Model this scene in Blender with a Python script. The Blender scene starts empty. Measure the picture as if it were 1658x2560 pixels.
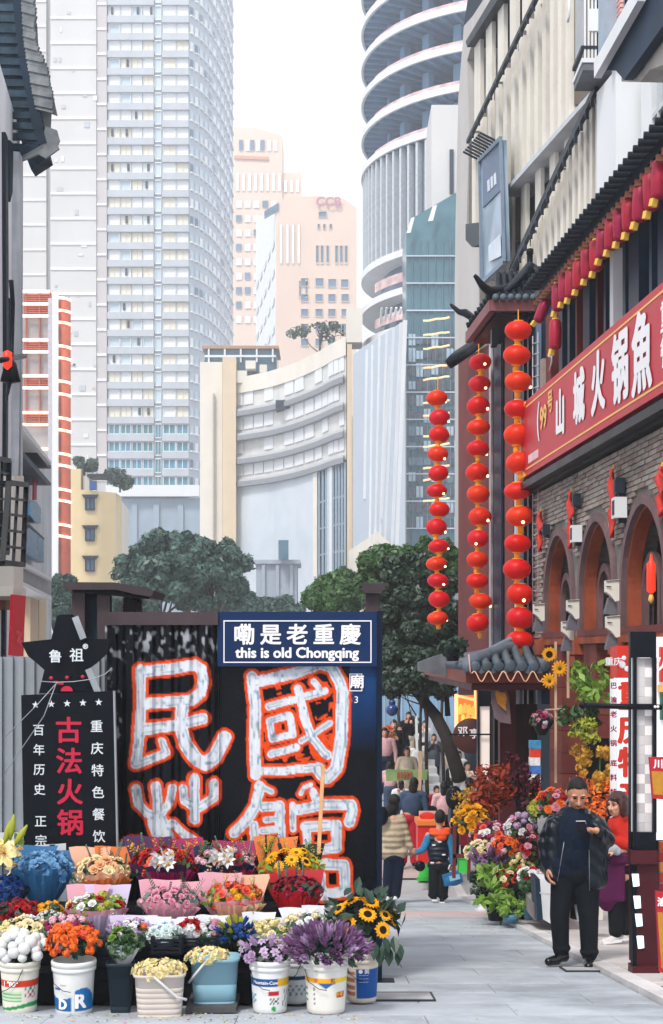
import bpy, bmesh, math, random
import numpy as np
from mathutils import Vector, Matrix, Euler
R = math.radians
random.seed(7)
SC = bpy.context.scene
COL = SC.collection
F = 3600.0; CX = 829.0; HY = 1640.0; CZ = 4.0     # lens in photo pixels, principal column, horizon row, eye height

# ---------------------------------------------------------------- camera, sky, sun, exposure
cam_d = bpy.data.cameras.new('camera')
cam = bpy.data.objects.new('camera', cam_d); COL.objects.link(cam)
cam_d.sensor_fit = 'VERTICAL'; cam_d.sensor_height = 36.0
cam_d.lens = F / 2560 * 36.0
cam_d.shift_y = (HY - 1280) / 2560
cam_d.clip_start = 0.1; cam_d.clip_end = 4000
cam.location = (0, 0, CZ); cam.rotation_euler = (R(90), 0, 0)
SC.camera = cam
world = bpy.data.worlds.new('World'); SC.world = world; world.use_nodes = True
nt = world.node_tree; nt.nodes.clear()
sky = nt.nodes.new('ShaderNodeTexSky'); sky.sky_type = 'NISHITA'; sky.sun_disc = False
sky.sun_elevation = R(52); sky.sun_rotation = R(208); sky.air_density = 1.0; sky.dust_density = 6.0; sky.ozone_density = 1.0
hs = nt.nodes.new('ShaderNodeHueSaturation'); hs.inputs['Saturation'].default_value = 0.30
bgd = nt.nodes.new('ShaderNodeBackground'); bgd.inputs['Strength'].default_value = 0.15
wo = nt.nodes.new('ShaderNodeOutputWorld')
cl = nt.nodes.new('ShaderNodeMix'); cl.data_type = 'RGBA'; cl.inputs[0].default_value = 0.8      # a closed, even cloud cover over the sky
cl.inputs[7].default_value = (7.0, 7.25, 7.7, 1)
nt.links.new(sky.outputs[0], hs.inputs['Color']); nt.links.new(hs.outputs[0], cl.inputs[6]); nt.links.new(cl.outputs[2], bgd.inputs['Color']); nt.links.new(bgd.outputs[0], wo.inputs['Surface'])
sun_d = bpy.data.lights.new('sun', 'SUN'); sun_d.energy = 2.4; sun_d.angle = R(12); sun_d.color = (1.0, 0.95, 0.88)
sun = bpy.data.objects.new('sun', sun_d); COL.objects.link(sun)
sun.location = (0, 0, 80)
SUN_AZ, SUN_EL = R(208), R(52)
sdir = Vector((math.sin(SUN_AZ) * math.cos(SUN_EL), math.cos(SUN_AZ) * math.cos(SUN_EL), math.sin(SUN_EL)))
sun.rotation_euler = (-sdir).to_track_quat('-Z', 'Y').to_euler()
SC.view_settings.view_transform = 'Standard'; SC.view_settings.look = 'None'
SC.view_settings.gamma = 1; SC.view_settings.use_curve_mapping = False
SC.view_settings.exposure = 0.28
SC.cycles.volume_step_rate = 4
SC.cycles.max_bounces = 6; SC.cycles.volume_bounces = 2; SC.cycles.diffuse_bounces = 3; SC.cycles.glossy_bounces = 2
SC.cycles.transparent_max_bounces = 6
SC.cycles.use_denoising = True

# ---------------------------------------------------------------- mapping photo pixels + distance to places
def P(x, y, d): return Vector(((x - CX) * d / F, d, CZ - (y - HY) * d / F))
def gz(d):         # height of the street, which falls away from the viewer and then levels out
    return CZ - (1.25 + 0.115 * d) if d < 23.9 else 0.0
def gd(y):      # distance at which the street shows on photo row y
    d = 1.25 / ((y - HY) / F - 0.115) if (y - HY) / F > 0.115 else 1e9
    return d if 0 < d < 23.9 else 4.0 * F / (y - HY)
def G(x, y):    # place on the street under a photo pixel
    d = gd(y); return Vector(((x - CX) * d / F, d, gz(d)))

# ---------------------------------------------------------------- materials
MATS = {}
def lin(c):
    return tuple(((v / 12.92) if v <= 0.04045 else ((v + 0.055) / 1.055) ** 2.4) for v in c)
def hexc(h):
    return lin(tuple(int(h[i:i + 2], 16) / 255 for i in (0, 2, 4)))
def mat(name, col, rough=0.7, metal=0.0, var=0.15, scale=3.0, bump=0.0, bscale=None, streak=0.0, emit=None, estr=0.0,
        trans=0.0, dirt=0.0, objvar=0.0, spec=None, col2=None, detail=6, sheen=0.0, coat=0.0):
    if name in MATS: return MATS[name]
    if isinstance(col, str): col = hexc(col)
    if spec is None: spec = 0.10 if max(col) < 0.03 else (0.18 if max(col) < 0.12 else 0.3)
    m = bpy.data.materials.new(name); m.use_nodes = True; MATS[name] = m
    n = m.node_tree.nodes; L = m.node_tree.links; b = n['Principled BSDF']
    b.inputs['Roughness'].default_value = rough; b.inputs['Metallic'].default_value = metal
    b.inputs['Specular IOR Level'].default_value = spec
    if coat: b.inputs['Coat Weight'].default_value = coat
    if sheen: b.inputs['Sheen Weight'].default_value = sheen
    tc = n.new('ShaderNodeTexCoord')
    src = tc.outputs['Object']
    no = n.new('ShaderNodeTexNoise'); no.inputs['Scale'].default_value = scale; no.inputs['Detail'].default_value = detail
    no.inputs['Roughness'].default_value = 0.62
    L.new(src, no.inputs['Vector'])
    rp = n.new('ShaderNodeValToRGB'); rp.color_ramp.elements[0].position = 0.3; rp.color_ramp.elements[1].position = 0.7
    c2 = hexc(col2) if isinstance(col2, str) else col2
    lo = tuple(max(0, v * (1 - var)) for v in col); hi = tuple(min(1, v * (1 + var)) for v in col) if c2 is None else c2
    rp.color_ramp.elements[0].color = (*lo, 1); rp.color_ramp.elements[1].color = (*hi, 1)
    L.new(no.outputs['Fac'], rp.inputs['Fac'])
    out = rp.outputs['Color']
    if streak:
        mp = n.new('ShaderNodeMapping'); mp.inputs['Scale'].default_value = (scale * 2.2, scale * 2.2, scale * 0.22)
        L.new(src, mp.inputs['Vector'])
        n2 = n.new('ShaderNodeTexNoise'); n2.inputs['Scale'].default_value = 1.0; n2.inputs['Detail'].default_value = 5
        L.new(mp.outputs[0], n2.inputs['Vector'])
        r2 = n.new('ShaderNodeMapRange'); r2.inputs['From Min'].default_value = 0.38; r2.inputs['From Max'].default_value = 0.68
        r2.inputs['To Min'].default_value = 1.0; r2.inputs['To Max'].default_value = 1 - streak
        L.new(n2.outputs['Fac'], r2.inputs['Value'])
        mx = n.new('ShaderNodeMix'); mx.data_type = 'RGBA'; mx.blend_type = 'MULTIPLY'; mx.inputs[0].default_value = 1.0
        L.new(out, mx.inputs[6]); L.new(r2.outputs[0], mx.inputs[7]); out = mx.outputs[2]
    if dirt:
        n3 = n.new('ShaderNodeTexNoise'); n3.inputs['Scale'].default_value = .8; n3.inputs['Detail'].default_value = 9; n3.inputs['Roughness'].default_value = .7
        gp3 = n.new('ShaderNodeNewGeometry'); L.new(gp3.outputs['Position'], n3.inputs['Vector'])
        r3 = n.new('ShaderNodeMapRange'); r3.inputs['From Min'].default_value = .46; r3.inputs['From Max'].default_value = .66; r3.inputs['To Min'].default_value = 1; r3.inputs['To Max'].default_value = 1 - dirt; L.new(n3.outputs['Fac'], r3.inputs['Value'])
        m3 = n.new('ShaderNodeMix'); m3.data_type = 'RGBA'; m3.blend_type = 'MULTIPLY'; m3.inputs[0].default_value = 1; L.new(out, m3.inputs[6]); L.new(r3.outputs[0], m3.inputs[7]); out = m3.outputs[2]
    if objvar:
        oi = n.new('ShaderNodeObjectInfo')
        h = n.new('ShaderNodeHueSaturation')
        mr = n.new('ShaderNodeMapRange'); mr.inputs['To Min'].default_value = 1 - objvar; mr.inputs['To Max'].default_value = 1 + objvar
        L.new(oi.outputs['Random'], mr.inputs['Value']); L.new(mr.outputs[0], h.inputs['Value']); L.new(out, h.inputs['Color'])
        mr2 = n.new('ShaderNodeMapRange'); mr2.inputs['To Min'].default_value = 0.5 - objvar * 0.06; mr2.inputs['To Max'].default_value = 0.5 + objvar * 0.06
        L.new(oi.outputs['Random'], mr2.inputs['Value']); L.new(mr2.outputs[0], h.inputs['Hue'])
        out = h.outputs['Color']
    L.new(out, b.inputs['Base Color'])
    rr = n.new('ShaderNodeMapRange'); rr.inputs['To Min'].default_value = max(0.02, rough - 0.12); rr.inputs['To Max'].default_value = min(1, rough + 0.12)
    L.new(no.outputs['Fac'], rr.inputs['Value']); L.new(rr.outputs[0], b.inputs['Roughness'])
    if bump:
        bn = n.new('ShaderNodeTexNoise'); bn.inputs['Scale'].default_value = bscale or scale * 8; bn.inputs['Detail'].default_value = 5
        L.new(src, bn.inputs['Vector'])
        bp = n.new('ShaderNodeBump'); bp.inputs['Strength'].default_value = bump; bp.inputs['Distance'].default_value = 0.02
        L.new(bn.outputs['Fac'], bp.inputs['Height']); L.new(bp.outputs[0], b.inputs['Normal'])
    if trans:
        tr = n.new('ShaderNodeBsdfTranslucent'); L.new(out, tr.inputs['Color'])
        ms = n.new('ShaderNodeMixShader'); ms.inputs[0].default_value = trans
        L.new(b.outputs[0], ms.inputs[1]); L.new(tr.outputs[0], ms.inputs[2])
        L.new(ms.outputs[0], n['Material Output'].inputs['Surface'])
    if emit is not None:
        e = hexc(emit) if isinstance(emit, str) else emit
        b.inputs['Emission Color'].default_value = (*e, 1); b.inputs['Emission Strength'].default_value = estr
    return m
def attr_mat(name, rough=0.5, bump=0.05, bscale=40, spec=0.14, var=0.06):
    """paint laid on by a colour attribute named paint"""
    if name in MATS: return MATS[name]
    m = bpy.data.materials.new(name); m.use_nodes = True; MATS[name] = m
    n = m.node_tree.nodes; L = m.node_tree.links; b = n['Principled BSDF']
    a = n.new('ShaderNodeAttribute'); a.attribute_name = 'paint'
    tc = n.new('ShaderNodeTexCoord'); no = n.new('ShaderNodeTexNoise'); no.inputs['Scale'].default_value = 9; no.inputs['Detail'].default_value = 6
    L.new(tc.outputs['Object'], no.inputs['Vector'])
    mr = n.new('ShaderNodeMapRange'); mr.inputs['To Min'].default_value = 1 - var * 2; mr.inputs['To Max'].default_value = 1 + var * 2
    L.new(no.outputs['Fac'], mr.inputs['Value'])
    mx = n.new('ShaderNodeMix'); mx.data_type = 'RGBA'; mx.blend_type = 'MULTIPLY'; mx.inputs[0].default_value = 1
    L.new(a.outputs['Color'], mx.inputs[6]); L.new(mr.outputs[0], mx.inputs[7]); L.new(mx.outputs[2], b.inputs['Base Color'])
    b.inputs['Roughness'].default_value = rough; b.inputs['Specular IOR Level'].default_value = spec
    if bump:
        bp = n.new('ShaderNodeBump'); bp.inputs['Strength'].default_value = bump; bp.inputs['Distance'].default_value = 0.02
        n2 = n.new('ShaderNodeTexNoise'); n2.inputs['Scale'].default_value = bscale
        L.new(tc.outputs['Object'], n2.inputs['Vector']); L.new(n2.outputs['Fac'], bp.inputs['Height']); L.new(bp.outputs[0], b.inputs['Normal'])
    return m

# ---------------------------------------------------------------- mesh building
class MB:
    def __init__(s): s.v = []; s.f = []; s.m = []; s.sm = []; s.c = []; s.cur = None
    def add(s, vs, fs, mi=0, smooth=False):
        o = len(s.v); s.v.extend([tuple(v) for v in vs])
        for f in fs:
            s.f.append(tuple(i + o for i in f)); s.m.append(mi); s.sm.append(smooth)
            if s.cur is not None: s.c.append(s.cur)
        return s
    def box(s, c, d, rz=0.0, mi=0, M=None):
        x, y, z = d[0] / 2, d[1] / 2, d[2] / 2
        vs = [Vector(p) for p in ((-x, -y, -z), (x, -y, -z), (x, y, -z), (-x, y, -z), (-x, -y, z), (x, -y, z), (x, y, z), (-x, y, z))]
        if M is not None: vs = [M @ v for v in vs]
        elif rz:
            ca, sa = math.cos(rz), math.sin(rz); vs = [Vector((v.x * ca - v.y * sa, v.x * sa + v.y * ca, v.z)) for v in vs]
        c = Vector(c); return s.add([v + c for v in vs], [(0, 3, 2, 1), (4, 5, 6, 7), (0, 1, 5, 4), (1, 2, 6, 5), (2, 3, 7, 6), (3, 0, 4, 7)], mi)
    def b2(s, a, b, mi=0):      # box between two corners
        a = Vector(a); b = Vector(b); return s.box((a + b) / 2, [max(1e-4, abs(q)) for q in (b - a)], 0, mi)
    def hexa(s, lo, hi, mi=0):   # 4 bottom + 4 top corners
        return s.add(list(lo) + list(hi), [(0, 3, 2, 1), (4, 5, 6, 7), (0, 1, 5, 4), (1, 2, 6, 5), (2, 3, 7, 6), (3, 0, 4, 7)], mi)
    def quad(s, a, b, c, d, mi=0): return s.add([a, b, c, d], [(0, 1, 2, 3)], mi)
    def bar(s, a, b, w, h=None, mi=0, up=(0, 0, 1)):   # rectangular bar from a to b
        a = Vector(a); b = Vector(b); h = h or w; t = (b - a)
        if t.length < 1e-6: return s
        t.normalize(); u = Vector(up)
        if abs(t.dot(u)) > 0.98: u = Vector((0, 1, 0))
        r = t.cross(u).normalized(); u = r.cross(t)
        q = [r * (w / 2) * i + u * (h / 2) * j for i, j in ((-1, -1), (1, -1), (1, 1), (-1, 1))]
        return s.hexa([a + k for k in q], [b + k for k in q], mi)
    def tube(s, pts, rad, n=6, mi=0, caps=True, smooth=True):
        pts = [Vector(p) for p in pts]; rs = rad if isinstance(rad, (list, tuple)) else [rad] * len(pts)
        vs = []; pr = None
        for i, p in enumerate(pts):
            t = (pts[min(i + 1, len(pts) - 1)] - pts[max(i - 1, 0)])
            t = t.normalized() if t.length > 1e-9 else Vector((0, 0, 1))
            if pr is None:
                u = Vector((0, 0, 1)) if abs(t.z) < 0.9 else Vector((0, 1, 0))
                r = t.cross(u).normalized()
            else:
                r = (pr - t * pr.dot(t)); r = r.normalized() if r.length > 1e-6 else t.orthogonal().normalized()
            pr = r; u = t.cross(r)
            for k in range(n):
                a = 2 * math.pi * k / n; vs.append(p + (r * math.cos(a) + u * math.sin(a)) * rs[i])
        fs = []
        for i in range(len(pts) - 1):
            for k in range(n): fs.append((i * n + k, i * n + (k + 1) % n, (i + 1) * n + (k + 1) % n, (i + 1) * n + k))
        if caps: fs.append(tuple(range(n - 1, -1, -1))); fs.append(tuple((len(pts) - 1) * n + k for k in range(n)))
        return s.add(vs, fs, mi, smooth)
    def lathe(s, prof, n=16, c=(0, 0, 0), mi=0, smooth=True, sq=None, ax=1.0):  # prof: (r,z); sq: superellipse power
        c = Vector(c); vs = []
        for r, z in prof:
            for k in range(n):
                a = 2 * math.pi * k / n; ca, sa = math.cos(a), math.sin(a)
                if sq: q = (abs(ca) ** sq + abs(sa) ** sq) ** (-1 / sq); ca *= q; sa *= q
                vs.append(c + Vector((r * ca * ax, r * sa, z)))
        fs = []
        for i in range(len(prof) - 1):
            for k in range(n): fs.append((i * n + k, i * n + (k + 1) % n, (i + 1) * n + (k + 1) % n, (i + 1) * n + k))
        if prof[0][0] > 1e-4: fs.append(tuple(range(n - 1, -1, -1)))
        if prof[-1][0] > 1e-4: fs.append(tuple((len(prof) - 1) * n + k for k in range(n)))
        return s.add(vs, fs, mi, smooth)
    def prism(s, poly, t, M=None, mi=0):   # poly (x,z) in the XZ plane, thickness t along +y
        n = len(poly); vs = [Vector((x, 0, z)) for x, z in poly] + [Vector((x, t, z)) for x, z in poly]
        if M is not None: vs = [M @ v for v in vs]
        fs = [tuple(range(n)), tuple(range(2 * n - 1, n - 1, -1))] + [(i, i + n, (i + 1) % n + n, (i + 1) % n) for i in range(n)]
        return s.add(vs, fs, mi)
    def grid(s, fn, nu, nv, mi=0, smooth=False, flip=False):
        vs = [fn(i / nu, j / nv) for j in range(nv + 1) for i in range(nu + 1)]
        w = nu + 1
        fs = [((j * w + i), (j * w + i + 1), ((j + 1) * w + i + 1), ((j + 1) * w + i)) for j in range(nv) for i in range(nu)]
        if flip: fs = [f[::-1] for f in fs]
        return s.add(vs, fs, mi, smooth)
    def xf(s, M): s.v = [tuple(M @ Vector(v)) for v in s.v]; return s
    def mesh(s, name, mats):
        me = bpy.data.meshes.new(name); me.from_pydata(s.v, [], s.f)
        for m in (mats if isinstance(mats, (list, tuple)) else [mats]): me.materials.append(m)
        me.polygons.foreach_set('material_index', s.m); me.polygons.foreach_set('use_smooth', s.sm)
        if s.c and len(s.c) == len(s.f):
            ca = me.color_attributes.new('paint', 'FLOAT_COLOR', 'CORNER'); arr = []
            for f, c in zip(s.f, s.c): arr.extend(list(c) + [1.0] if len(c) == 3 else list(c) for _ in f)
            ca.data.foreach_set('color', np.array(arr, dtype=np.float32).ravel())
        me.validate(); me.update(); return me

def link(name, data, parent=None, loc=None, rot=None, scale=None):
    o = bpy.data.objects.new(name, data); COL.objects.link(o)
    if parent is not None: o.parent = parent
    if loc is not None: o.location = loc
    if rot is not None: o.rotation_euler = rot
    if scale is not None: o.scale = (scale,) * 3 if isinstance(scale, (int, float)) else scale
    return o
def tag(o, label=None, cat=None, group=None, kind=None):
    if label: o['label'] = label
    if cat: o['category'] = cat
    if group: o['group'] = group
    if kind: o['kind'] = kind
    return o
def thing(name, label, cat, loc=(0, 0, 0), rz=0.0, group=None):
    o = link(name, None, loc=Vector(loc)); o.rotation_euler = (0, 0, rz)
    return tag(o, label, cat, group)
def obj(name, mb, mats, parent=None, world=True, label=None, kind=None):
    """link a builder as ONE mesh object; world=True: its points are world points, moved into the parent's frame"""
    me = mb.mesh(name, mats) if isinstance(mb, MB) else mb
    if parent is not None and world:
        top = parent; Mx = Matrix.Identity(4)
        while top is not None:
            Mx = Matrix.LocRotScale(top.location, top.rotation_euler, top.scale) @ Mx; top = top.parent
        me.transform(Mx.inverted())
    o = link(name, me, parent)
    if label: o['label'] = label
    if kind: o['kind'] = kind
    return o
def struct(name, mb, mats, parent=None):
    o = obj(name, mb, mats, parent); o['kind'] = 'structure'; return o
def copy_tree(o, parent=None):
    c = o.copy(); COL.objects.link(c)
    if parent is not None: c.parent = parent
    for ch in list(o.children): copy_tree(ch, c)
    return c
def sphere(mb, c, r, nu=10, nv=6, mi=0, sz=(1, 1, 1)):
    prof = [(max(1e-5, math.sin(math.pi * j / nv)) , -math.cos(math.pi * j / nv)) for j in range(nv + 1)]
    vs = []; c = Vector(c)
    for rr, z in prof:
        for k in range(nu):
            a = 2 * math.pi * k / nu; vs.append(c + Vector((rr * math.cos(a) * r * sz[0], rr * math.sin(a) * r * sz[1], z * r * sz[2])))
    fs = [(i * nu + k, i * nu + (k + 1) % nu, (i + 1) * nu + (k + 1) % nu, (i + 1) * nu + k) for i in range(nv) for k in range(nu)]
    return mb.add(vs, fs, mi, True)
_TXT = {}
def text_mb(body, size=1.0, bold=0.0, depth=0.004, align='CENTER', space=1.0, sx=1.0, lsp=1.0):
    """lettering as a thin solid in the XZ plane (front towards -Y); bold thickens by laying shifted copies"""
    key = (body, round(bold / size, 4), align, space, lsp)
    if key not in _TXT:
        cu = bpy.data.curves.new('lettering', 'FONT'); cu.body = body; cu.align_x = align; cu.align_y = 'CENTER'
        cu.size = 1.0; cu.space_character = space; cu.space_line = lsp; cu.resolution_u = 3
        o = bpy.data.objects.new('lettering', cu); COL.objects.link(o); bpy.context.view_layer.update()
        dg = bpy.context.evaluated_depsgraph_get(); me = bpy.data.meshes.new_from_object(o.evaluated_get(dg))
        _TXT[key] = ([tuple(v.co) for v in me.vertices], [tuple(p.vertices) for p in me.polygons])
        bpy.data.objects.remove(o); bpy.data.curves.remove(cu)
    vs, fs = _TXT[key]; mb = MB(); b = bold
    offs = [(0, 0)] if not b else [(-b, 0), (b, 0), (0, b * .8), (0, -b * .8), (b * .7, b * .6), (-b * .7, -b * .6), (-b * .7, b * .6), (b * .7, -b * .6)]
    for i, (ox, oz) in enumerate(offs):
        mb.add([(v[0] * size * sx + ox, -depth - i * 0.00012 * max(1, size), v[1] * size + oz) for v in vs], fs)
    return mb
def lettering(name, body, size, M, m, parent, **k):
    mb = text_mb(body, size, **k); mb.xf(M); return obj(name, mb, m, parent)
def place(loc, rz=0.0): return Matrix.Translation(Vector(loc)) @ Matrix.Rotation(rz, 4, 'Z')

def leaf_mat(name, c1, c2, rough=0.45, trans=0.25, spec=0.5):
    """two tones of leaf or petal chosen per island"""
    if name in MATS: return MATS[name]
    if isinstance(c1, str): c1 = hexc(c1)
    if isinstance(c2, str): c2 = hexc(c2)
    m = bpy.data.materials.new(name); m.use_nodes = True; MATS[name] = m
    n = m.node_tree.nodes; L = m.node_tree.links; b = n['Principled BSDF']
    g = n.new('ShaderNodeNewGeometry'); oi = n.new('ShaderNodeObjectInfo')
    ad = n.new('ShaderNodeMath'); ad.operation = 'ADD'; L.new(g.outputs['Random Per Island'], ad.inputs[0]); L.new(oi.outputs['Random'], ad.inputs[1])
    fr = n.new('ShaderNodeMath'); fr.operation = 'FRACT'; L.new(ad.outputs[0], fr.inputs[0])
    tc = n.new('ShaderNodeTexCoord'); no = n.new('ShaderNodeTexNoise'); no.inputs['Scale'].default_value = 0.9
    L.new(tc.outputs['Object'], no.inputs['Vector'])
    rp = n.new('ShaderNodeValToRGB'); rp.color_ramp.elements[0].color = (*c1, 1); rp.color_ramp.elements[1].color = (*c2, 1)
    av = n.new('ShaderNodeMath'); av.operation = 'MULTIPLY_ADD'; av.inputs[1].default_value = 0.55
    m2 = n.new('ShaderNodeMath'); m2.operation = 'MULTIPLY'; m2.inputs[1].default_value = 0.5
    L.new(no.outputs['Fac'], m2.inputs[0]); L.new(fr.outputs[0], av.inputs[0]); L.new(m2.outputs[0], av.inputs[2])
    L.new(av.outputs[0], rp.inputs['Fac']); L.new(rp.outputs['Color'], b.inputs['Base Color'])
    b.inputs['Roughness'].default_value = rough; b.inputs['Specular IOR Level'].default_value = spec
    if trans:
        tr = n.new('ShaderNodeBsdfTranslucent'); L.new(rp.outputs['Color'], tr.inputs['Color'])
        ms = n.new('ShaderNodeMixShader'); ms.inputs[0].default_value = trans
        L.new(b.outputs[0], ms.inputs[1]); L.new(tr.outputs[0], ms.inputs[2]); L.new(ms.outputs[0], n['Material Output'].inputs['Surface'])
    return m
def leaf_mesh(name, blobs, per, size, m, seed=1, flat=0.5, aspect=0.5, inner=0.25, droop=0.0):
    """leaves of 4 corners spread over the skins of many blobs (cx,cy,cz,r); one mesh"""
    rg = np.random.default_rng(seed)
    B = np.array(blobs, dtype=float)
    w = B[:, 3] ** 2; cnt = np.maximum(3, (per * w / w.mean()).astype(int))
    idx = np.repeat(np.arange(len(B)), cnt); n = len(idx)
    d = rg.normal(size=(n, 3)); d /= np.linalg.norm(d, axis=1)[:, None]
    rad = B[idx, 3] * (1 - inner * rg.random(n) ** 1.5) * (1 + 0.12 * rg.normal(size=n))
    c = B[idx, :3] + d * rad[:, None] * np.array([1, 1, 0.85])
    nrm = d + flat * rg.normal(size=(n, 3)); nrm[:, 2] += 0.25; nrm /= np.linalg.norm(nrm, axis=1)[:, None]
    t = np.cross(nrm, rg.normal(size=(n, 3))); t /= np.linalg.norm(t, axis=1)[:, None]
    t[:, 2] -= droop; t /= np.linalg.norm(t, axis=1)[:, None]
    u = np.cross(nrm, t); u /= np.linalg.norm(u, axis=1)[:, None]
    s = size * (0.6 + 0.8 * rg.random(n))[:, None]
    v = np.stack([c - t * s, c + u * s * aspect + nrm * s * 0.15, c + t * s, c - u * s * aspect + nrm * s * 0.15], axis=1).reshape(-1, 3)
    me = bpy.data.meshes.new(name); me.vertices.add(4 * n); me.vertices.foreach_set('co', v.ravel())
    me.loops.add(4 * n); me.loops.foreach_set('vertex_index', np.arange(4 * n, dtype=np.int32))
    me.polygons.add(n); me.polygons.foreach_set('loop_start', np.arange(0, 4 * n, 4, dtype=np.int32))
    me.materials.append(m); me.update(calc_edges=True); me.validate(); return me
def crown_blobs(c, rx, ry, rz, n, r, seed):
    rg = random.Random(seed); out = []
    while len(out) < n:
        a = Vector((rg.gauss(0, 1), rg.gauss(0, 1), rg.gauss(0, 1)))
        if a.length < 0.1: continue
        a.normalize(); k = rg.uniform(0.25, 1.0) ** 0.5
        if a.z < -0.55: continue
        out.append((c[0] + a.x * rx * k, c[1] + a.y * ry * k, c[2] + a.z * rz * k, r * rg.uniform(0.6, 1.25)))
    return out
def tree(name, label, base, h, cr, blobs, per, size, m, bark, seed, group=None, trunk_r=0.2, lean=(0, 0), cat='tree', **kw):
    t = thing(name, label, cat, base, 0, group)
    mb = MB(); b = Vector(base); rg = random.Random(seed)
    top = Vector((b.x + lean[0], b.y + lean[1], b.z + h))
    pts = [b, b.lerp(top, 0.35) + Vector((rg.uniform(-.1, .1), 0, 0)) * h * .3, b.lerp(top, 0.7), top]
    mb.tube(pts, [trunk_r * 1.25, trunk_r, trunk_r * .75, trunk_r * .45], 8)
    obj('trunk', mb, bark, t)
    step = max(1, len(blobs) // 9)
    for bl in blobs[::step]:
        l = MB(); s = pts[1].lerp(pts[3], rg.uniform(.2, 1)); e = Vector(bl[:3]); mid = s.lerp(e, .5) + Vector((0, 0, -.06 * (e - s).length))
        l.tube([s, mid, e], [trunk_r * .45, trunk_r * .28, trunk_r * .1], 5, caps=False); obj('limb', l, bark, t)
    obj('crown', leaf_mesh('crown', blobs, per, size, m, seed, **kw), m, t)
    return t
def street_pl(K, v=581.0, off=0.0):
    """vertical plane along a building line: photo pixel -> place on it"""
    def f(x, y, o=0.0):
        Ko = K - 3600 * off if K > 0 else K + 3600 * off      # the plane moved out towards the street
        d = Ko / (x - v); p = P(x, y, d); n = NRM(v, K); return p + n * o
    return f
def NRM(v, K):      # unit normal of that plane, pointing to the street
    dr = Vector(((v - CX) / F, 1, 0)).normalized(); n = Vector((-dr.y, dr.x, 0)); return n if K > 0 else -n
def slab(mb, poly, pl, t, mi=0, back=True):
    """solid of thickness t whose front outline shows at the given photo pixels on plane pl (pl(x,y,o))"""
    n = len(poly); a = [pl(x, y, 0) for x, y in poly]; b = [pl(x, y, -t) for x, y in poly]
    fs = [tuple(range(n)), tuple(range(2 * n - 1, n - 1, -1))] + [(i, i + n, (i + 1) % n + n, (i + 1) % n) for i in range(n)]
    mb.add(a + b, fs, mi)
    return mb
def flat_pl(d):
    def f(x, y, o=0.0):      # a wall square to the view; +o comes towards the viewer
        p = P(x, y, d); p.y -= o; return p
    return f
# ================================================================ street, plaza, kerb, sky air
M_pave = mat('pale_grey_stone', 'a4abb4', 0.72, var=0.10, scale=0.9, bump=0.25, bscale=60, objvar=0.025, col2='b4bac2', dirt=.36)
M_pink = mat('pink_granite', 'bba6a2', 0.7, var=0.1, scale=1.2, bump=0.25, bscale=60, objvar=0.04)
M_joint = mat('joint_mortar', '8b8c90', 0.9, var=0.15, scale=2, bump=0.3, bscale=30)
M_kerb = mat('kerb_granite', 'c6c3c4', 0.75, var=0.1, scale=2, bump=0.2, bscale=50, objvar=0.04, dirt=.25)
def kerbX(d): return 2.08 + 0.012 * (24 - d) if d > 9 else 2.26
g = MB()
ys = [-30, 0, 6, 12, 18, 23.9, 60, 200, 620]
for j in range(len(ys) - 1):
    a, b = ys[j], ys[j + 1]; x = 200
    g.add([(-x, a, gz(a) - .03), (x, a, gz(a) - .03), (x, b, gz(b) - .03), (-x, b, gz(b) - .03)], [(0, 1, 2, 3)])
street = struct('street', g, mat('plaza_paving', 'a6a5a8', 0.8, var=0.12, scale=0.25, bump=0.2, bscale=4, dirt=.2))
slope = -math.atan(0.115)
def paver(w, l, t=0.03):
    mb = MB(); b = 0.003
    mb.add([(-w / 2, -l / 2, -t), (w / 2, -l / 2, -t), (w / 2, l / 2, -t), (-w / 2, l / 2, -t),
            (-w / 2, -l / 2, -b), (w / 2, -l / 2, -b), (w / 2, l / 2, -b), (-w / 2, l / 2, -b),
            (-w / 2 + b, -l / 2 + b, 0), (w / 2 - b, -l / 2 + b, 0), (w / 2 - b, l / 2 - b, 0), (-w / 2 + b, l / 2 - b, 0)],
           [(0, 1, 5, 4), (1, 2, 6, 5), (2, 3, 7, 6), (3, 0, 4, 7), (4, 5, 9, 8), (5, 6, 10, 9), (6, 7, 11, 10), (7, 4, 8, 11), (8, 9, 10, 11)])
    return mb
pv = paver(1.196, .596).mesh('paving_slab', M_pave); pvp = paver(1.196, .596).mesh('paving_slab', M_pink)
rg = random.Random(3); k = 0; d = 6.6
while d < 23.7:
    off = 0.6 if k % 2 else 0.0
    pink = 19.2 < d < 20.4
    x = -4.8 + off
    while x + .6 < kerbX(d):
        cxx = x
        if abs(cxx) / d < .27:
            link('paving_slab', pvp if pink else pv, street, (cxx, d, gz(d) + rg.uniform(-.0015, .0015)), (slope + rg.uniform(-.001, .001), 0, 0))
        x += 1.2
    # cut slab up to the kerb
    xl = x - .6; xr = kerbX(d) - .004
    if xr - xl > .06: link('paving_slab', pvp if pink else pv, street, ((xl + xr) / 2, d, gz(d)), (slope, 0, 0), ((xr - xl) / 1.2, 1, 1))
    d += .6; k += 1
ks = MB(); ks.box((0, 0, -.03), (.16, .99, .11)); kme = ks.mesh('kerb_stone', M_kerb)
d = 7.0
while d < 40:
    sl = slope if d < 23.9 else 0
    link('kerb_stone', kme, street, (kerbX(d) + .085, d, gz(d) + .02), (sl, 0, 0.012)); d += 1.0
tm = paver(.797, .597).mesh('pavement_tile', mat('sidewalk_stone', 'bcb6b4', 0.75, var=0.1, scale=1.5, bump=0.25, bscale=60, objvar=0.04, dirt=.25))
d = 6.9
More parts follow.
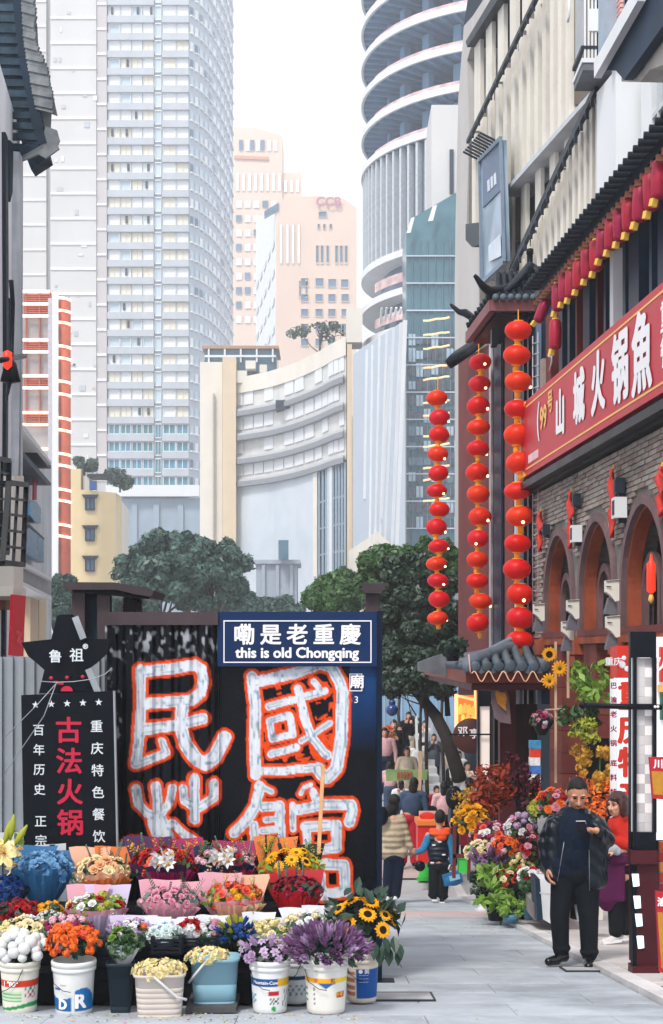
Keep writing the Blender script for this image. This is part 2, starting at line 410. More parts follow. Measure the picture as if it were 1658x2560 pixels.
while d < 23.8:
    x = kerbX(d) + .17 + .4
    while x < 4.4:
        if x / d < .262: link('pavement_tile', tm, street, (x, d, gz(d) + .045), (slope, 0, 0))
        x += .8
    d += .6
pk = MB()
for a, b in ((25.9, 28.6), (34, 37)):
    pk.add([(-6, a, .004), (kerbX(a), a, .004), (kerbX(b), b, .004), (-6, b, .004)], [(0, 1, 2, 3)])
struct('pavement_band', pk, M_pink, street)
def cover(cx, y, w, l, name, label, n=4):
    c = G(cx, y); t = thing(name, label, 'manhole cover', c + Vector((0, 0, .006)))
    sl = -math.atan(.115)
    f = MB(); f.box((0, 0, 0), (w, l, .012)); o = obj('lid', f, mat('cover_stone', 'a7a8ab', .8, var=.15, scale=6, bump=.4), t, world=False); o.rotation_euler[0] = sl
    f = MB()
    for s in (-1, 1): f.box((s * w / 2, 0, .002), (.014, l + .014, .014)); f.box((0, s * l / 2, .002), (w - .016, .014, .0135))
    o = obj('frame', f, mat('dark_steel', '3c4044', .5, metal=.6), t, world=False); o.rotation_euler[0] = sl
cover(985, 2494, .55, .45, 'manhole_cover', 'square stone access cover set in the paving right of the black wall foot')
cover(1500, 2425, .62, .34, 'manhole_cover', 'worn rectangular cover in the paving just before the phone man shoes')
# ================================================================ far buildings
M_cA = mat('tower_concrete', 'c9c8c8', 0.85, var=0.04, scale=0.12, streak=0.06)
M_cB = mat('tower_pink_grey', 'bdb8b9', 0.85, var=0.04, scale=0.12, streak=0.05)
M_sp = mat('spandrel_grey', 'b2b8c0', 0.7, var=0.06, scale=0.3, streak=0.06)
M_wf = mat('window_white', 'dfe2e4', 0.4, var=0.05, scale=1)
M_wf2 = mat('window_cream', 'dcd8cb', 0.35, var=0.05, scale=1)
M_gl = mat('glass_blue_grey', '4f718a', 0.08, var=0.25, scale=0.4, spec=0.45, objvar=0.25)
M_gl2 = mat('glass_teal', '3d7f93', 0.08, var=0.3, scale=0.4, spec=0.5, objvar=0.3)
M_pale = mat('glass_pale', 'b6c6d2', 0.12, var=0.12, scale=0.5, spec=0.5, objvar=0.08)
M_dk = mat('dark_opening', '2f3a48', 0.5, var=0.2, scale=1)
M_white = mat('white_panel', 'd9dcdf', 0.6, var=0.04, scale=0.3, streak=0.04)
M_cream = mat('cream_stone', 'dcd6cb', 0.75, var=0.05, scale=0.4, streak=0.05)
M_tan = mat('tan_stone', 'd4c0a4', 0.75, var=0.05, scale=0.4, streak=0.05)
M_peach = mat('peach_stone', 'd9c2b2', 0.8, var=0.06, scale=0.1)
M_orange = mat('orange_cladding', 'b0563c', 0.6, var=0.15, scale=1.0)
def window_unit(name, frame, pane, nx=1, fw=0.05, depth=0.12, sash=False):
    """unit window 1 x 1 in the XZ plane facing -Y, frame proud, pane set back"""
    mb = MB(); w = fw
    for a, b in (((-.5, -depth, -.5), (-.5 + w, 0, .5)), ((.5 - w, -depth, -.5), (.5, 0, .5)), ((-.5 + w, -depth, .5 - w), (.5 - w, 0, .5)), ((-.5 + w, -depth, -.5), (.5 - w, 0, -.5 + w))): mb.b2(a, b, 0)
    for i in range(1, nx):
        x = -.5 + i / nx; mb.b2((x - w / 2, -depth * .9, -.5 + w), (x + w / 2, 0, .5 - w), 0)
    if sash: mb.b2((-.5 + w, -depth * .8, .12), (.5 - w, 0, .12 + w), 0)
    mb.quad((-.5 + w, -depth * .3, -.5 + w), (.5 - w, -depth * .3, -.5 + w), (.5 - w, -depth * .3, .5 - w), (-.5 + w, -depth * .3, .5 - w), 1)
    return mb.mesh(name, [frame, pane])
def put(name, me, parent, a, b, z0, z1, out=0.0, yscale=1.0):
    """set a unit window between plan points a and b, heights z0..z1, on a parent without rotation"""
    a = Vector((a[0], a[1], 0)); b = Vector((b[0], b[1], 0)); t = b - a; L = t.length; n = Vector((t.y, -t.x, 0)) / L
    c = (a + b) / 2 + n * out; c.z = (z0 + z1) / 2
    return link(name, me, parent, c - Vector(parent.location), (0, 0, math.atan2(t.y, t.x)), (L, yscale, z1 - z0))
def zz(y, d): return CZ - (y - HY) * d / F
def XX(x, d): return (x - CX) * d / F

# ---- residential tower
D = 250.0; k = D / F
tw = thing('residential_tower', 'very tall pale grey apartment tower with window bands filling the upper left', 'tower', (XX(350, D), D, 0))
b = MB(); b.b2((XX(268, D), D + .6, 0), (XX(473, D), D + 24, zz(-80, D))); obj('core_wall', b, M_sp, tw)
b = MB(); b.b2((XX(128, D), D - .5, 0), (XX(242, D), D + 22, zz(-80, D))); obj('side_wall', b, M_cA, tw)
b = MB(); b.b2((XX(242.5, D), D - .2, 0), (XX(267.5, D), D + 20, zz(-80, D))); obj('wall_pier', b, M_cB, tw)
b = MB(); b.b2((XX(40, D), D + 2, 0), (XX(110, D), D + 20, zz(-80, D))); b.b2((XX(110.5, D), D + 3, 0), (XX(127, D), D + 19, zz(-80, D))); obj('rear_wall', b, M_cA, tw)
rg = random.Random(31)
for i in range(34):
    x = rg.uniform(134, 236); y = rg.uniform(20, 1150); w_, h_ = rg.uniform(3, 16), rg.uniform(4, 14); b = MB(); b.b2((XX(x, D), D - .62, zz(y + h_, D)), (XX(x + w_, D), D - .5, zz(y, D))); obj('wall_patch', b, [M_sp, M_cB, M_white][i % 3] , tw)
jm = MB(); jm.box((0, 0, 0), (1, .3, .42)); jme = jm.mesh('joint_band', mat('white_joint', 'e4e4e4', .7))
y = 48 - 62.6 * 2
while y < 1180:
    link('joint_band', jme, tw, Vector((XX(185, D), D - .55, zz(y, D))) - tw.location, None, (XX(242, D) - XX(128, D), 1, 1))
    link('joint_band', jme, tw, Vector((XX(255, D), D - .25, zz(y + 26, D))) - tw.location, None, (XX(267, D) - XX(243, D), 1, .9))
    link('joint_band', jme, tw, Vector((XX(75, D), D + 1.95, zz(y + 5, D))) - tw.location, None, (XX(109, D) - XX(40, D), 1, .7))
    y += 62.6
wm = [window_unit('window', M_wf, M_pale, 1, .06, .35), window_unit('window', M_wf2, M_wf2, 2, .04, .25), window_unit('window', M_wf, M_wf, 1, .05, .3),
      window_unit('window', M_wf, M_gl2, 2, .06, .35), window_unit('window', M_wf, M_dk, 1, .34, .3)]
rg = random.Random(11)
fac = [(473, 250.0), (497, 252.5), (520, 256.5), (541, 262), (560, 269), (573, 276), (583, 284)]
sb = MB(); fm = MB(); fp = MB()
nfl = 0; y = -74.0 - 43.6 * 5
while y < 1215:
    z1 = zz(y, D); z0 = zz(y + 25, D); low = y > 1020
    xs = [270, 300, 328, 356, 384]
    for i in range(4 if y > -80 else 0):
        w = wm[3] if low else rg.choice([wm[0], wm[1], wm[2], wm[2], wm[1], wm[2]])
        put('window', w, tw, (XX(xs[i] + 1, D), D + .6), (XX(xs[i + 1] - 1, D), D + .6), z0, z1)
        if rg.random() < .16 and not low:
            s = MB(); xx = XX(rg.uniform(xs[i] + 6, xs[i + 1] - 8), D); s.b2((xx, D + .2, z0 + .35), (xx + .38, D + .5, z1 - .2)); obj('open_sash', s, M_dk, tw)
    put('window', wm[0] if not low else wm[3], tw, (XX(387, D), D + .6), (XX(403, D), D + .6), z0 - .7, z1 + .1)
    for i, (xa, xb) in enumerate(((407, 439), (441, 471))):
        w = wm[3] if low else rg.choice([wm[1], wm[2], wm[2]])
        put('window', w, tw, (XX(xa, D), D + .6), (XX(xb, D), D + .6), z0, z1)
    sb.b2((XX(268.5, D), D - .1, z0 - 1.25), (XX(385, D), D + .55, z0 - .06)); sb.b2((XX(405, D), D - .1, z0 - 1.25), (XX(472.5, D), D + .55, z0 - .06))
    for i in range(6):
        (xa, da), (xb, db) = fac[i], fac[i + 1]; A = Vector((XX(xa, da), da, 0)); B = Vector((XX(xb, db), db, 0))
        for q in range(2 if i < 5 else 1):
            a = A.lerp(B, (q + .18) / (2 if i < 5 else 1)); bb = A.lerp(B, (q + .82) / (2 if i < 5 else 1)); n = Vector((B.y - A.y, A.x - B.x, 0)).normalized()
            mi = 1 if rg.random() < (.5 if low else .16) else (2 if rg.random() < .35 else 0)
            zb, zt = z0 + .15, z1 - .1
            v = [a + n * .06, bb + n * .06]; fp.add([(v[0].x, v[0].y, zb), (v[1].x, v[1].y, zb), (v[1].x, v[1].y, zt), (v[0].x, v[0].y, zt)], [(0, 1, 2, 3)], mi)
            fm.bar((a.x + n.x * .1, a.y + n.y * .1, zb - .1), (bb.x + n.x * .1, bb.y + n.y * .1, zb - .1), .5, .22)
    y += 43.6; nfl += 1
obj('spandrel', sb, M_sp, tw)
fb = MB()
for i in range(6):
    (xa, da), (xb, db) = fac[i], fac[i + 1]
    fb.hexa([(XX(xa, da), da, 0), (XX(xb, db), db, 0), (XX(xb, db) - 3, db + 3, 0), (XX(xa, da), da + 3, 0)],
            [(XX(xa, da), da, 141), (XX(xb, db), db, 141), (XX(xb, db) - 3, db + 3, 141), (XX(xa, da), da + 3, 141)])
obj('curved_wall', fb, mat('curved_grey', 'b0b8c2', .6, var=.06, scale=.3), tw)
obj('window_field', fp, [M_pale, M_gl, M_wf], tw, kind='stuff'); obj('sill_line', fm, M_wf, tw, kind='stuff')
b = MB(); b.b2((XX(268, D), D - 1.6, zz(1243, D)), (XX(500, D), D - .15, zz(1215, D))); obj('ledge', b, M_white, tw)
b = MB(); b.b2((XX(268, D), D - .1, 0), (XX(500, D), D + .5, zz(1246, D)))
for x in (330, 385, 445): b.b2((XX(x, D), D - .6, 0), (XX(x + 14, D), D - .12, zz(1262, D)))
obj('podium', b, mat('podium_blue_grey', '8e9fae', .6, var=.1, scale=.3), tw)

# ---- peach office blocks
def block(t, x0, x1, y0, d, dep, m, nm='wall', z0=0):
    b = MB(); b.b2((XX(x0, d), d, z0), (XX(x1, d), d + dep, zz(y0, d))); return obj(nm, b, m, t)
D = 420.0
pa = thing('peach_office_tower', 'tall hazy peach tower with stepped top standing furthest back', 'tower', (XX(650, D), D, 0))
b = MB(); slab(b, [(560, 1500), (560, 318), (640, 318), (706, 340), (706, 1500)], flat_pl(D), 14); obj('wall', b, M_peach, pa)
block(pa, 706.5, 752, 432, D + 1, 12, M_peach)
b = MB(); slab(b, [(586, 396), (672, 400), (672, 392), (586, 388)], flat_pl(D - .5), .6); obj('ledge', b, mat('peach_dark', 'c58f78', .8), pa)
w1 = window_unit('window', M_peach, M_wf, 1, .02, .02); w2 = window_unit('window', M_peach, M_gl, 1, .02, .02)
for i, x in enumerate((598, 614, 626, 640, 652, 668, 684)):
    put('window', w2 if i < 5 and i % 2 == 0 else w1, pa, (XX(x, D), D), (XX(x + 10, D), D), zz(378, D), zz(350, D), .3)
for x in range(590, 750, 15): put('window', w1, pa, (XX(x, D), D if x < 700 else D + 1), (XX(x + 8, D), D if x < 700 else D + 1), zz(478, D), zz(432 if x < 700 else 448, D), .3)
for j in range(9):
    for x in range(590, 700, 22): put('window', w1 if rg.random() < .8 else w2, pa, (XX(x, D), D), (XX(x + 15, D), D), zz(520 + j * 36, D), zz(502 + j * 36, D), .3)
D = 340.0
pb = thing('peach_bank_building', 'peach bank building with white side wing and letters CCB near its top', 'building', (XX(780, D), D, 0))
b = MB(); slab(b, [(690, 1500), (690, 500), (730, 492), (800, 490), (860, 497), (892, 520), (892, 1500)], flat_pl(D), 14); obj('wall', b, M_peach, pb)
b = MB(); A = (XX(689, D), D + .1); B = (XX(640, D + 45), D + 45)
b.add([(A[0], A[1], 0), (A[0], A[1], zz(510, D)), (B[0], B[1], zz(550, D + 45)), (B[0], B[1], 0), (A[0] + 8, A[1] + .2, 0), (A[0] + 8, A[1] + .2, zz(510, D)), (B[0] + 8, B[1], zz(550, D + 45)), (B[0] + 8, B[1], 0)],
      [(0, 1, 2, 3), (7, 6, 5, 4), (1, 5, 6, 2), (0, 4, 5, 1), (3, 2, 6, 7)]); obj('side_wing', b, M_white, pb)
b = MB(); slab(b, [(661, 545), (661, 528), (697, 506), (697, 524)], flat_pl(D - .4), 1); obj('roof_screen', b, M_gl, pb)
me = window_unit('window', M_peach, M_gl, 1, .06, .3)
for x0, x1, ya, yb in [(752, 772, 695, 717), (788, 810, 695, 717), (820, 842, 697, 719), (852, 872, 698, 720)] + \
    [(x, x + 20, 735 + j * 37, 755 + j * 37) for x in (752, 788, 820, 853) for j in range(4)] + [(x, x + 7, 612, 660) for x in (790, 802, 816, 838, 850, 862)] + \
    [(796, 818, 529, 544), (794, 800, 560, 573), (808, 814, 560, 573), (824, 830, 560, 573), (748, 753, 700, 745), (764, 769, 700, 745)]:
    put('window', me, pb, (XX(x0, D), D), (XX(x1, D), D), zz(yb, D), zz(ya, D))
for x in (700, 716, 730, 744): put('window', w1, pb, (XX(x, D), D), (XX(x + 6, D), D), zz(660, D), zz(560, D), .3)
lettering('lettering', 'CCB', 3.0, place((XX(822, D), D - .5, zz(508, D))), mat('letter_rose', 'b07a86', .6), pb, bold=.12, depth=.3)
sw = MB(); A3 = Vector((A[0], A[1], 0)); B3 = Vector((B[0], B[1], 0))
for j in range(14):
    for i in range(5):
        a = A3.lerp(B3, (i + .2) / 5); c = A3.lerp(B3, (i + .8) / 5); zt = 4 + (zz(550, D) - 4) * (.96 - j * .066)
        sw.add([(a.x - .2, a.y, zt - 1.6), (a.x - .2, a.y, zt), (c.x - .2, c.y, zt), (c.x - .2, c.y, zt - 1.6)], [(0, 1, 2, 3)])
obj('window_field', sw, M_pale, pb, kind='stuff')

# ---- curved shopping mall with banded facade
mall = thing('curved_shopping_mall', 'cream shopping mall with curved grey ledges and white sheet walls', 'building', (XX(700, 190), 190, 0))
cur = [(556, 200), (620, 197), (680, 193.5), (740, 188), (800, 181), (835, 176), (866, 173)]
def curpt(t):
    t = max(0, min(.9999, t)) * (len(cur) - 1); i = int(t); u = t - i; x = cur[i][0] * (1 - u) + cur[i + 1][0] * u; d = cur[i][1] * (1 - u) + cur[i + 1][1] * u
    return Vector((XX(x, d), d, 0))
def cwall(mb, z0, z1, out, th, t0=0, t1=1, n=16, mi=0):
    for i in range(n):
        a = curpt(t0 + (t1 - t0) * i / n); b = curpt(t0 + (t1 - t0) * (i + 1) / n); nn = Vector((-.12, -1, 0)).normalized()
        q = [a + nn * out, b + nn * out, b + nn * (out - th), a + nn * (out - th)]
        mb.hexa([(v.x, v.y, z0) for v in q], [(v.x, v.y, z1) for v in q], mi)
z4 = zz(1215, 200); ztop = zz(952, 200)
b = MB(); cwall(b, 0, z4, 0, 1, 0, .62); obj('sheet_wall', b, mat('mall_sheet', 'b4c2cf', .5, var=.08, scale=.08, col2='d2d8de'), mall)
b = MB(); cwall(b, 0, z4, -.3, 1, .62, 1); obj('glass_wall', b, M_gl, mall)
b = MB(); cwall(b, z4, ztop - 2.2, 0, 1); obj('upper_wall', b, mat('mall_white_stone', 'cfcfcd', .7, var=.08, scale=.35, streak=.12), mall)
b = MB(); cwall(b, ztop - 2.15, ztop, .5, 1.6); obj('parapet', b, M_cream, mall)
for j, (y, o) in enumerate(((1040, 1.4), (1100, 1.4), (1158, 1.4), (1213, 1.1))):
    z = zz(y, 200); b = MB(); cwall(b, z - .55, z + .1, o, 1.3, 0, .97); obj('ledge', b, mat('mall_ledge', '85898f', .6, var=.1), mall)
    b = MB(); cwall(b, z + .15, z + .45, o - .3, .9, 0, .97); obj('ledge', b, mat('mall_ledge_pale', 'b9bbc0', .6, var=.06), mall)
pm = MB(); pm.box((0, 0, 0), (1, .12, 1)); pme = pm.mesh('wall_panel', M_white); rg = random.Random(5)
for j, y in enumerate((1030, 1090, 1148, 1203)):
    zt = zz(y, 200) + [3.2, 3.0, 3.0, 2.9][j] - 3.2 + (2.6)
    for i in range(14):
        a = curpt((i + .06) / 14.2); c = curpt((i + .94) / 14.2)
        if rg.random() < .8:
            o = put('wall_panel', pme, mall, (a.x, a.y), (c.x, c.y), zz(y, 200) + .5, zz(y, 200) + 2.75, .1)
for (ta, tb, za, zb, m_) in ((.76, .82, 6, z4 - .2, M_white), (.62, .65, 4, z4 - .2, M_cream)):
    b = MB(); cwall(b, za, zb, .35, .8, ta, tb, 2); obj('pier', b, m_, mall)
for j in range(7):
    b = MB(); cwall(b, 3.4 + j * 3.3, 3.6 + j * 3.3, .1, .3, .65, .99, 6); obj('transom', b, mat('frame_blue_grey', '8fa2b2', .5), mall)
for i in range(9):
    a = curpt(.66 + i * .04); b = MB(); b.b2((a.x - .12, a.y - .35, 0), (a.x + .12, a.y, z4 - .3)); obj('mullion', b, MATS['frame_blue_grey'], mall)
block(mall, 500, 556, 905, 198, 8, M_cream, 'corner_pillar'); block(mall, 556.5, 590, 893, 196.5, 6, M_tan, 'corner_pillar')
b = MB(); b.b2((XX(533, 198), 197.4, 0), (XX(537, 198), 197.9, zz(985, 198))); obj('downpipe', b, mat('pipe_grey', 'a8a49e', .6), mall)
block(mall, 868, 880, 860, 172, 4, M_tan, 'pier'); block(mall, 880.5, 894, 1040, 171.5, 4, mat('taupe_stone', 'b5a9a2', .7), 'pier')
b = MB(); b.b2((XX(866, 173), 172, zz(860, 173)), (XX(906, 173), 176, zz(775, 173))); obj('roof_box', b, M_cream, mall)
b = MB()
b.b2((XX(512, 199), 199.5, ztop), (XX(692, 199), 206, zz(872, 199)), 1); b.b2((XX(505, 199), 199, zz(871, 199)), (XX(697, 199), 207, zz(864, 199)), 0)
for x in (520, 560, 600, 640, 680): b.b2((XX(x, 199), 199.0, zz(905, 199)), (XX(x + 4, 199), 199.4, zz(872, 199)), 2)
b.b2((XX(512, 199), 198.9, zz(893, 199)), (XX(690, 199), 199.1, zz(888, 199)), 2)
obj('roof_pavilion', b, [mat('rust_rail', 'a8856f', .7), M_gl, M_white], mall)
b = MB(); b.b2((XX(690, 190), 189, 36.5), (XX(868, 190), 195, 37.6)); obj('roof_canopy', b, M_dk, mall)
b = MB(); b.b2((XX(640, 165), 165, 0), (XX(742, 165), 172, zz(1405, 165))); b.b2((XX(636, 165), 164.5, zz(1410, 165)), (XX(750, 165), 173, zz(1400, 165)))
for x in (655, 690, 725): b.b2((XX(x, 165), 164.6, 0), (XX(x + 8, 165), 164.9, zz(1412, 165)))
obj('podium', b, mat('podium_lilac', '98a2b0', .6, var=.1), mall)
b = MB(); b.b2((XX(697, 164), 163, zz(1400, 164)), (XX(722, 164), 164, zz(1352, 164))); obj('plant_room', b, M_gl, mall)
for x0, x1, y0, y1 in ((592, 618, 960, 930), (615, 640, 925, 905), (650, 668, 935, 915)):
    b = MB(); b.b2((XX(x0, 198), 197, zz(y0, 198)), (XX(x1, 198), 199, zz(y1, 198))); obj('roof_box', b, M_cream, mall)

# ---- angled fin building
fin = thing('fin_clad_building', 'pale blue grey building clad in tall slanting white fins', 'building', (XX(945, 150), 150, 0))
pf = lambda x, y, o=0.0: (lambda d: Vector((XX(x, d), d - o, zz(y, d))))(168 - (x - 885) * .20)
b = MB(); slab(b, [(884, 1530), (884, 885), (905, 870), (1013, 800), (1013, 1530)], pf, 3); obj('wall', b, mat('blue_grey_panel', 'b4bfcc', .55, var=.04, scale=.3), fin)
for i, (x0, x1, y0, y1) in enumerate(((932, 925, 868, 1420), (950, 938, 850, 1415), (968, 950, 838, 1405), (985, 962, 825, 1398), (1003, 980, 812, 1385), (1012, 992, 806, 1370), (918, 912, 880, 1250), (976, 955, 900, 1300))):
    b = MB(); b.bar(pf(x0, y0, .9), pf(x1, y1, .9), .38, .9, up=(0, 1, 0)); obj('fin', b, M_white, fin)
for x in (945, 965, 985): b = MB(); slab(b, [(x, 1090), (x + 2, 920), (x + 14, 915), (x + 10, 1088)], lambda x, y, o=0: pf(x, y, o + .2), .15); obj('window', b, M_gl, fin)
for x in (925, 945, 965, 985): b = MB(); slab(b, [(x, 1400), (x + 2, 1230), (x + 12, 1225), (x + 9, 1398)], lambda x, y, o=0: pf(x, y, o + .2), .15); obj('window', b, M_gl, fin)
b = MB(); slab(b, [(870, 1560), (872, 1380), (925, 1345), (940, 1330), (1010, 1395), (1010, 1560)], lambda x, y, o=0: pf(x, y, o + 2), 1.5); obj('base_wall', b, M_cream, fin)
for i in range(5):
    b = MB(); x = 950 + i * 12; b.bar(pf(x, 815 - i * 6, 1), pf(x + 4, 775, 1), .2); obj('scaffold_pole', b, M_white, fin)

# ---- round tower under construction
ct = thing('round_tower_shell', 'round tower under construction with open curved concrete floors', 'tower', (22.4, 180, 0))
cc = Vector((22.4, 180, 0)); RR = 18.7
M_slab = mat('haze_blue_concrete', '6f93b2', .8, var=.15, scale=.5, streak=.1); M_edge = mat('slab_edge_white', 'dadbdd', .7, var=.08, scale=.5); M_net = mat('safety_net_pink', 'cfb3b4', .8, var=.4, scale=.8)  # slab concrete coloured light blue to paint in the distant haze
def ring(mb, r0, r1, z0, z1, a0=175, a1=300, n=40, mi=0):
    for i in range(n):
        a, b_ = R(a0 + (a1 - a0) * i / n), R(a0 + (a1 - a0) * (i + 1) / n)
        q = [cc + Vector((math.cos(t) * r, math.sin(t) * r, 0)) for t, r in ((a, r1), (b_, r1), (b_, r0), (a, r0))]
        mb.hexa([(v.x, v.y, z0) for v in q], [(v.x, v.y, z1) for v in q], mi)
levels = [63.5 + 4.5 * i for i in range(7)]
for z in levels:
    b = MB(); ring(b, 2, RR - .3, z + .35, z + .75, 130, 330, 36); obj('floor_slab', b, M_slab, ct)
    b = MB(); ring(b, RR - .3, RR, z, z + .8, 130, 330, 44); obj('slab_edge', b, M_edge, ct)
    b = MB()
    for i in range(34):
        a = R(140 + i * 5.4); u = Vector((math.cos(a), math.sin(a), 0)); p0 = cc + u * 4; p1 = cc + u * (RR - .35)
        b.bar((p0.x, p0.y, z + .12), (p1.x, p1.y, z + .12), .35, .45)
    obj('rib', b, M_slab, ct, kind='stuff')
    b = MB(); ring(b, RR - .5, RR - .42, z + .82, z + 1.35, 200, 300, 26); obj('safety_net', b, M_net, ct)
cm = MB(); cm.box((0, 0, 0), (1.0, 1.0, 3.7)); cme = cm.mesh('column', M_slab)
for z in levels:
    for a in range(160, 320, 16):
        u = Vector((math.cos(R(a)), math.sin(R(a)), 0)); p = cc + u * (RR - 3.4); link('column', cme, ct, Vector((p.x, p.y, z + 2.6)) - ct.location, (0, 0, R(a)))
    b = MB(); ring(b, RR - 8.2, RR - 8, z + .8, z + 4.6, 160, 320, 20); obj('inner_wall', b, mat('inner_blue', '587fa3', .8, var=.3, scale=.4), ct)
zf1, zf0 = levels[0] - .1, 51.5
b = MB(); ring(b, RR - 1.6, RR - 1.4, zf0, zf1, 150, 300, 30); obj('curtain_wall', b, mat('curtain_grey', '7d8b99', .4, var=.2, scale=.5), ct)
fm_ = MB(); fm_.b2((-.16, -.4, zf0), (.16, .4, zf1)); fme = fm_.mesh('fin', mat('fin_pale', 'b9c0c8', .6))
for i in range(26):
    a = R(178 + i * 4.1); u = Vector((math.cos(a), math.sin(a), 0)); p = cc + u * (RR - .6); link('fin', fme, ct, Vector((p.x, p.y, 0)) - ct.location, (0.0, 0, a + R(90)))
for z in (50.6, 46.2, 41.8):
    b = MB(); ring(b, 2, RR, z, z + .8, 130, 330, 40); obj('floor_slab', b, M_edge, ct)
    b = MB(); ring(b, RR - 2.6, RR - 2.5, z - 3.6, z, 150, 330, 26); obj('curtain_wall', b, M_gl, ct)
for z in (47, 42.6):
    b = MB(); ring(b, RR - .5, RR - .42, z + .8, z + 1.9, 200, 300, 26); obj('safety_net', b, M_net, ct)
b = MB(); ring(b, RR - 3.2, RR - 2.8, 0, 41.8, 130, 330, 30); obj('curtain_wall', b, mat('lower_glass', '5a7c98', .15, var=.3, scale=.2, spec=.4), ct)
# core shaft + teal glass slab + lit strips
sh = thing('glass_office_annex', 'teal glass block with rows of warm light strips beside the round tower', 'building', (XX(1080, 150), 150, 0))
b = MB(); b.b2((XX(1079, 150), 150, zz(520, 150)), (XX(1160, 150), 158, zz(262, 150))); obj('concrete_shaft', b, M_cA, sh)
b = MB(); b.b2((XX(1124, 150), 149.8, zz(485, 150)), (XX(1134, 150), 150.1, zz(375, 150))); obj('slot_window', b, M_dk, sh)
b = MB(); slab(b, [(1016, 1560), (1016, 575), (1040, 540), (1135, 485), (1160, 470), (1160, 1560)], flat_pl(147), 8); obj('glass_wall', b, mat('teal_glass', '34606f', .15, var=.35, scale=.12, spec=.3, col2='5d8592'), sh)
rg = random.Random(9)
for j in range(11):
    yy = 640 + j * 68; b = MB(); b.b2((XX(1016, 146.9), 146.7, zz(yy + 3, 147)), (XX(1150, 146.9), 146.95, zz(yy, 147))); obj('transom', b, M_pale, sh)
for i in range(7):
    x = 1030 + i * 19; b = MB(); b.b2((XX(x, 147), 146.75, 0), (XX(x + 1.6, 147), 146.95, zz(600, 147))); obj('mullion', b, mat('steel_blue', '5d7588', .4), sh)
gp = MB(); gp.box((0, 0, 0), (1, .08, 1)); gps = [gp.mesh('glass_panel', m_) for m_ in (mat('panel_dark', '22384c', .08, spec=.9, var=.3), mat('panel_light', '9db4c4', .12, spec=.8, var=.2), mat('panel_mid', '4b6a80', .08, spec=.9, var=.3))]
for j in range(13):
    for i in range(7):
        x = 1021 + i * 19; y0 = 850 + j * 38
        link('glass_panel', rg.choice([gps[0], gps[0], gps[2], gps[1]]), sh, Vector((XX(x + 9, 147), 146.86, zz(y0, 147))) - sh.location, None, (.7, 1, 1.45 * rg.uniform(.5, 1)))
for x0, x1, y0 in ((1022, 1034, 545), (1076, 1090, 515)):
    b = MB(); slab(b, [(x0 - 6, y0 + 38), (x0 + 6, y0), (x1 + 3, y0 - 3), (x1 - 7, y0 + 36)], flat_pl(146), .12); obj('open_sash', b, M_white, sh)
M_lit = mat('strip_light', 'd9b888', .5, emit=(1, .62, .3), estr=.6)
lb = MB()
for yy in (797, 833, 867, 915, 944, 1003, 1035, 1086, 1112, 1166, 1195, 1248):
    b = MB(); pts = [P(1058 + q * 11, yy + 6 - q * 1.5 + 1.0 * math.sin(q * 1.9 + yy), 144.5) for q in range(7)]
    b.tube(pts, .11, 5); obj('light_strip', b, M_lit, sh)

# ---- yellow tenement
D = 142.0
yt = thing('yellow_tenement', 'narrow yellow tenement with three small hooded windows and plants on its roof', 'building', (XX(240, D), D, 0))
M_yel = mat('yellow_render', 'e2cda2', .85, var=.07, scale=.4, streak=.08)
b = MB(); slab(b, [(165, 1640), (165, 1172), (202, 1172), (202, 1224), (290, 1232), (290, 1640)], flat_pl(D), 4); obj('wall', b, M_yel, yt)
b = MB(); b.add([P(290.5, 1640, D), P(290.5, 1234, D), P(322, 1275, D + 12), P(322, 1640, D + 12), P(270, 1640, D + 12), P(270, 1275, D + 12)], [(0, 3, 2, 1), (1, 2, 5), (3, 4, 5, 2)]); obj('side_wall', b, M_cream, yt)
wy = window_unit('window', M_dk, M_gl, 2, .1, .25)
for y0 in (1243, 1320, 1396):
    o = put('window', wy, yt, (XX(214, D), D), (XX(238, D), D), zz(y0 + 33, D), zz(y0, D), .05)
    b = MB(); slab(b, [(204, y0 - 7), (246, y0 - 7), (240, y0 + 2), (210, y0 + 2)], flat_pl(D - .3), .9); obj('window_hood', b, M_dk, yt)
b = MB(); b.b2((XX(205, D), D + .5, zz(1226, D)), (XX(222, D), D + 2, zz(1188, D))); obj('roof_hut', b, M_cream, yt)
b = MB(); b.b2((XX(218, D), D, zz(1192, D)), (XX(290, D), D + 3, zz(1184, D))); obj('roof_canopy', b, M_dk, yt)
b = MB(); b.b2((XX(225, D), D - .3, zz(1224, D)), (XX(240, D), D + .4, zz(1203, D))); obj('water_tank', b, mat('tank_blue', '2a5fa0', .5), yt)
M_lfar = leaf_mat('far_leaf', '1e3a33', '55705a', trans=.15)
for nm, lb_, x, y, r, s in (('roof_shrub', 'grey green shrub on the left end of the yellow tenement roof', 212, 1160, 1.0, 21), ('roof_shrub', 'spiky dark shrub hanging over the right roof corner of the tenement', 300, 1200, 1.3, 22)):
    c = P(x, y, D + 1); base = (c.x, c.y, zz(1228, D)); tree(nm, lb_, base, max(.5, c.z - base[2]), r, crown_blobs(c, r * 1.1, r, r * .9, 9, r * .45, s), 60, .28, M_lfar, M_dk, s, trunk_r=.08, cat='shrub')
c = P(800, 832, 186); tree('roof_tree', 'small bare branched tree on the mall roof terrace', (c.x, c.y, 36), c.z - 36, 3, crown_blobs(c, 4.4, 2, 1.1, 22, .6, 4), 22, .3, M_lfar, M_dk, 5, trunk_r=.22)

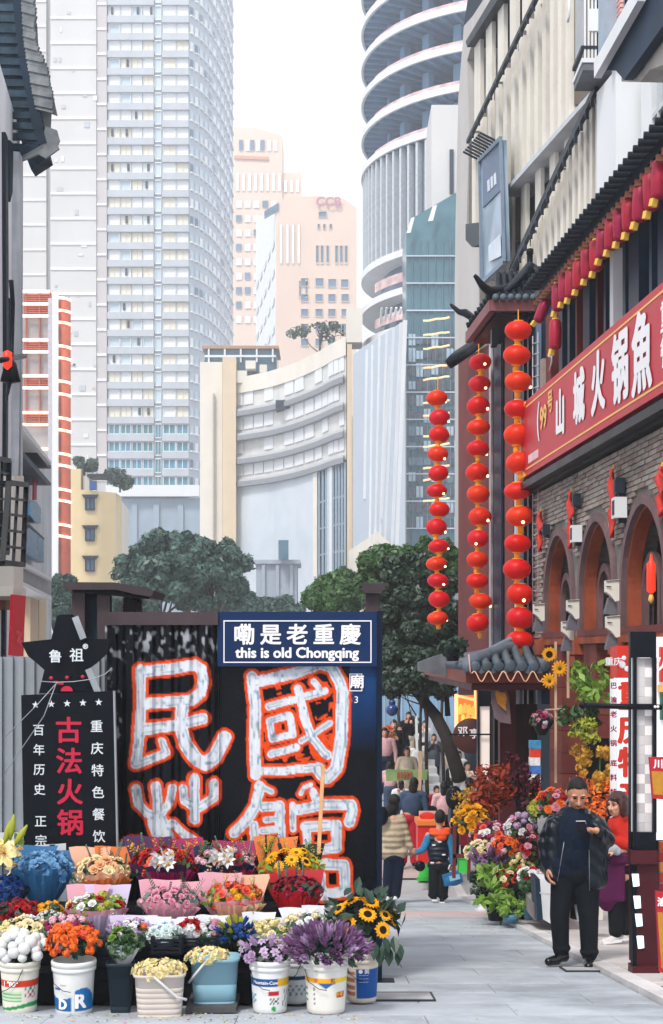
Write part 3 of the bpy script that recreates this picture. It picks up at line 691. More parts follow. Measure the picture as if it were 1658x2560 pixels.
# ---- orange lit tower
D = 128.0
ot = thing('orange_lit_tower', 'slim corner tower with orange grid frames and glowing white light bands', 'tower', (XX(110, D), D, 0))
M_glow = mat('glow_band', 'fff0dc', .5, emit=(1, .72, .45), estr=2.2)
b = MB(); b.b2((XX(50, D), D + .6, 0), (XX(124, D), D + 6, zz(728, D))); obj('glass_wall', b, mat('tower_glass_grey', 'a09a9c', .2, var=.2, scale=.3), ot)
b = MB(); b.b2((XX(133, D), D - .4, 0), (XX(147, D), D + 5, zz(738, D))); obj('column', b, M_white, ot)
b = MB(); b.b2((XX(120, D), D, 0), (XX(131, D), D + 1.2, zz(745, D))); obj('column', b, mat('lilac_grey', 'b5b3bb', .5), ot)
b = MB(); b.lathe([(0.52, 0), (.52, zz(742, D))], 14, (XX(160, D), D + .5, 0)); obj('round_wing', b, M_orange, ot)
for x in (62, 96, 123):
    b = MB(); b.b2((XX(x, D), D + .2, zz(1060, D)), (XX(x + 3, D), D + .5, zz(728, D))); obj('mullion', b, M_orange, ot)
fl = [728, 759, 789, 849, 879, 939, 969, 1031, 1061, 1122]
for y in fl:
    b = MB(); b.b2((XX(56, D), D + .02, zz(y + 3, D)), (XX(124, D), D + .17, zz(y - 3, D))); obj('light_band', b, M_glow, ot)
for (ya, yb) in ((732, 757), (760, 788), (852, 878), (940, 968), (1032, 1060)):
    b = MB()
    for q in range(5): yy = ya + (yb - ya) * (q + .5) / 5; b.b2((XX(57, D), D + .3, zz(yy + 1.4, D)), (XX(122, D), D + .5, zz(yy - 1.4, D)))
    obj('louvre_panel', b, M_orange, ot)
yy = 740
for y in (742, 773, 803, 862, 892, 950, 982, 1042, 1072, 1131, 1160, 1220, 1248, 1308, 1337):
    b = MB(); pts = [Vector((XX(160, D) + math.cos(R(a)) * .62, D + .5 + math.sin(R(a)) * .62, zz(y, D) - (a - 180) / 180 * .3)) for a in range(185, 360, 22)]
    b.tube(pts, .11, 5); obj('light_band', b, M_glow, ot)

# ---- trees behind the black wall
M_lblue = leaf_mat('blue_green_leaf', '16302f', '4d7364', trans=.2); M_bark = mat('bark', '4a403a', .9, var=.3, scale=4, bump=.5)
for i, (x, yt_, yb, d, hw, lab) in enumerate((
    (400, 1335, 1560, 78, 105, 'broad blue green tree just right of the yellow tenement'),
    (530, 1355, 1560, 82, 95, 'rounded blue green tree before the curved mall'),
    (600, 1480, 1580, 92, 70, 'low hazy tree behind the middle of the black wall'),
    (690, 1500, 1590, 96, 70, 'low pale tree between the mall podium and the wall top'),
    (335, 1455, 1600, 74, 60, 'smaller tree directly above the dark gate roof'),
    (150, 1440, 1600, 80, 55, 'narrow tree between the left shops and the gate posts'),
    (470, 1330, 1500, 84, 60, 'tree crown in the middle of the blue green clump'))):
    top = zz(yt_, d); bot = zz(yb, d); c = Vector((XX(x, d), d, (top + bot) / 2)); rx = hw * d / F; rz = (top - bot) / 2
    tree('street_tree', lab, (c.x, c.y, 0), c.z, rx, crown_blobs(c, rx, rx * .8, rz * 1.05, 80, rx * .21, 40 + i), 190, .19, M_lblue, M_bark, 60 + i, 'trees behind the black wall', trunk_r=.2)
# ================================================================ buildings along the street
M_fincream = mat('fin_cream', 'dbd6cc', 0.75, dirt=.12, var=0.06, scale=0.8, streak=0.08)
M_fingrey = mat('pilaster_grey', 'b9b6b4', 0.8, var=0.06, scale=0.6, streak=0.08)
M_recess = mat('recess_dark', '22303f', 0.7, var=0.25, scale=0.8)
M_rail = mat('rail_dark', '232b36', 0.5, var=0.2)
M_railp = mat('rail_pale', 'b8bcc2', 0.5, var=0.1)
M_black = mat('black_paint', '10151c', 0.35, var=0.3, scale=2)
M_navyw = mat('blue_black_wood', '1d3145', 0.45, var=0.3, scale=2, streak=.3)
M_redw = mat('dark_red_wood', '6b2a26', 0.6, var=0.2, scale=1.2, streak=.25)
M_maroon = mat('maroon_wood', '4a1a20', 0.5, var=0.2, scale=1.5)
M_tile = mat('grey_roof_tile', '55606b', 0.55, var=0.3, scale=5, bump=.3, objvar=.15)
M_tiled = mat('black_roof_tile', '1c242d', 0.45, var=0.4, scale=5, bump=.3, objvar=.2)
M_steel = mat('galvanised', '9aa0a6', 0.4, metal=.5, var=.15)

# ---- cream building with fins, behind the restaurant
K2 = 23712.0
p2 = street_pl(K2); p2b = street_pl(K2, off=-1.3)
cb = thing('cream_fin_building', 'long cream building with rows of vertical fins above the restaurant', 'building', tuple(Vector((4.3, 33, 0))))
b = MB(); slab(b, [(1160, 2000), (1160, 60), (1200, -200), (1540, -500), (1560, 900), (1540, 2000)], p2b, 2.5); obj('recess_wall', b, M_recess, cb)
b = MB(); slab(b, [(1137, 1640), (1137, 700), (1139, 560), (1146, 245), (1160, 65), (1182, 40), (1216, -12), (1246, -12), (1185, 92), (1168, 150), (1173, 330), (1167, 560), (1198, 600), (1200, 1640)], p2, .9); obj('corner_pilaster', b, M_fingrey, cb)
b = MB(); slab(b, [(1164, 560), (1198, 556), (1200, 610), (1180, 618), (1164, 600)], street_pl(K2, off=.5), .5); obj('bracket_box', b, M_rail, cb)
b = MB(); slab(b, [(1168, 118), (1244, 0), (1250, -20), (1238, -20), (1164, 104)], street_pl(K2, off=.25), 1.1); obj('roof_edge', b, M_rail, cb)
b = MB(); slab(b, [(1200, 1640), (1200, 700), (1283, 705), (1490, 240), (1545, 240), (1545, 1640)], p2, .4); obj('lower_wall', b, mat('fin_wall', '6f685f', .8, var=.08, scale=.8, streak=.1), cb)
b = MB(); slab(b, [(1172, 560), (1174, 360), (1185, 325), (1332, 15), (1350, -30), (1440, -60), (1440, 260), (1258, 482), (1258, 600), (1205, 640), (1200, 560)], p2, .4); obj('upper_wall', b, MATS['fin_wall'], cb)
def L1(x): return 344 - 2.10 * (x - 1175)
def L2(x): return 480 - 1.125 * (x - 1259)
def L3(x): return 679 - 2.17 * (x - 1281)
def vfin(x, y0, y1, wpx=9, out=.12, nm='fin', m=M_fincream, K=K2):
    pl = street_pl(K, off=out); b = MB(); slab(b, [(x, y1), (x, y0), (x + wpx, y0 - wpx * 1.4), (x + wpx, y1)], pl, out + .05); return obj(nm, b, m, cb)
x = 1186.0
while x < 1338:
    w = 15; vfin(x, max(-40, 110 - (x - 1172) * 1.5), L1(x) + 6, w, .05, 'gallery_column'); x += 29 + (x - 1186) * .02
x = 1180.0
while x < 1430:
    bot = 560 if x < 1200 else (600 if x < 1256 else L2(x)); vfin(x, max(-60, L1(x) + 12), bot, 9, .1); x += 19.5
x = 1266
while x < 1470: vfin(x, L2(x) + 4, L3(x) + 20 if L3(x) + 20 > L2(x) + 12 else L2(x) + 14, 14, .03, 'gallery_column'); x += 36
x = 1284.0
while x < 1496: vfin(x, L3(x) + 16, 1000 - (x - 1284) * 1.3, 7, .1); x += 14.6
b = MB(); pl = street_pl(K2, off=.3); b.bar(pl(1170, L1(1170)), pl(1352, L1(1352)), .09, .1); obj('rail', b, M_rail, cb)
b = MB(); b.bar(pl(1272, L3(1272)), pl(1492, L3(1492)), .08, .08); b.bar(pl(1276, L3(1276) - 14), pl(1488, L3(1488) - 10), .07, .07); obj('rail', b, M_rail, cb)
b = MB(); b.bar(pl(1275, L3(1275) - 7), pl(1490, L3(1490) - 5), .05, .06); obj('rail', b, M_railp, cb)
b = MB(); slab(b, [(1255, 492), (1255, 480), (1482, 222), (1482, 236)], pl, .7); obj('ledge', b, M_railp, cb)
tb = MB(); tb.add([(0, 0, 0), (.1, 0, 0), (.1, 0, -.16), (0, -.06, 0), (.1, -.06, 0), (.1, -.06, -.16)], [(0, 2, 1), (3, 4, 5), (0, 1, 4, 3), (1, 2, 5, 4), (0, 3, 5, 2)]); tme = tb.mesh('bracket', M_rail)
for fn, x0, x1, st in ((L1, 1184, 1340, 10.5), (L3, 1288, 1490, 9.6)):
    x = x0
    while x < x1: link('bracket', tme, cb, pl(x, fn(x) + 9) - cb.location, (0, 0, R(-88))); x += st * 1.45
b = MB(); slab(b, [(1492, 1640), (1492, 232), (1534, 180), (1540, 180), (1540, 1640)], street_pl(K2, off=.3), .5); obj('end_pilaster', b, M_white, cb)
for x in (1300, 1335, 1370, 1405):
    b = MB(); pt = p2(x, 200, .3); b.tube([(pt.x, pt.y, 3), (pt.x, pt.y, 22)], .035, 6); 
M_ad = mat('poster_blue_print', '4a6988', 0.35, var=.3, scale=.5, col2='a4b8ca', detail=3)
bb = thing('street_billboard', 'tall faded blue grey billboard fixed to the cream fins', 'billboard', tuple(street_pl(K2, off=.5)(1235, 530)))
pl = street_pl(K2, off=.5)
b = MB(); slab(b, [(1208, 706), (1203, 402), (1254, 350), (1263, 653)], pl, .12); obj('panel', b, M_ad, bb)
b = MB(); slab(b, [(1207, 520), (1206, 404), (1252, 358), (1256, 470)], street_pl(K2, off=.53), .02); obj('upper_print', b, mat('print_slate', '42597a', .4, var=.2, scale=.8), bb)
b = MB()
for i in range(3): slab(b, [(1219 + i * 8, 480 - i * 8), (1218 + i * 8, 452 - i * 8), (1223 + i * 8, 447 - i * 8), (1224 + i * 8, 476 - i * 8)], street_pl(K2, off=.55), .015)
slab(b, [(1222, 655), (1221, 615), (1250, 585), (1252, 640)], street_pl(K2, off=.55), .015); obj('print_block', b, mat('print_white', 'c4cdd8', .4), bb)
fr = MB(); c4 = [(1207, 708), (1202, 400), (1255, 347), (1264, 655)]
for i in range(4): fr.bar(pl(*c4[i], .03), pl(*c4[(i + 1) % 4], .03), .07, .1)
obj('frame', fr, mat('frame_slate', '6d7f92', .5), bb)
b = MB()
for i in range(9):
    p = pl(1204 + i * 5.6, 398 - i * 5.8, .1); b.bar(p, p + Vector((-.35, 0, .18)), .05, .04)
obj('bracket', b, M_rail, bb, kind='stuff')

# ---- near upper right building with balcony
K3 = 21500.0; p3 = street_pl(K3)
ub = thing('balcony_building', 'pale rendered building at the upper right with deep dark eaves and a caged balcony', 'building', (6.0, 24, 0))
M_rend = mat('pale_render', 'b5b0ab', .85, dirt=.2, var=.1, scale=.9, streak=.22, bump=.2)
b = MB(); slab(b, [(1540, 900), (1540, 60), (1600, -60), (1700, -300), (1700, 900)], street_pl(K3, off=-.5), .8); obj('wall', b, M_rend, ub)
b = MB(); slab(b, [(1603, 800), (1603, 200), (1628, 165), (1628, 780)], street_pl(K3, off=-.15), .5); obj('column', b, M_white, ub)
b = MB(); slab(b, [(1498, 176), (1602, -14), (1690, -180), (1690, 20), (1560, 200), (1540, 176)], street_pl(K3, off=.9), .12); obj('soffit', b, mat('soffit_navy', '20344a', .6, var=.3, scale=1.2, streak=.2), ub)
b = MB(); b.bar(street_pl(K3, off=1.0)(1494, 176), street_pl(K3, off=1.0)(1604, -20), .1, .22); obj('fascia', b, M_white, ub)
b = MB(); slab(b, [(1554, 204), (1554, 190), (1690, -10), (1690, 150), (1625, 175), (1600, 205)], street_pl(K3, off=.75), .6); obj('beam', b, M_rend, ub)
b = MB(); slab(b, [(1530, 900), (1530, 176), (1540, 172), (1540, 900)], street_pl(K3, off=.2), .6); obj('downpipe_casing', b, M_white, ub)
b = MB(); slab(b, [(1628, 700), (1628, 190), (1700, 90), (1700, 560)], street_pl(K3, off=-.3), .1); obj('window_glass', b, M_gl, ub)
b = MB(); pw = street_pl(K3, off=-.2)
for (xa, ya, xb, yb) in ((1630, 190, 1630, 560), (1650, 150, 1650, 520), (1630, 300, 1690, 225), (1630, 400, 1690, 320)): b.bar(pw(xa, ya), pw(xb, yb), .07, .07)
obj('window_frame', b, M_railp, ub)
b = MB(); slab(b, [(1496, 176), (1496, -40), (1513, -60), (1513, 140)], street_pl(K3, off=.4), .3); obj('column', b, mat('column_bluegrey', '9aa7b6', .7, streak=.1), ub)
b = MB(); slab(b, [(1513, 130), (1513, -60), (1556, -100), (1556, 40)], street_pl(K3, off=.1), .1); obj('screen_back', b, M_recess, ub)
pq = street_pl(K3, off=.2)
for i in range(16):
    b = MB(); b.bar(pq(1514, 150 - i * 12), pq(1555, 85 - i * 12), .05, .05); obj('screen_slat', b, mat('pink_slat', 'd8a8a4', .6), ub)
# balcony
def bal(x, y, d, z=None): return Vector((XX(x, d), d, zz(y, d) if z is None else z))
d1, d0 = 25.1, 24.2; zb = zz(228, d1); X0, X1 = XX(1435, d1), XX(1532, d1)
bc = MB(); bc.b2((X0, d0, zb), (X1 + .3, d1, zb + .12)); obj('balcony_slab', bc, mat('balcony_concrete', '6b6f76', .85, var=.2, scale=2, bump=.4), ub)
bc = MB(); bc.b2((X0 - .02, d0 - .02, zb + .125), (X1 + .3, d1 + .02, zb + .2)); obj('balcony_rim', bc, M_white, ub)
bc = MB(); bc.b2((X0 + .02, d0 + .05, zb + .45), (X0 + .05, d1 - .02, zb + 1.9)); obj('balcony_panel', bc, mat('grey_panel', 'a3a6aa', .5), ub)
for y_ in (zb + .38, zb + 1.95):
    bc = MB(); bc.bar((X0, d0, y_), (X0, d1, y_), .06, .07); bc.bar((X0, d0, y_), (X1, d0, y_), .04, .05); obj('balcony_rail', bc, M_rail, ub)
for q in range(5):
    bc = MB(); bc.b2((X0 + .02 + q * .06, d0 - .01, zb + .2), (X0 + .05 + q * .06, d0 + .02, zb + 2.6)); obj('baluster', bc, M_white, ub)
for q in range(3):
    bc = MB(); bc.b2((X0 + .1, d0 - .03, zb + .65 + q * .55), (X0 + .38, d0 + .03, zb + 1.02 + q * .55)); obj('balcony_block', bc, M_white, ub)
bc = MB(); bc.tube([pq(1576, -10, .9), pq(1576, 45, .9), pq(1572, 60, .9)], .02, 5); obj('hanging_cable', bc, M_white, ub)

# ================================================================ restaurant on the right
K1 = 16588.0
def RD(d, z, o=0.0): return Vector((K1 / 3600 - .0689 * d, d, z)) + NRM(581, 1) * o
def RX(x, y, o=0.0):
    d = (K1 - 3600 * o) / (x - 581.0); q = RD(d, 0, o); return Vector((q.x, q.y, zz(y, q.y)))
def rbox(mb, d0, d1, z0, z1, o0, o1, mi=0):
    q = [RD(d0, 0, o0), RD(d1, 0, o0), RD(d1, 0, o1), RD(d0, 0, o1)]
    return mb.hexa([(v.x, v.y, z0) for v in q], [(v.x, v.y, z1) for v in q], mi)
RROT = math.atan2(-1, .0689)      # lettering on the front runs from far to near
rt = thing('hotpot_restaurant', 'brick restaurant with arched openings, long red sign board and black tiled eaves', 'building', tuple(RD(20, 0)))
AR = [(20.3, .86), (18.18, .86), (16.1, .86), (14.0, .86)]
ZS, ZA = 4.80, 5.74
def archtop(d):
    for c, hw in AR:
        u = abs(d - c) / hw
        if u < 1: return ZS + (ZA - ZS) * math.sqrt(max(0, 1 - u ** 1.75)) * (1 - .0 * u)
    return None
M_mort = mat('brick_mortar', '7b7672', .95, var=.2, scale=5, bump=.4)
M_brk = mat('old_grey_brick', 'a0968e', .9, var=.2, scale=3, bump=.5, bscale=50, objvar=.10, dirt=.4)
M_brk2 = mat('reddish_brick', '95847c', .9, var=.25, scale=3, bump=.5, bscale=50, objvar=.12, dirt=.4)
b = MB(); n = 190
for i in range(n):
    da = 21.95 - (21.95 - 12.9) * i / n; db = 21.95 - (21.95 - 12.9) * (i + 1) / n; m_ = (da + db) / 2; t_ = archtop(m_); rbox(b, db, da, (t_ if t_ else 4.26), 6.46, -.45, -.012)
obj('wall_core', b, M_mort, rt)
bl, bh = .285, .062
bm1 = MB(); bm1.box((0, 0, 0), (bl - .018, .05, bh - .012)); brm = [bm1.mesh('brick', M_brk), None]
bm2 = MB(); bm2.box((0, 0, 0), (bl - .018, .05, bh - .012)); brm[1] = bm2.mesh('brick', M_brk2)
hb = MB(); hb.box((0, 0, 0), (bl * .5 - .018, .05, bh - .012)); hbm = hb.mesh('brick', M_brk)
cells = []; r_ = 0; z = 4.30; rg = random.Random(21)
while z < 6.42:
    dd = 13.0 + (bl / 2 if r_ % 2 else 0)
    while dd < 21.9:
        ok = True
        for q in (-bl / 2, 0, bl / 2):
            t_ = archtop(dd + q)
            if t_ and z < t_ + .16: ok = False
            for c, hw in AR:
                if abs(dd + q - c) < hw + .08 and z < 5.35: ok = False
        if ok: cells.append((dd, z))
        dd += bl
    z += bh; r_ += 1
cells.sort(key=lambda c: c[0] if c[0] > 15 else 99)
far = MB(); rr_ = math.atan2(-1, .0689)
for i, (dd, z) in enumerate(cells):
    pr = rg.uniform(-.006, .006)
    if i < 290:
        p = RD(dd, z, pr); link('brick', brm[0] if rg.random() < .72 else brm[1], rt, p - rt.location, (0, 0, rr_))
    else: rbox(far, dd - bl / 2 + .009, dd + bl / 2 - .009, z - bh / 2 + .006, z + bh / 2 - .006, -.03, .018 + pr, 0 if rg.random() < .72 else 1)
obj('brickwork', far, [M_brk, M_brk2], rt, kind='stuff')
M_archf = mat('arch_mauve', '6d5558', .7, var=.2, scale=3, streak=.2); M_archr = mat('arch_red_reveal', '96492f', .7, var=.3, scale=2.5, streak=.3, bump=.3)
def archcurve(c, hw, zt, n=22, zb=4.26, zs=ZS):
    pts = [(c + hw, zb), (c + hw, (zb + zs) / 2)]
    for i in range(n + 1):
        a = math.pi * i / n; u = math.cos(a); pts.append((c + hw * u, zs + (zt - zs) * math.sqrt(max(0, 1 - abs(u) ** 1.75))))
    pts += [(c - hw, (zb + zs) / 2), (c - hw, zb)]; return pts
def archband(mb, c, hw0, hw1, zt0, zt1, o0, o1, zb=4.26, zs=ZS):
    A = archcurve(c, hw0, zt0, zb=zb, zs=zs); B = archcurve(c, hw1, zt1, zb=zb, zs=zs)
    for i in range(len(A) - 1):
        q = [A[i], A[i + 1], B[i + 1], B[i]]
        f = [RD(a, zz_, o1) for a, zz_ in q]; k = [RD(a, zz_, o0) for a, zz_ in q]
        mb.hexa(f, k)
for ai, (c, hw) in enumerate(AR):
    b = MB(); archband(b, c, hw + .055, hw - .04, ZA + .07, ZA - .04, -.03, .04); obj('arch_frame', b, M_archf, rt)
    b = MB(); archband(b, c, hw - .035, hw - .08, ZA - .03, ZA - .08, -.19, -.03); obj('arch_reveal', b, M_archr, rt)
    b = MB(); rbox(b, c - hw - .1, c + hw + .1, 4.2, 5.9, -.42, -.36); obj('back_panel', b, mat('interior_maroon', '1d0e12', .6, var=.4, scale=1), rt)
    for s, m_ in ((-.36, M_archf), (.42, M_archf)):
        b = MB(); archband(b, c + s, .36, .27, 5.2, 5.1, -.26, -.19, zs=4.8); obj('inner_arch', b, m_, rt)
    b = MB(); rbox(b, c - .03, c + .03, 4.26, 5.62, -.3, -.22); rbox(b, c - hw, c + hw, 4.26, 4.34, -.34, .05); obj('mullion', b, M_redw, rt)
    b = MB(); rbox(b, c - .1, c + .12, 4.35, 5.0, -.33, -.3); rbox(b, c - .62, c - .5, 4.35, 4.75, -.33, -.3); obj('timber_panel', b, mat('tan_timber', '9a6a4c', .6, var=.3), rt)
    b = MB(); rbox(b, c + hw - .05, c + hw + .34, 4.02, 4.24, -.3, .1); rbox(b, c + hw + .02, c + hw + .28, 3.86, 4.0, -.3, .08); obj('pier_cap', b, M_archr, rt)
b = MB(); rbox(b, 12.9, 22, 4.16, 4.26, -.5, .04); obj('string_course', b, M_archr, rt)
b = MB(); rbox(b, 12.9, 22.05, 6.5, 6.6, -.4, .26); rbox(b, 12.9, 22.05, 6.46, 6.5, -.4, .12); obj('gutter', b, M_black, rt)
b = MB(); rbox(b, 12.9, 22.05, 6.6, 6.7, -.4, .1); obj('cornice', b, mat('cornice_brick', '322f33', .9, var=.3, scale=4, bump=.5), rt)
cs_ = MB(); rg = random.Random(12)
for r__ in range(2):
    dd = 13.0 + r__ * .12
    while dd < 21.9: rbox(cs_, dd, dd + .21, 6.605 + r__ * .048, 6.648 + r__ * .048, .09, .115 + rg.uniform(0, .01)); dd += .23
obj('cornice_bricks', cs_, mat('cornice_block', '5c5457', .9, var=.3, bump=.4, objvar=.0), rt, kind='stuff')
cbk = MB(); cbk.box((0, 0, 0), (.2, .05, .07)); cbm = cbk.mesh('brick', mat('cornice_block', '5c5457', .9, var=.3, bump=.4, objvar=.3))
# sign board
sg = thing('restaurant_sign', 'long red sign board with white brush characters and gold edge line', 'sign', tuple(RD(18, 6.7, .2)))
M_sred = mat('sign_red', 'b51c2c', .45, var=.07, scale=.7, streak=.06); M_gold = mat('sign_gold', 'e6ad5c', .5, var=.1); M_ink = mat('sign_white', 'e6e4e8', .5, var=.03)
b = MB(); rbox(b, 12.9, 22.02, 6.7, 7.83, .1, .2); obj('board', b, M_sred, sg)
b = MB(); rbox(b, 12.9, 21.6, 7.72, 7.745, .18, .206); rbox(b, 12.9, 21.6, 6.785, 6.81, .18, .206)
rbox(b, 21.93, 22.02, 6.7, 7.83, .11, .21)
for s, z0 in ((-1, 6.7), (1, 7.83)):
    for q in range(5): rbox(b, 21.93 - q * .07, 22.0 - q * .07, min(z0, z0 - s * (.14 - q * .025)), max(z0, z0 - s * (.14 - q * .025)), .17, .2065)
obj('gold_edge', b, M_gold, sg)
def rlet(body, d, z, size, o, m, par, sx=1.0, bold=.03, nm='character', tilt=0):
    M = Matrix.Translation(RD(d, z, o)) @ Matrix.Rotation(RROT, 4, 'Z') @ Matrix.Rotation(tilt, 4, 'Y')
    return lettering(nm, body, size, M, m, par, bold=bold, sx=sx, depth=.008)
for ch, x, z, sz in (('山', 1402, 7.22, .64), ('城', 1449, 7.24, .70), ('火', 1497, 7.24, .78), ('锅', 1552, 7.22, .84), ('鱼' if False else '魚', 1606, 7.20, .92)):
    rlet(ch, (K1 - 720) / (x - 581), z, sz, .205, M_ink, sg, bold=.036, sx=.84)
rlet('99', (K1 - 720) / (1360 - 581) , 7.36, .44, .205, M_gold, sg, bold=.016); rlet('号', (K1 - 720) / (1377 - 581), 7.5, .32, .205, M_gold, sg, bold=.012)
rlet('(', (K1 - 720) / (1347 - 581), 7.4, .6, .205, M_ink, sg, bold=.008)
for z_, ch in ((7.44, '重'), (7.08, '餐')): rlet(ch, 14.62, z_, .36, .205, M_ink, sg, bold=.012)
b = MB()
for q in range(7): rbox(b, 21.35 - q * .1, 21.43 - q * .1, 6.86, 6.98, .2, .207)
obj('small_print', b, mat('print_pale_pink', 'dcb6bb', .5), sg)
# upper storey
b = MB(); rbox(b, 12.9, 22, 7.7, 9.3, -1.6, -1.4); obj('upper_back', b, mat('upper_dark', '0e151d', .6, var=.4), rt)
b = MB(); rbox(b, 12.9, 22, 7.7, 7.86, -1.4, .08); obj('upper_sill', b, M_navyw, rt)
for x, w, m_ in ((1368, .35, M_redw), (1398, .22, M_navyw), (1418, .12, M_navyw), (1437, .08, M_redw), (1462, .34, M_navyw), (1488, .1, M_maroon), (1508, .1, M_navyw), (1525, .16, M_white), (1556, .12, M_navyw), (1580, .42, M_navyw), (1622, .1, M_navyw), (1650, .3, M_navyw), (1700, .3, M_navyw)):
    d = K1 / (x - 581); b = MB(); rbox(b, d - w / 2, d + w / 2, 7.84, 9.0, -.2, -.02); o = obj('upper_post', b, m_, rt)
    b = MB(); rbox(b, d - w / 2 - .04, d + w / 2 + .04, 7.86, 7.98, -.24, .01); obj('post_foot', b, m_, rt)
for d in (20.2, 18.9, 17.8, 16.4, 15.1):
    b = MB(); rbox(b, d - .35, d + .25, 7.9, 9.0, -.62, -.55); obj('upper_pane', b, M_gl, rt)
    b = MB(); b.bar(RD(d - .5, 8.6, -.3), RD(d + .3, 9.0, -.3), .07, .07); obj('brace', b, M_black, rt)
# eaves
b = MB(); rg = random.Random(2)
q0 = [RD(12.4, 9.04, .34), RD(20.3, 9.04, .34), RD(20.3, 9.2, -.4), RD(12.4, 9.2, -.4)]
b.hexa(q0, [v + Vector((0, 0, .12)) for v in q0]); obj('roof_deck', b, M_black, rt)
b = MB(); rbox(b, 12.4, 20.3, 8.94, 9.04, .22, .3); obj('fascia', b, mat('rafter_brown', '7a4a3c', .7, var=.3, scale=3), rt)
te = MB(); te.lathe([(.036, 0), (.042, .02), (.042, .3)], 10); te.xf(Matrix.Rotation(R(90), 4, 'X')); tem = te.mesh('tile_end', M_tiled)
rf = MB(); rf.box((0, 0, 0), (.05, .5, .07)); rfm = rf.mesh('rafter_end', MATS['rafter_brown'])
d = 12.6
while d < 20.3:
    link('tile_end', tem, rt, RD(d, 9.17, .22) - rt.location, (R(0), 0, R(-90 - 3.9)))
    link('rafter_end', rfm, rt, RD(d + .09, 8.98, .12) - rt.location, (0, 0, R(-90 - 3.9)))
    d += .19
# ---- corner tower with small pagoda roof, black timber frame and red wall
ctw = thing('corner_turret', 'black timber corner turret with upturned pagoda roof and dark red side wall', 'tower', (2.9, 24, 0))
A = Vector((XX(1228, 22.5), 22.5, 9.58)); B = Vector((XX(1168, 24.8), 24.8, 9.58)); C_ = Vector((3.55, 22.5, 9.58)); D_ = Vector((3.5, 24.9, 9.58)); PK = Vector((XX(1325, 23.6), 23.6, zz(672, 23.6)))
def sag(a, b_, u, k=.16): p = a.lerp(b_, u); p.z -= k * math.sin(math.pi * u); return p
def roofface(mb, a, b_, pk, n=10, lift=0):
    mb.grid(lambda u, v: (lambda e: sag(e, pk, v) + Vector((0, 0, lift + .05 * (abs(2 * u - 1) ** 4) * (1 - v))))(a.lerp(b_, u)), n, 6, smooth=True)
b = MB(); roofface(b, A, C_, PK); roofface(b, B, A, PK); roofface(b, C_, D_, PK); roofface(b, D_, B, PK)
under = [A, B, D_, C_]; b.add([v + Vector((0, 0, -.16)) for v in under], [(0, 1, 2, 3)]); obj('roof_skin', b, M_tiled, ctw)
def tilerow(a, pk, r=.05, nm='tile_row', m=M_tiled, par=ctw, k=.16):
    b = MB(); b.tube([sag(a, pk, u / 7, k) + Vector((0, 0, .05)) for u in range(7)], [r] * 7, 8); return obj(nm, b, m, par)
for i in range(1, 9):
    e = A.lerp(C_, i / 8.6); pk2 = A.lerp(PK, 1 - abs(i / 8.6 - .78) * 0) if False else PK.lerp(e + (PK - A.lerp(C_, .78)), .75)
    tilerow(e + Vector((0, -.05, 0)), pk2)
    f = B.lerp(A, i / 8.6); tilerow(f + Vector((-.05, 0, 0)), PK.lerp(f + (PK - B.lerp(A, .5)), .75))
for i in range(9):
    b = MB(); e = A.lerp(C_, (i + .5) / 9) + Vector((0, -.08, .0)); b.lathe([(.002, -.02), (.05, -.02), (.055, .05)], 10); b.xf(Matrix.Translation(e) @ Matrix.Rotation(R(90), 4, 'X')); obj('tile_end', b, M_tile, ctw)
b = MB(); b.bar(A + Vector((0, .02, -.1)), C_ + Vector((0, .02, -.1)), .1, .18); b.bar(A + Vector((.02, 0, -.1)), B + Vector((.02, 0, -.1)), .1, .18); obj('eave_board', b, mat('eave_plum', '7b4a4c', .6, var=.2), ctw)
b = MB(); H = lambda x, y, d: P(x, y, d)
b.tube([PK + Vector((0, 0, .05)), sag(A, PK, .75) + Vector((0, 0, .1)), sag(A, PK, .45) + Vector((0, 0, .1)), sag(A, PK, .15) + Vector((0, 0, .12)), H(1222, 728, 22.45), H(1204, 712, 22.4), H(1190, 692, 22.4), H(1186, 688, 22.4)], [.07, .075, .075, .08, .075, .055, .035, .03], 8); obj('hip_ridge', b, M_black, ctw)
b = MB(); b.tube([PK + Vector((0, 0, .05)), H(1350, 680, 23.2), H(1372, 697, 22.8), C_], [.07, .07, .06, .05], 8); obj('hip_ridge', b, M_black, ctw)
b = MB(); b.tube([PK, sag(B, PK, .6) + Vector((0, 0, .06)), sag(B, PK, .2) + Vector((0, 0, .06)), H(1163, 782, 24.8), H(1148, 780, 24.9), H(1132, 766, 25.0), H(1126, 760, 25)], [.06, .07, .07, .07, .05, .035, .02], 8); obj('hip_ridge', b, M_black, ctw)
b = MB(); b.lathe([(.09, 0), (.1, .05), (.05, .12), (.05, .25), (.06, .26), (.06, .34), (.0, .36)], 8, PK + Vector((0, 0, -.02))); obj('finial', b, M_black, ctw)
b = MB(); b.hexa([A + Vector((.1, .1, -.22)), C_ + Vector((0, .1, -.22)), D_ + Vector((0, -.1, -.22)), B + Vector((.1, -.1, -.22))], [A + Vector((.1, .1, -.17)), C_ + Vector((0, .1, -.17)), D_ + Vector((0, -.1, -.17)), B + Vector((.1, -.1, -.17))]); obj('soffit', b, M_black, ctw)
def rcol(x0, x1, y0, y1, o, m, nm='post', par=ctw, th=.2):
    b = MB(); pl = lambda x, y, q=0.0: RX(x, y, o) + NRM(581, 1) * q
    slab(b, [(x0, y1), (x0, y0), (x1, y0 - (x1 - x0) * .6), (x1, y1)], pl, th); return obj(nm, b, m, par)
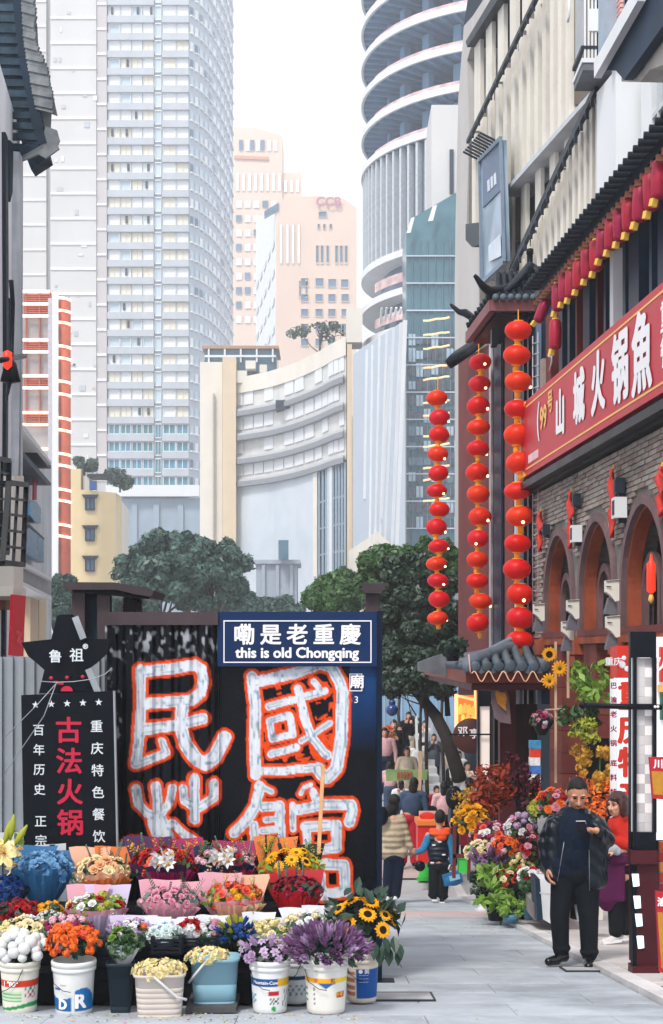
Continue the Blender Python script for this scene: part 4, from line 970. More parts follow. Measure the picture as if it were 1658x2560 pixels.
b = MB(); slab(b, [(1146, 1760), (1146, 905), (1222, 862), (1222, 1760)], lambda x, y, q=0.0: RX(x, y, 0) + NRM(581, 1) * q, .3); obj('red_wall', b, mat('turret_red', '702a28', .7, dirt=.2, var=.12, scale=.8, streak=.12), ctw)
rcol(1222.5, 1228, 845, 1760, .03, M_railp, 'edge_strip')
rcol(1231, 1258, 850, 1760, .0, M_black)
rcol(1236, 1253, 870, 1760, .02, M_navyw, 'recess_panel', th=.05)
rcol(1262, 1283, 822, 1760, .02, M_redw)
rcol(1284, 1290, 815, 1760, .0, M_railp, 'edge_strip')
rcol(1291, 1352, 800, 1760, -.12, M_navyw, 'wall')
for x in (1296, 1306, 1318, 1340): rcol(x, x + 4, 795, 1760, -.05, M_black if x % 4 else mat('slate_strip', '5d7086', .5), 'batten', th=.06)
rcol(1350, 1357, 900, 1600, -.01, M_brk, 'corner_bricks')
b = MB(); b.tube([P(1120, 912, 28), P(1140, 895, 28), P(1180, 868, 27), P(1226, 832, 25.6), P(1262, 800, 24)], [.1, .13, .12, .1, .06], 8); obj('verge_tiles', b, M_tiled, ctw)
b = MB(); b.b2((XX(1228, 23), 22.9, zz(866, 23)), (XX(1243, 23), 23.1, zz(824, 23))); obj('post', b, M_black, ctw)
lt = thing('curtain_lights', 'pale icicle light strings down the dark turret wall behind the lanterns', 'string lights', tuple(RX(1335, 1300)))
b = MB(); rg = random.Random(4)
for i in range(26):
    y = 860 + i * 28; b.tube([RX(1331, y, .06), RX(1338, y + 4 * rg.uniform(-1, 1), .08), RX(1347, y - 6, .06)], .008, 4)
b.tube([RX(1332, 840, .06), RX(1332, 1580, .06)], .008, 4); b.tube([RX(1345, 830, .06), RX(1345, 1580, .06)], .006, 4)
obj('wire', b, M_railp, lt)

# red knots and small wall boxes on the brick
rag = mat('knot_red', 'c8342b', .7, var=.25, scale=4)
for i, (x, y0, y1, lab) in enumerate(((1353, 1280, 1378, 'red cloth banner nearest the lantern strings'), (1429, 1232, 1370, 'red cloth banner between the first two arches'), (1534, 1176, 1342, 'red cloth banner between the second and third arches'), (1656, 1170, 1290, 'red cloth banner cut off at the edge of the view'))):
    t = thing('wall_banner', lab, 'banner', tuple(RX(x, y0, .06)), group='red banners on the brick wall')
    b = MB(); rg = random.Random(i); h = RX(x, y0).z - RX(x, y1).z; w = .11; c = RX(x, (y0 + y1) / 2, .08)
    def bf(u, v):
        ww = w * (.5 + .5 * math.sin(math.pi * min(1, v * 1.1 + .12))) * (1 + .25 * math.sin(v * 19 + i)); return Vector((c.x - .03 - .03 * math.sin(v * 14 + u * 5), c.y + (u - .5) * ww * 2.2, c.z + h / 2 - v * h))
    b.grid(bf, 4, 14, smooth=True); o = obj('cloth', b, rag, t); md = o.modifiers.new('thick', 'SOLIDIFY'); md.thickness = .02
    b = MB(); b.tube([c + Vector((0, 0, h / 2)), c + Vector((0, 0, h / 2 + .06))], .012, 5); b.lathe([(0, -.02), (.03, 0), (0, .02)], 8, c + Vector((0, 0, h / 2 + .02))); obj('hanger', b, M_gold, t)
for i, (x, y, s, lab) in enumerate(((1440, 1335, .22, 'grey wall speaker box beside the second red banner'), (1548, 1270, .24, 'grey wall speaker box beside the third red banner'), (1365, 1325, .16, 'small dark box behind the first red banner'), (1548, 1215, .18, 'dark striped wall fitting at the top of the third banner'), (1441, 1250, .16, 'dark wall fitting above the second speaker box'))):
    t = thing('wall_speaker', lab, 'speaker', tuple(RX(x, y, .1)))
    c = RX(x, y, .1); b = MB(); b.box(c, (s * .6, s * .8, s)); obj('housing', b, M_white if i < 2 else M_rail, t); b = MB(); b.box(c + Vector((s * .15, 0, -s * .62)), (s * .4, s * .3, s * .2)); b.box(c + Vector((-s * .31, -s * .1, 0)), (.01, s * .5, s * .7)); obj('grille', b, M_rail, t)
def camera_box(x, y, lab):
    c = RX(x, y, .3); t = thing('wall_lamp', lab, 'lamp', tuple(c))
    b = MB(); M = Matrix.Translation(c); prof = [(-.075, .11), (.075, .12), (.075, -.12), (.03, -.13), (-.02, -.06), (-.075, -.02)]
    b.prism(prof, .12, M); obj('housing', b, mat('ivory_plastic', 'd6d2c8', .4, var=.03), t)
    b = MB(); b.tube([c + Vector((-.07, -.01, .04)), c + Vector((-.02, -.02, .035))], .006, 5); b.bar(c + Vector((-.075, -.01, .1)), c + Vector((.072, -.01, .108)), .008, .008); obj('hook', b, M_black, t)
    b = MB(); b.prism([(-.03, -.08), (.02, -.13), (.06, -.14), (.06, -.27), (-.07, -.27), (-.07, -.24)], .12, Matrix.Translation(c + Vector((0, .06, 0)))); obj('bracket', b, mat('bracket_grey', '5d5a63', .6), t)
for x, y, lab in ((1348, 1530, 'ivory lamp box left of the first arch foot'), (1433, 1522, 'ivory lamp box at the right side of the first arch'), (1420, 1575, 'lower ivory lamp box just below the first arch'), (1531, 1475, 'topmost ivory lamp box beside the second arch'), (1533, 1565, 'ivory lamp box between the second and third arch feet')): camera_box(x, y, lab)
t = thing('red_arch_lantern', 'small glowing red lantern inside the third arch', 'lantern', tuple(RX(1628, 1440, .05)))
c = RX(1628, 1440, .05); b = MB(); b.lathe([(.02, -.19), (.05, -.16), (.05, .13), (.02, .17), (.01, .24)], 10, c); obj('shade', b, mat('lit_red', 'c41a10', .4, emit=(1, .06, .02), estr=.7), t)
b = MB(); b.lathe([(.01, -.3), (.035, -.26), (.02, -.2)], 8, c); obj('tassel', b, M_gold, t)

# ================================================================ left side
KL = -18040.0
M_shop = mat('shop_render', 'd0d3d9', .8, dirt=.15, var=.08, scale=.7, streak=.15)
ls = thing('left_shop_block', 'grey rendered shop building on the left with two blue panels and dark ledges', 'building', (-7.3, 37, 0))
pL = street_pl(KL)
b = MB(); slab(b, [(40, 1700), (40, 1050), (62, 1072), (129, 1168), (129, 1700)], pL, 2); obj('wall', b, M_shop, ls)
for poly, m_, o_ in (([(54, 1078), (62, 1073), (128, 1163), (128, 1172), (119, 1168)], M_rail, .5), ([(50, 1132), (60, 1130), (128, 1208), (128, 1214), (119, 1212)], M_rail, .5), ([(54, 1070), (60, 1062), (129, 1155), (128, 1162)], M_white, .6),
                     ([(62, 1306), (66, 1302), (112, 1346), (110, 1350)], M_rail, .3), ([(50, 1410), (52, 1400), (129, 1444), (129, 1452)], M_white, .7), ([(54, 1450), (52, 1412), (129, 1454), (129, 1490)], mat('canopy_grey', '9a9ba0', .7), .6), ([(56, 1462), (54, 1452), (129, 1490), (129, 1500)], M_white, .65)):
    b = MB(); slab(b, poly, street_pl(KL, off=o_), o_); obj('ledge', b, m_, ls)
for x0, x1 in ((76, 96), (98, 116)): b = MB(); slab(b, [(x0, 1700), (x0, 1478), (x1, 1486), (x1, 1700)], street_pl(KL, off=.3), .3); obj('pillar', b, M_tan, ls)
M_bp = mat('blue_panel', '174a74', .3, var=.4, scale=3, col2='3a7ca8')
for poly, lab in (([(75, 1254), (90, 1252), (103, 1272), (102, 1309), (88, 1305), (75, 1288)], 'smaller blue sign high on the grey shop wall'), ([(64, 1330), (72, 1318), (110, 1350), (110, 1407), (88, 1396), (66, 1384)], 'larger blue sign low on the grey shop wall')):
    t = thing('blue_sign', lab, 'sign', tuple(street_pl(KL, off=.3)(*poly[0])), group='blue signs on the left shop'); b = MB(); slab(b, poly, street_pl(KL, off=.3), .2); obj('panel', b, M_bp, t)
t = thing('red_pennant', 'narrow red pennant hanging above the smaller blue sign', 'banner', tuple(street_pl(KL, off=.3)(88, 1190))); b = MB(); slab(b, [(85, 1250), (86, 1190), (93, 1192), (92, 1250)], street_pl(KL, off=.3), .04); obj('cloth', b, mat('crimson', 'a8203c', .6), t)
# near left house
nl = thing('left_white_house', 'narrow white plastered house front at the left edge with dark window slits', 'building', (-4.4, 20, 0))
KN = -10620.0; pN = street_pl(KN)
M_wash = mat('white_wash', 'eef1f5', .8, var=.06, scale=.9, streak=.22)
b = MB(); slab(b, [(-160, 1720), (-160, 100), (0, 160), (50, 330), (50, 1720)], pN, 1.5); obj('wall', b, M_wash, nl)
for poly, m_, o_ in (([(12, 1700), (17, 900), (14, 330), (20, 345), (22, 640), (22, 900), (16, 1700)], M_rail, .05), ([(25, 490), (25, 350), (34, 360), (32, 480), (26, 505)], M_recess, .04), ([(40, 560), (42, 400), (46, 400), (45, 565)], M_recess, .04),
                     ([(24, 930), (26, 745), (33, 755), (30, 940)], M_recess, .05), ([(34, 1500), (36, 1190), (60, 1190), (58, 1500)], M_cream, .25), ([(47, 1700), (49, 380), (58, 390), (57, 1190), (47, 1200)], mat('pipe_wall_grey', 'c3c7cd', .8, streak=.3), .1), ([(32, 1490), (34, 1465), (66, 1470), (66, 1492)], M_cream, .35),
                     ([(14, 1525), (16, 1420), (28, 1424), (28, 1525)], mat('bare_brick', '8a5f4c', .9, var=.3, scale=6), .1)):
    b = MB(); slab(b, poly, street_pl(KN, off=o_), o_ + .02); obj('wall_strip', b, m_, nl)
t = thing('red_wall_banner', 'plain bright red cloth banner hanging on the left pillar', 'banner', tuple(street_pl(KN, off=.4)(48, 1490)))
b = MB(); slab(b, [(27, 1638), (30, 1560), (33, 1486), (65, 1490), (61, 1570), (59, 1641)], street_pl(KN, off=.4), .03); obj('cloth', b, mat('banner_red', 'd4122a', .6, var=.1), t)
b = MB(); [b.box(street_pl(KN, off=.41)(48 + dx, yy), (.03, .02, .05)) for dx, yy in ((-4, 1580), (3, 1584), (0, 1594), (-3, 1602), (4, 1606))]; obj('mark', b, mat('faint_pink', 'd36a70', .6), t)
def cage(poly, nx, ny, lab, off):
    pl = street_pl(KN, off=off); t = thing('window_cage', lab, 'window grille', tuple(pl(*poly[0])), group='iron window cages on the white house')
    a, b_, c, d = [pl(*q) for q in poly]
    for i in range(nx + 1):
        u = i / nx; m = MB(); m.bar(a.lerp(b_, u), d.lerp(c, u), .05 if i in (0, nx) else .03); obj('bar', m, M_black, t)
        if i < nx: pass
    for j in range(ny + 1):
        v = j / ny; m = MB(); m.bar(a.lerp(d, v), b_.lerp(c, v), .05 if j in (0, ny) else .025); obj('bar', m, M_black, t)
    for q in (a, b_, c, d): m = MB(); m.bar(q, q - NRM(581, KN) * (off - .05), .03); obj('stay', m, M_black, t)
cage([(-14, 1145), (23, 1152), (18, 1382), (-14, 1378)], 2, 7, 'upper iron window cage at the very left edge', .5)
cage([(22, 1206), (66, 1212), (58, 1412), (6, 1406)], 2, 5, 'wider iron window cage just above the red banner', .75)
t = thing('bracket_lamp', 'black bracket with small red lamp on the left house wall', 'lamp', tuple(street_pl(KN, off=.6)(30, 890))); pl = street_pl(KN, off=.6)
b = MB(); b.tube([pl(-10, 903), pl(20, 897), pl(62, 890)], .03, 6); b.tube([pl(28, 700), pl(32, 760), pl(28, 900), pl(22, 925)], .025, 6); obj('bracket', b, M_black, t)
b = MB(); b.lathe([(.02, -.12), (.11, -.1), (.06, .1), (.02, .14)], 8, pl(26, 930)); obj('hood', b, M_black, t)
b = MB(); b.lathe([(.01, -.1), (.05, -.06), (.05, .08), (.01, .1)], 8, pl(22, 915) + Vector((0, -.06, .05))); obj('shade', b, MATS['lit_red'], t)
b = MB(); b.tube([pl(26, 945), pl(20, 980), pl(12, 1012)], [.03, .02, .005], 5); obj('pendant', b, M_black, t)
# ragged sheet eaves
er = thing('ragged_eaves', 'rusty ragged corrugated sheet eaves jutting from the top left house', 'roof', (-3.8, 19, 7))
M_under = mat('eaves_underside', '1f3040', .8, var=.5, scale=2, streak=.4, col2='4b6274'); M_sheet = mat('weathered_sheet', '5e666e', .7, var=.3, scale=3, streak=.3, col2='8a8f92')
fl_ = flat_pl(19.2)
def sheet(poly, m, nm, th=.05, o=0.0, rid=None):
    b = MB(); slab(b, poly, lambda x, y, q=0.0: fl_(x, y, q + o), th)
    obj(nm, b, m, er)
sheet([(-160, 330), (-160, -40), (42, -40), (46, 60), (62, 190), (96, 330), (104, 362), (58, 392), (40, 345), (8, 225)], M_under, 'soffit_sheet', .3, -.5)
rows = [(-20, 66, 30), (0, 95, 58), (28, 93, 60), (60, 95, 62), (90, 95, 64), (118, 97, 66), (146, 110, 70), (176, 121, 74), (206, 128, 80), (234, 135, 84), (262, 139, 90), (288, 143, 96)]
for i in range(len(rows) - 1):
    y0, xr0, xl0 = rows[i]; y1, xr1, xl1 = rows[i + 1]
    jag = (i * 37 % 5) - 2
    for q in range(3):
        ya, yb = y0 + (y1 - y0) * q / 3, y0 + (y1 - y0) * (q + 1) / 3; xr = xr0 + (xr1 - xr0) * (q + 1) / 3 + jag; xl = xl0 + (xl1 - xl0) * (q + .5) / 3
        b = MB(); b.bar(fl_(xl, ya - 4, .1 + .02 * (q % 2)), fl_(xr, ya + 10, .16 + .02 * (q % 2)), .045, .06); obj('sheet_rib', b, M_sheet, er)
sheet([(58, -30), (64, 20), (92, 58), (95, 120), (93, 138), (108, 144), (122, 190), (135, 250), (143, 288), (128, 282), (126, 322), (104, 345), (84, 240), (66, 120), (52, 20)], M_sheet, 'corrugated_sheet', .04, .0)
sheet([(118, 322), (146, 332), (153, 358), (148, 368), (152, 378), (118, 402), (100, 392), (60, 408), (60, 396), (104, 372)], M_sheet, 'torn_sheet', .04, .1)
for i in range(15):
    y = -30 + i * 27; b = MB(); x1 = 40 + max(0, y - 60) * .19; b.bar(fl_(-150, y + 6, -.15), fl_(x1, y + 12, -.15), .05, .09); obj('batten', b, M_under, er)
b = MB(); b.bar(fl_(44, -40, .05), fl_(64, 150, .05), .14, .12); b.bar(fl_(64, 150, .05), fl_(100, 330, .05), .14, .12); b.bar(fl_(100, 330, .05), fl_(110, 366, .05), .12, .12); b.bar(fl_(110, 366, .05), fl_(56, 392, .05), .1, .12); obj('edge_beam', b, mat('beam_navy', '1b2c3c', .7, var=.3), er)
# ================================================================ the painted black wall, star board, grey fence, gate posts
DW = 11.3; pw_ = flat_pl(DW)
cw = thing('painted_black_wall', 'black corrugated container wall painted with big white and orange brush characters', 'container', (XX(600, DW), DW + 1.2, gz(DW)))
def seg_d(px, py, pts):
    best = np.full(px.shape, 1e9)
    for (ax, ay), (bx, by) in zip(pts[:-1], pts[1:]):
        dx, dy = bx - ax, by - ay; L2_ = dx * dx + dy * dy + 1e-9
        t = np.clip(((px - ax) * dx + (py - ay) * dy) / L2_, 0, 1)
        best = np.minimum(best, np.hypot(px - ax - t * dx, py - ay - t * dy))
    return best
STK = [  # (half width, points) in a drawing frame of the wall
 (25, [(212, 500), (214, 700), (205, 850), (188, 985)]), (27, [(225, 512), (400, 492), (490, 478), (522, 500), (532, 560), (520, 620), (470, 660), (240, 675)]),
 (27, [(215, 810), (400, 785), (530, 752)]), (33, [(425, 690), (415, 790), (440, 880), (500, 965), (545, 985), (590, 950), (640, 850)]), (20, [(200, 985), (300, 945), (345, 925), (320, 868)]),
 (27, [(782, 540), (800, 700), (795, 900), (800, 1040)]), (27, [(800, 565), (1000, 520), (1130, 472), (1190, 490), (1230, 560), (1248, 620)]), (30, [(1246, 620), (1240, 860), (1215, 1010), (1165, 1060), (1140, 1040), (1120, 1010)]),
 (20, [(810, 1022), (950, 1022), (1090, 1005)]), (18, [(868, 690), (1000, 655), (1155, 612)]), (21, [(1018, 600), (1055, 760), (1090, 850), (1150, 925), (1168, 940)]), (17, [(872, 765), (885, 858), (990, 835), (975, 735), (872, 765)]),
 (18, [(880, 935), (1008, 902)]), (15, [(1100, 565), (1128, 598)]), (14, [(1182, 775), (1110, 825), (1035, 868)]),
 (22, [(188, 1112), (200, 1190), (240, 1235), (300, 1258)]), (24, [(290, 1098), (300, 1180), (300, 1290)]), (19, [(374, 1108), (360, 1185), (315, 1240)]), (22, [(430, 1112), (435, 1170), (495, 1205)]), (24, [(488, 1058), (490, 1270)]), (22, [(588, 1085), (585, 1160), (515, 1205)]),
 (50, [(300, 1280), (330, 1360), (330, 1460)]), (20, [(370, 1290), (430, 1340), (500, 1390)]), (22, [(100, 1420), (170, 1380), (250, 1400)]),
 (26, [(822, 1100), (800, 1200), (760, 1270), (690, 1340)]), (14, [(820, 1100), (880, 1128)]), (24, [(840, 1208), (925, 1200), (925, 1330)]), (22, [(790, 1300), (800, 1420)]), (15, [(850, 1272), (910, 1268)]), (18, [(835, 1330), (930, 1322), (940, 1400)]),
 (20, [(1095, 1130), (1112, 1180)]), (15, [(990, 1195), (992, 1320)]), (26, [(1000, 1225), (1150, 1195), (1290, 1195), (1298, 1225), (1280, 1285)]), (26, [(1055, 1310), (1215, 1300), (1215, 1415), (1080, 1430)]), (20, [(1060, 1310), (1075, 1560)]), (9, [(1032, 1140), (1050, 1105), (1085, 1092)]),
 (26, [(1150, 1500), (1255, 1505), (1262, 1640), (1140, 1660), (1130, 1560)])]
X0w, X1w, Y0w, Y1w = 262, 951, 1532, 2462
gx = np.arange(X0w, X1w + 2.4, 2.45); gy = np.arange(Y0w, Y1w + 3, 3.0)
PX, PY = np.meshgrid(gx, gy); cxp = (PX - 250) / .4867; cyp = (PY - 1430) / .4867
rgw = np.random.default_rng(3)
def vnoise(px, py, s, seed):
    r = np.random.default_rng(seed); g = r.random((64, 64)); x = (px / s) % 63; y = (py / s) % 63; xi, yi = x.astype(int), y.astype(int); fx, fy = x - xi, y - yi
    fx = fx * fx * (3 - 2 * fx); fy = fy * fy * (3 - 2 * fy)
    return (g[yi, xi] * (1 - fx) + g[yi, xi + 1] * fx) * (1 - fy) + (g[yi + 1, xi] * (1 - fx) + g[yi + 1, xi + 1] * fx) * fy
w1_ = (vnoise(cxp, cyp, 22, 1) - .5) * 5 + (vnoise(cxp, cyp, 12, 2) - .5) * 1.5
D = np.full(PX.shape, 1e9)
for hw_, pts in STK: D = np.minimum(D, seg_d(cxp, cyp, pts) - hw_ - 4.5)
Dn = D + w1_
col = np.zeros(PX.shape + (3,)); base = np.array(hexc('070b12'))
nz = vnoise(PX, PY, 30, 5)
col[:] = base; col *= (.6 + .9 * nz)[..., None]
# pale vertical reflections painted into the black colour along the top left
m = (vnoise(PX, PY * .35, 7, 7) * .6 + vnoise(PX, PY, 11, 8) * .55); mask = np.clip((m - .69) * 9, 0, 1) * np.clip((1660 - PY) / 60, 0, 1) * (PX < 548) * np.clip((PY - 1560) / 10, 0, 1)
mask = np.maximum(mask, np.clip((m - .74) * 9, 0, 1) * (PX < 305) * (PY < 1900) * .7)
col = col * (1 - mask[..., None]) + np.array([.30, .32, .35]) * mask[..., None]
bl = np.clip((PX - 872) / 5, 0, 1) * np.clip((1880 - PY) / 180, 0, 1) * (PY > 1664) * (PX < 941)
bluec = np.array(hexc('123c70')); col = col * (1 - bl[..., None]) + bluec * bl[..., None]
org = np.clip((14 - Dn) / 2.5, 0, 1); wht = np.clip((-1.5 - Dn) / 3, 0, 1)
inner = (cxp > 840) & (cxp < 1205) & (cyp > 560) & (cyp < 980) & (vnoise(cxp, cyp, 34, 12) > .66); org = np.maximum(org, inner * np.clip((34 - Dn) / 4, 0, 1))
col = col * (1 - org[..., None]) + np.array(hexc('d24412')) * org[..., None] * (.85 + .3 * vnoise(PX, PY, 8, 4))[..., None]
ang = vnoise(cxp * 1.0, cyp * .5, 14, 21); thin = np.clip(1 - (np.abs(D + 15) / 6), 0, 1) * (vnoise(cxp, cyp, 60, 22) > .45)
blu = np.clip(thin * .9 + np.clip((ang - .74) * 5, 0, 1), 0, 1)
wcol = np.array(hexc('cdd3dc')) * (.88 + .2 * vnoise(cxp, cyp * .3, 10, 23))[..., None]; tcol = np.where((vnoise(cxp, cyp, 70, 24) > .72)[..., None], np.array(hexc('3d8f95')), np.array(hexc('54738f')))
wcol = wcol * (1 - .75 * blu[..., None]) + tcol * .75 * blu[..., None]
blk = np.clip((vnoise(cxp, cyp * .2, 12, 31) - .8) * 6, 0, 1) * .5; wcol = wcol * (1 - blk[..., None])
col = col * (1 - wht[..., None]) + wcol * wht[..., None]
# corrugation: deep on the left half, faint ripples on the right
def corr(x):
    if x < 550: u = ((x - 262) % 46) / 46; return .045 * (1 if .18 < u < .62 else (u / .18 if u <= .18 else max(0, 1 - (u - .62) / .14)))
    return .004 * math.sin(x * .06)
V = []
for j in range(len(gy)):
    for i in range(len(gx)):
        x = float(min(gx[i], X1w)); p = P(x, float(gy[j]), DW); V.append((p.x, p.y - corr(x), p.z))
nxw = len(gx); Fc = [(j * nxw + i, (j + 1) * nxw + i, (j + 1) * nxw + i + 1, j * nxw + i + 1) for j in range(len(gy) - 1) for i in range(nxw - 1)]
me = bpy.data.meshes.new('painted_sheet'); me.from_pydata(V, [], Fc)
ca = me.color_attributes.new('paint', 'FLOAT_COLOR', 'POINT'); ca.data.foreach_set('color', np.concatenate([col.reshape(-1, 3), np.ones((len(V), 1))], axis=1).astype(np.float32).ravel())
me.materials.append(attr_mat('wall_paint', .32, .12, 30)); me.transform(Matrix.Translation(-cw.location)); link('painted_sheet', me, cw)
M_cont = mat('container_black', '070b12', .4, var=.4, scale=2); M_brown = mat('brown_steel', '453a3e', .6, var=.15, scale=3, streak=.15, bump=.1)
b = MB(); a = P(X0w, Y0w, DW); c = P(X1w, Y0w, DW); b.b2((a.x, DW + .06, gz(DW) + .02), (c.x, DW + 2.2, a.z - .01)); obj('body', b, M_cont, cw)
b = MB(); a = P(266, 1563, DW); c = P(547, 1531, DW); b.b2((a.x, DW - .09, a.z), (c.x, DW + .1, c.z)); obj('top_beam', b, M_brown, cw)
b = MB(); a = P(941, 2452, DW); c = P(955, 1528, DW); b.b2((a.x, DW - .05, a.z), (c.x, DW + .12, c.z)); obj('corner_post', b, mat('post_navy', '0e1a2c', .4, var=.2), cw)
b = MB(); a = P(940, 2452, DW); c = P(985, 2446, DW); b.b2((a.x, DW - .14, a.z), (c.x, DW + .02, c.z)); obj('foot', b, M_black, cw)
b = MB()
for i, x in enumerate((286, 332, 378, 424, 470, 516)):
    a = P(x, 1575, DW); b.b2((a.x - .012, DW - .058, a.z - 2.6), (a.x - .006, DW - .046, a.z))
M_sblue = mat('street_sign_blue', '0e2850', .35, var=.08, scale=2)
b = MB(); a = P(545, 1666, DW); c = P(942, 1530, DW); b.b2((a.x, DW - .06, a.z), (c.x, DW - .046, c.z)); obj('blue_sign_panel', b, M_sblue, cw)
b = MB()
def frame_px(mb, x0, y0, x1, y1, w, d, t=.006):
    for (xa, ya, xb, yb) in ((x0, y0, x1, y0 + w), (x0, y1 - w, x1, y1), (x0, y0 + w, x0 + w, y1 - w), (x1 - w, y0 + w, x1, y1 - w)):
        p = P(xa, yb, d); q = P(xb, ya, d); mb.b2((p.x, d - t, p.z), (q.x, d, q.z))
frame_px(b, 559, 1551, 929, 1657, 2.6, DW - .0605); obj('white_border', b, M_ink, cw)
def flet(body, x, y, size, d, m, par, bold=.0, sx=1.0, nm='character', depth=.004, space=1.0):
    return lettering(nm, body, size, place(P(x, y, d)), m, par, bold=bold, sx=sx, depth=depth, space=space)
pxm = F / DW
for i, ch in enumerate('嘞是老重慶'): flet(ch, 611 + i * 66.2, 1590, 54 / pxm * 1.0, DW - .0605, M_ink, cw, bold=.0045)
flet('this is old Chongqing', 743, 1633, 36 / pxm, DW - .0605, M_ink, cw, bold=.004, nm='lettering', sx=1.0)
flet('廟', 893, 1706, 36 / pxm, DW - .01, M_ink, cw, bold=.003); flet('3', 891, 1750, 24 / pxm, DW - .01, M_ink, cw, nm='numeral')
b = MB(); frame_px(b, 874, 1684, 906, 1728, 2, DW - .008, .004); obj('white_border', b, M_ink, cw)
st = thing('wooden_stake', 'thin pale wooden stake leaning on the black wall above the yellow sunflower bouquet', 'stake', tuple(P(797, 2130, 10.9)))
b = MB(); b.bar(P(797, 2135, 10.7), P(808, 1915, 11.22), .028, .02); obj('shaft', b, mat('raw_wood', 'b98a5e', .7, var=.2, scale=8), st)
# gate posts with caps behind the wall
gp_ = thing('gate_structure', 'dark brown steel gate posts with a flat hipped cap rising behind the black wall', 'gate', (XX(250, 12.6), 12.6, gz(12.6)))
dG = 12.6
for x0, x1, y0, dd in ((180, 212, 1470, 0), (243, 275, 1470, 0), (212.5, 242.5, 1482, .12), (308, 338, 1482, .4), (339, 352, 1484, .6)):
    b = MB(); a = P(x0, 1470, dG + dd); c = P(x1, 1470, dG + dd); b.b2((a.x, dG + dd, gz(dG)), (c.x, dG + dd + .12, zz(y0, dG))); obj('post', b, M_brown if dd != .12 else M_recess, gp_)
b = MB(); slab(b, [(158, 1455), (160, 1470), (185, 1474), (290, 1474), (340, 1486), (378, 1492), (385, 1476), (350, 1466), (285, 1456)], flat_pl(dG - .12), .9); obj('cap', b, mat('cap_plum', '3d3539', .55, var=.15), gp_)
b = MB(); slab(b, [(185, 1475), (287, 1474), (335, 1487), (375, 1493), (372, 1497), (185, 1481)], flat_pl(dG - .03), .6); obj('cap_rim', b, M_black, gp_)
gp2 = thing('gate_post', 'single dark brown gate post with square cap behind the blue sign', 'post', (XX(932, 12.8), 12.8, gz(12.8)))
b = MB(); a = P(915, 1480, 12.8); c = P(948, 1480, 12.8); b.b2((a.x, 12.8, gz(12.8)), (c.x, 12.92, zz(1478, 12.8))); obj('shaft', b, M_brown, gp2)
for (x0, x1, y0, y1) in ((898, 972, 1459, 1466), (905, 962, 1466, 1476), (909, 955, 1476, 1484)):
    b = MB(); a = P(x0, y1, 12.8); c = P(x1, y0, 12.8); b.b2((a.x, 12.72, a.z), (c.x, 13.0, c.z)); obj('cap', b, MATS['cap_plum'], gp2)
# grey corrugated fence at the left
fn = thing('grey_fence', 'pale grey corrugated steel fence behind the star board', 'fence', (XX(40, 12.3), 12.3, gz(12.3)))
dF = 12.3; x = -60; i = 0
M_fence = mat('fence_grey', '8f959c', .45, metal=.15, var=.12, scale=2, streak=.2)
while x < 260:
    b = MB(); a = P(x, 1642, dF); c = P(x + 13, 1642, dF); b.b2((a.x, dF - .03, gz(dF)), (c.x, dF, a.z)); obj('rib', b, M_fence, fn)
    a = P(x + 13, 1642, dF); c = P(x + 27, 1642, dF); b = MB(); b.b2((a.x, dF + .0, gz(dF)), (c.x, dF + .03, a.z)); obj('pan', b, M_fence, fn); x += 27
b = MB(); a = P(-60, 2108, dF - .15); c = P(75, 2085, dF - .15); b.b2((a.x, dF - .4, a.z), (c.x, dF - .04, c.z)); obj('lower_rail', b, mat('pale_rail', 'b6bac0', .5), fn)
# star board
dS = 10.9; sb_ = thing('star_board', 'black hotpot board topped by a five point star with red brush characters', 'sign', (XX(170, dS), dS, gz(dS)))
M_bd = mat('board_black', '0a0f17', .5, var=.25, scale=2.5, bump=.08); M_redl = mat('brush_red', 'b5183a', .5, var=.1); M_wl = mat('letter_white', 'cdd4da', .5, var=.05)
b = MB(); slab(b, [(53, 1738), (286, 1727), (295, 2150), (60, 2150)], flat_pl(dS), .05); obj('board', b, M_bd, sb_)
b = MB(); slab(b, [(142, 1541), (151, 1536), (181, 1536), (188, 1542), (209, 1597), (277, 1598), (264, 1636), (240, 1658), (221, 1672), (246, 1732), (97, 1734), (111, 1675), (90, 1656), (70, 1640), (53, 1606), (128, 1598)], flat_pl(dS + .06), .05); obj('star', b, M_bd, sb_)
b = MB()
for p_, q_ in (((188, 1542), (209, 1597)), ((221, 1672), (246, 1732)), ((286, 1727), (295, 2150))): b.bar(P(*p_, dS + .02), P(*q_, dS + .02), .012, .05)
obj('edge_strip', b, M_steel, sb_)
u = F / dS
for ch, x, y, s in [('鲁', 139, 1643, 34), ('祖', 192, 1640, 36), ('®', 214, 1617, 17)]: flet(ch, x, y, s / u, dS + .009, M_wl, sb_, bold=.0016)
for i, ch in enumerate('百年历史'): flet(ch, 97 + i * .8, 1827 + i * 49.5, 30 / u, dS - .001, M_wl, sb_, bold=.001)
for i, ch in enumerate('正宗'): flet(ch, 102 + i, 2055 + i * 49, 31 / u, dS - .001, M_wl, sb_, bold=.001)
for i, ch in enumerate('重庆特色餐饮'): flet(ch, 242 + i * 1.2, 1818 + i * 55, 32 / u, dS - .001, M_wl, sb_, bold=.0014)
for i, ch in enumerate('古法火锅'): flet(ch, 172 + i * 1.5, 1830 + i * 77, 68 / u, dS - .001, M_redl, sb_, bold=.005)
for i in range(5):
    cx_, cy_ = 89 + i * 39.5, 1762 - i * 1.6; po = []
    for k in range(10): a = R(90 + k * 36); r_ = 9.5 if k % 2 == 0 else 3.8; po.append((cx_ + r_ * math.cos(a), cy_ - r_ * math.sin(a)))
    b = MB(); slab(b, po, flat_pl(dS - .004), .006); obj('small_star', b, M_wl, sb_)
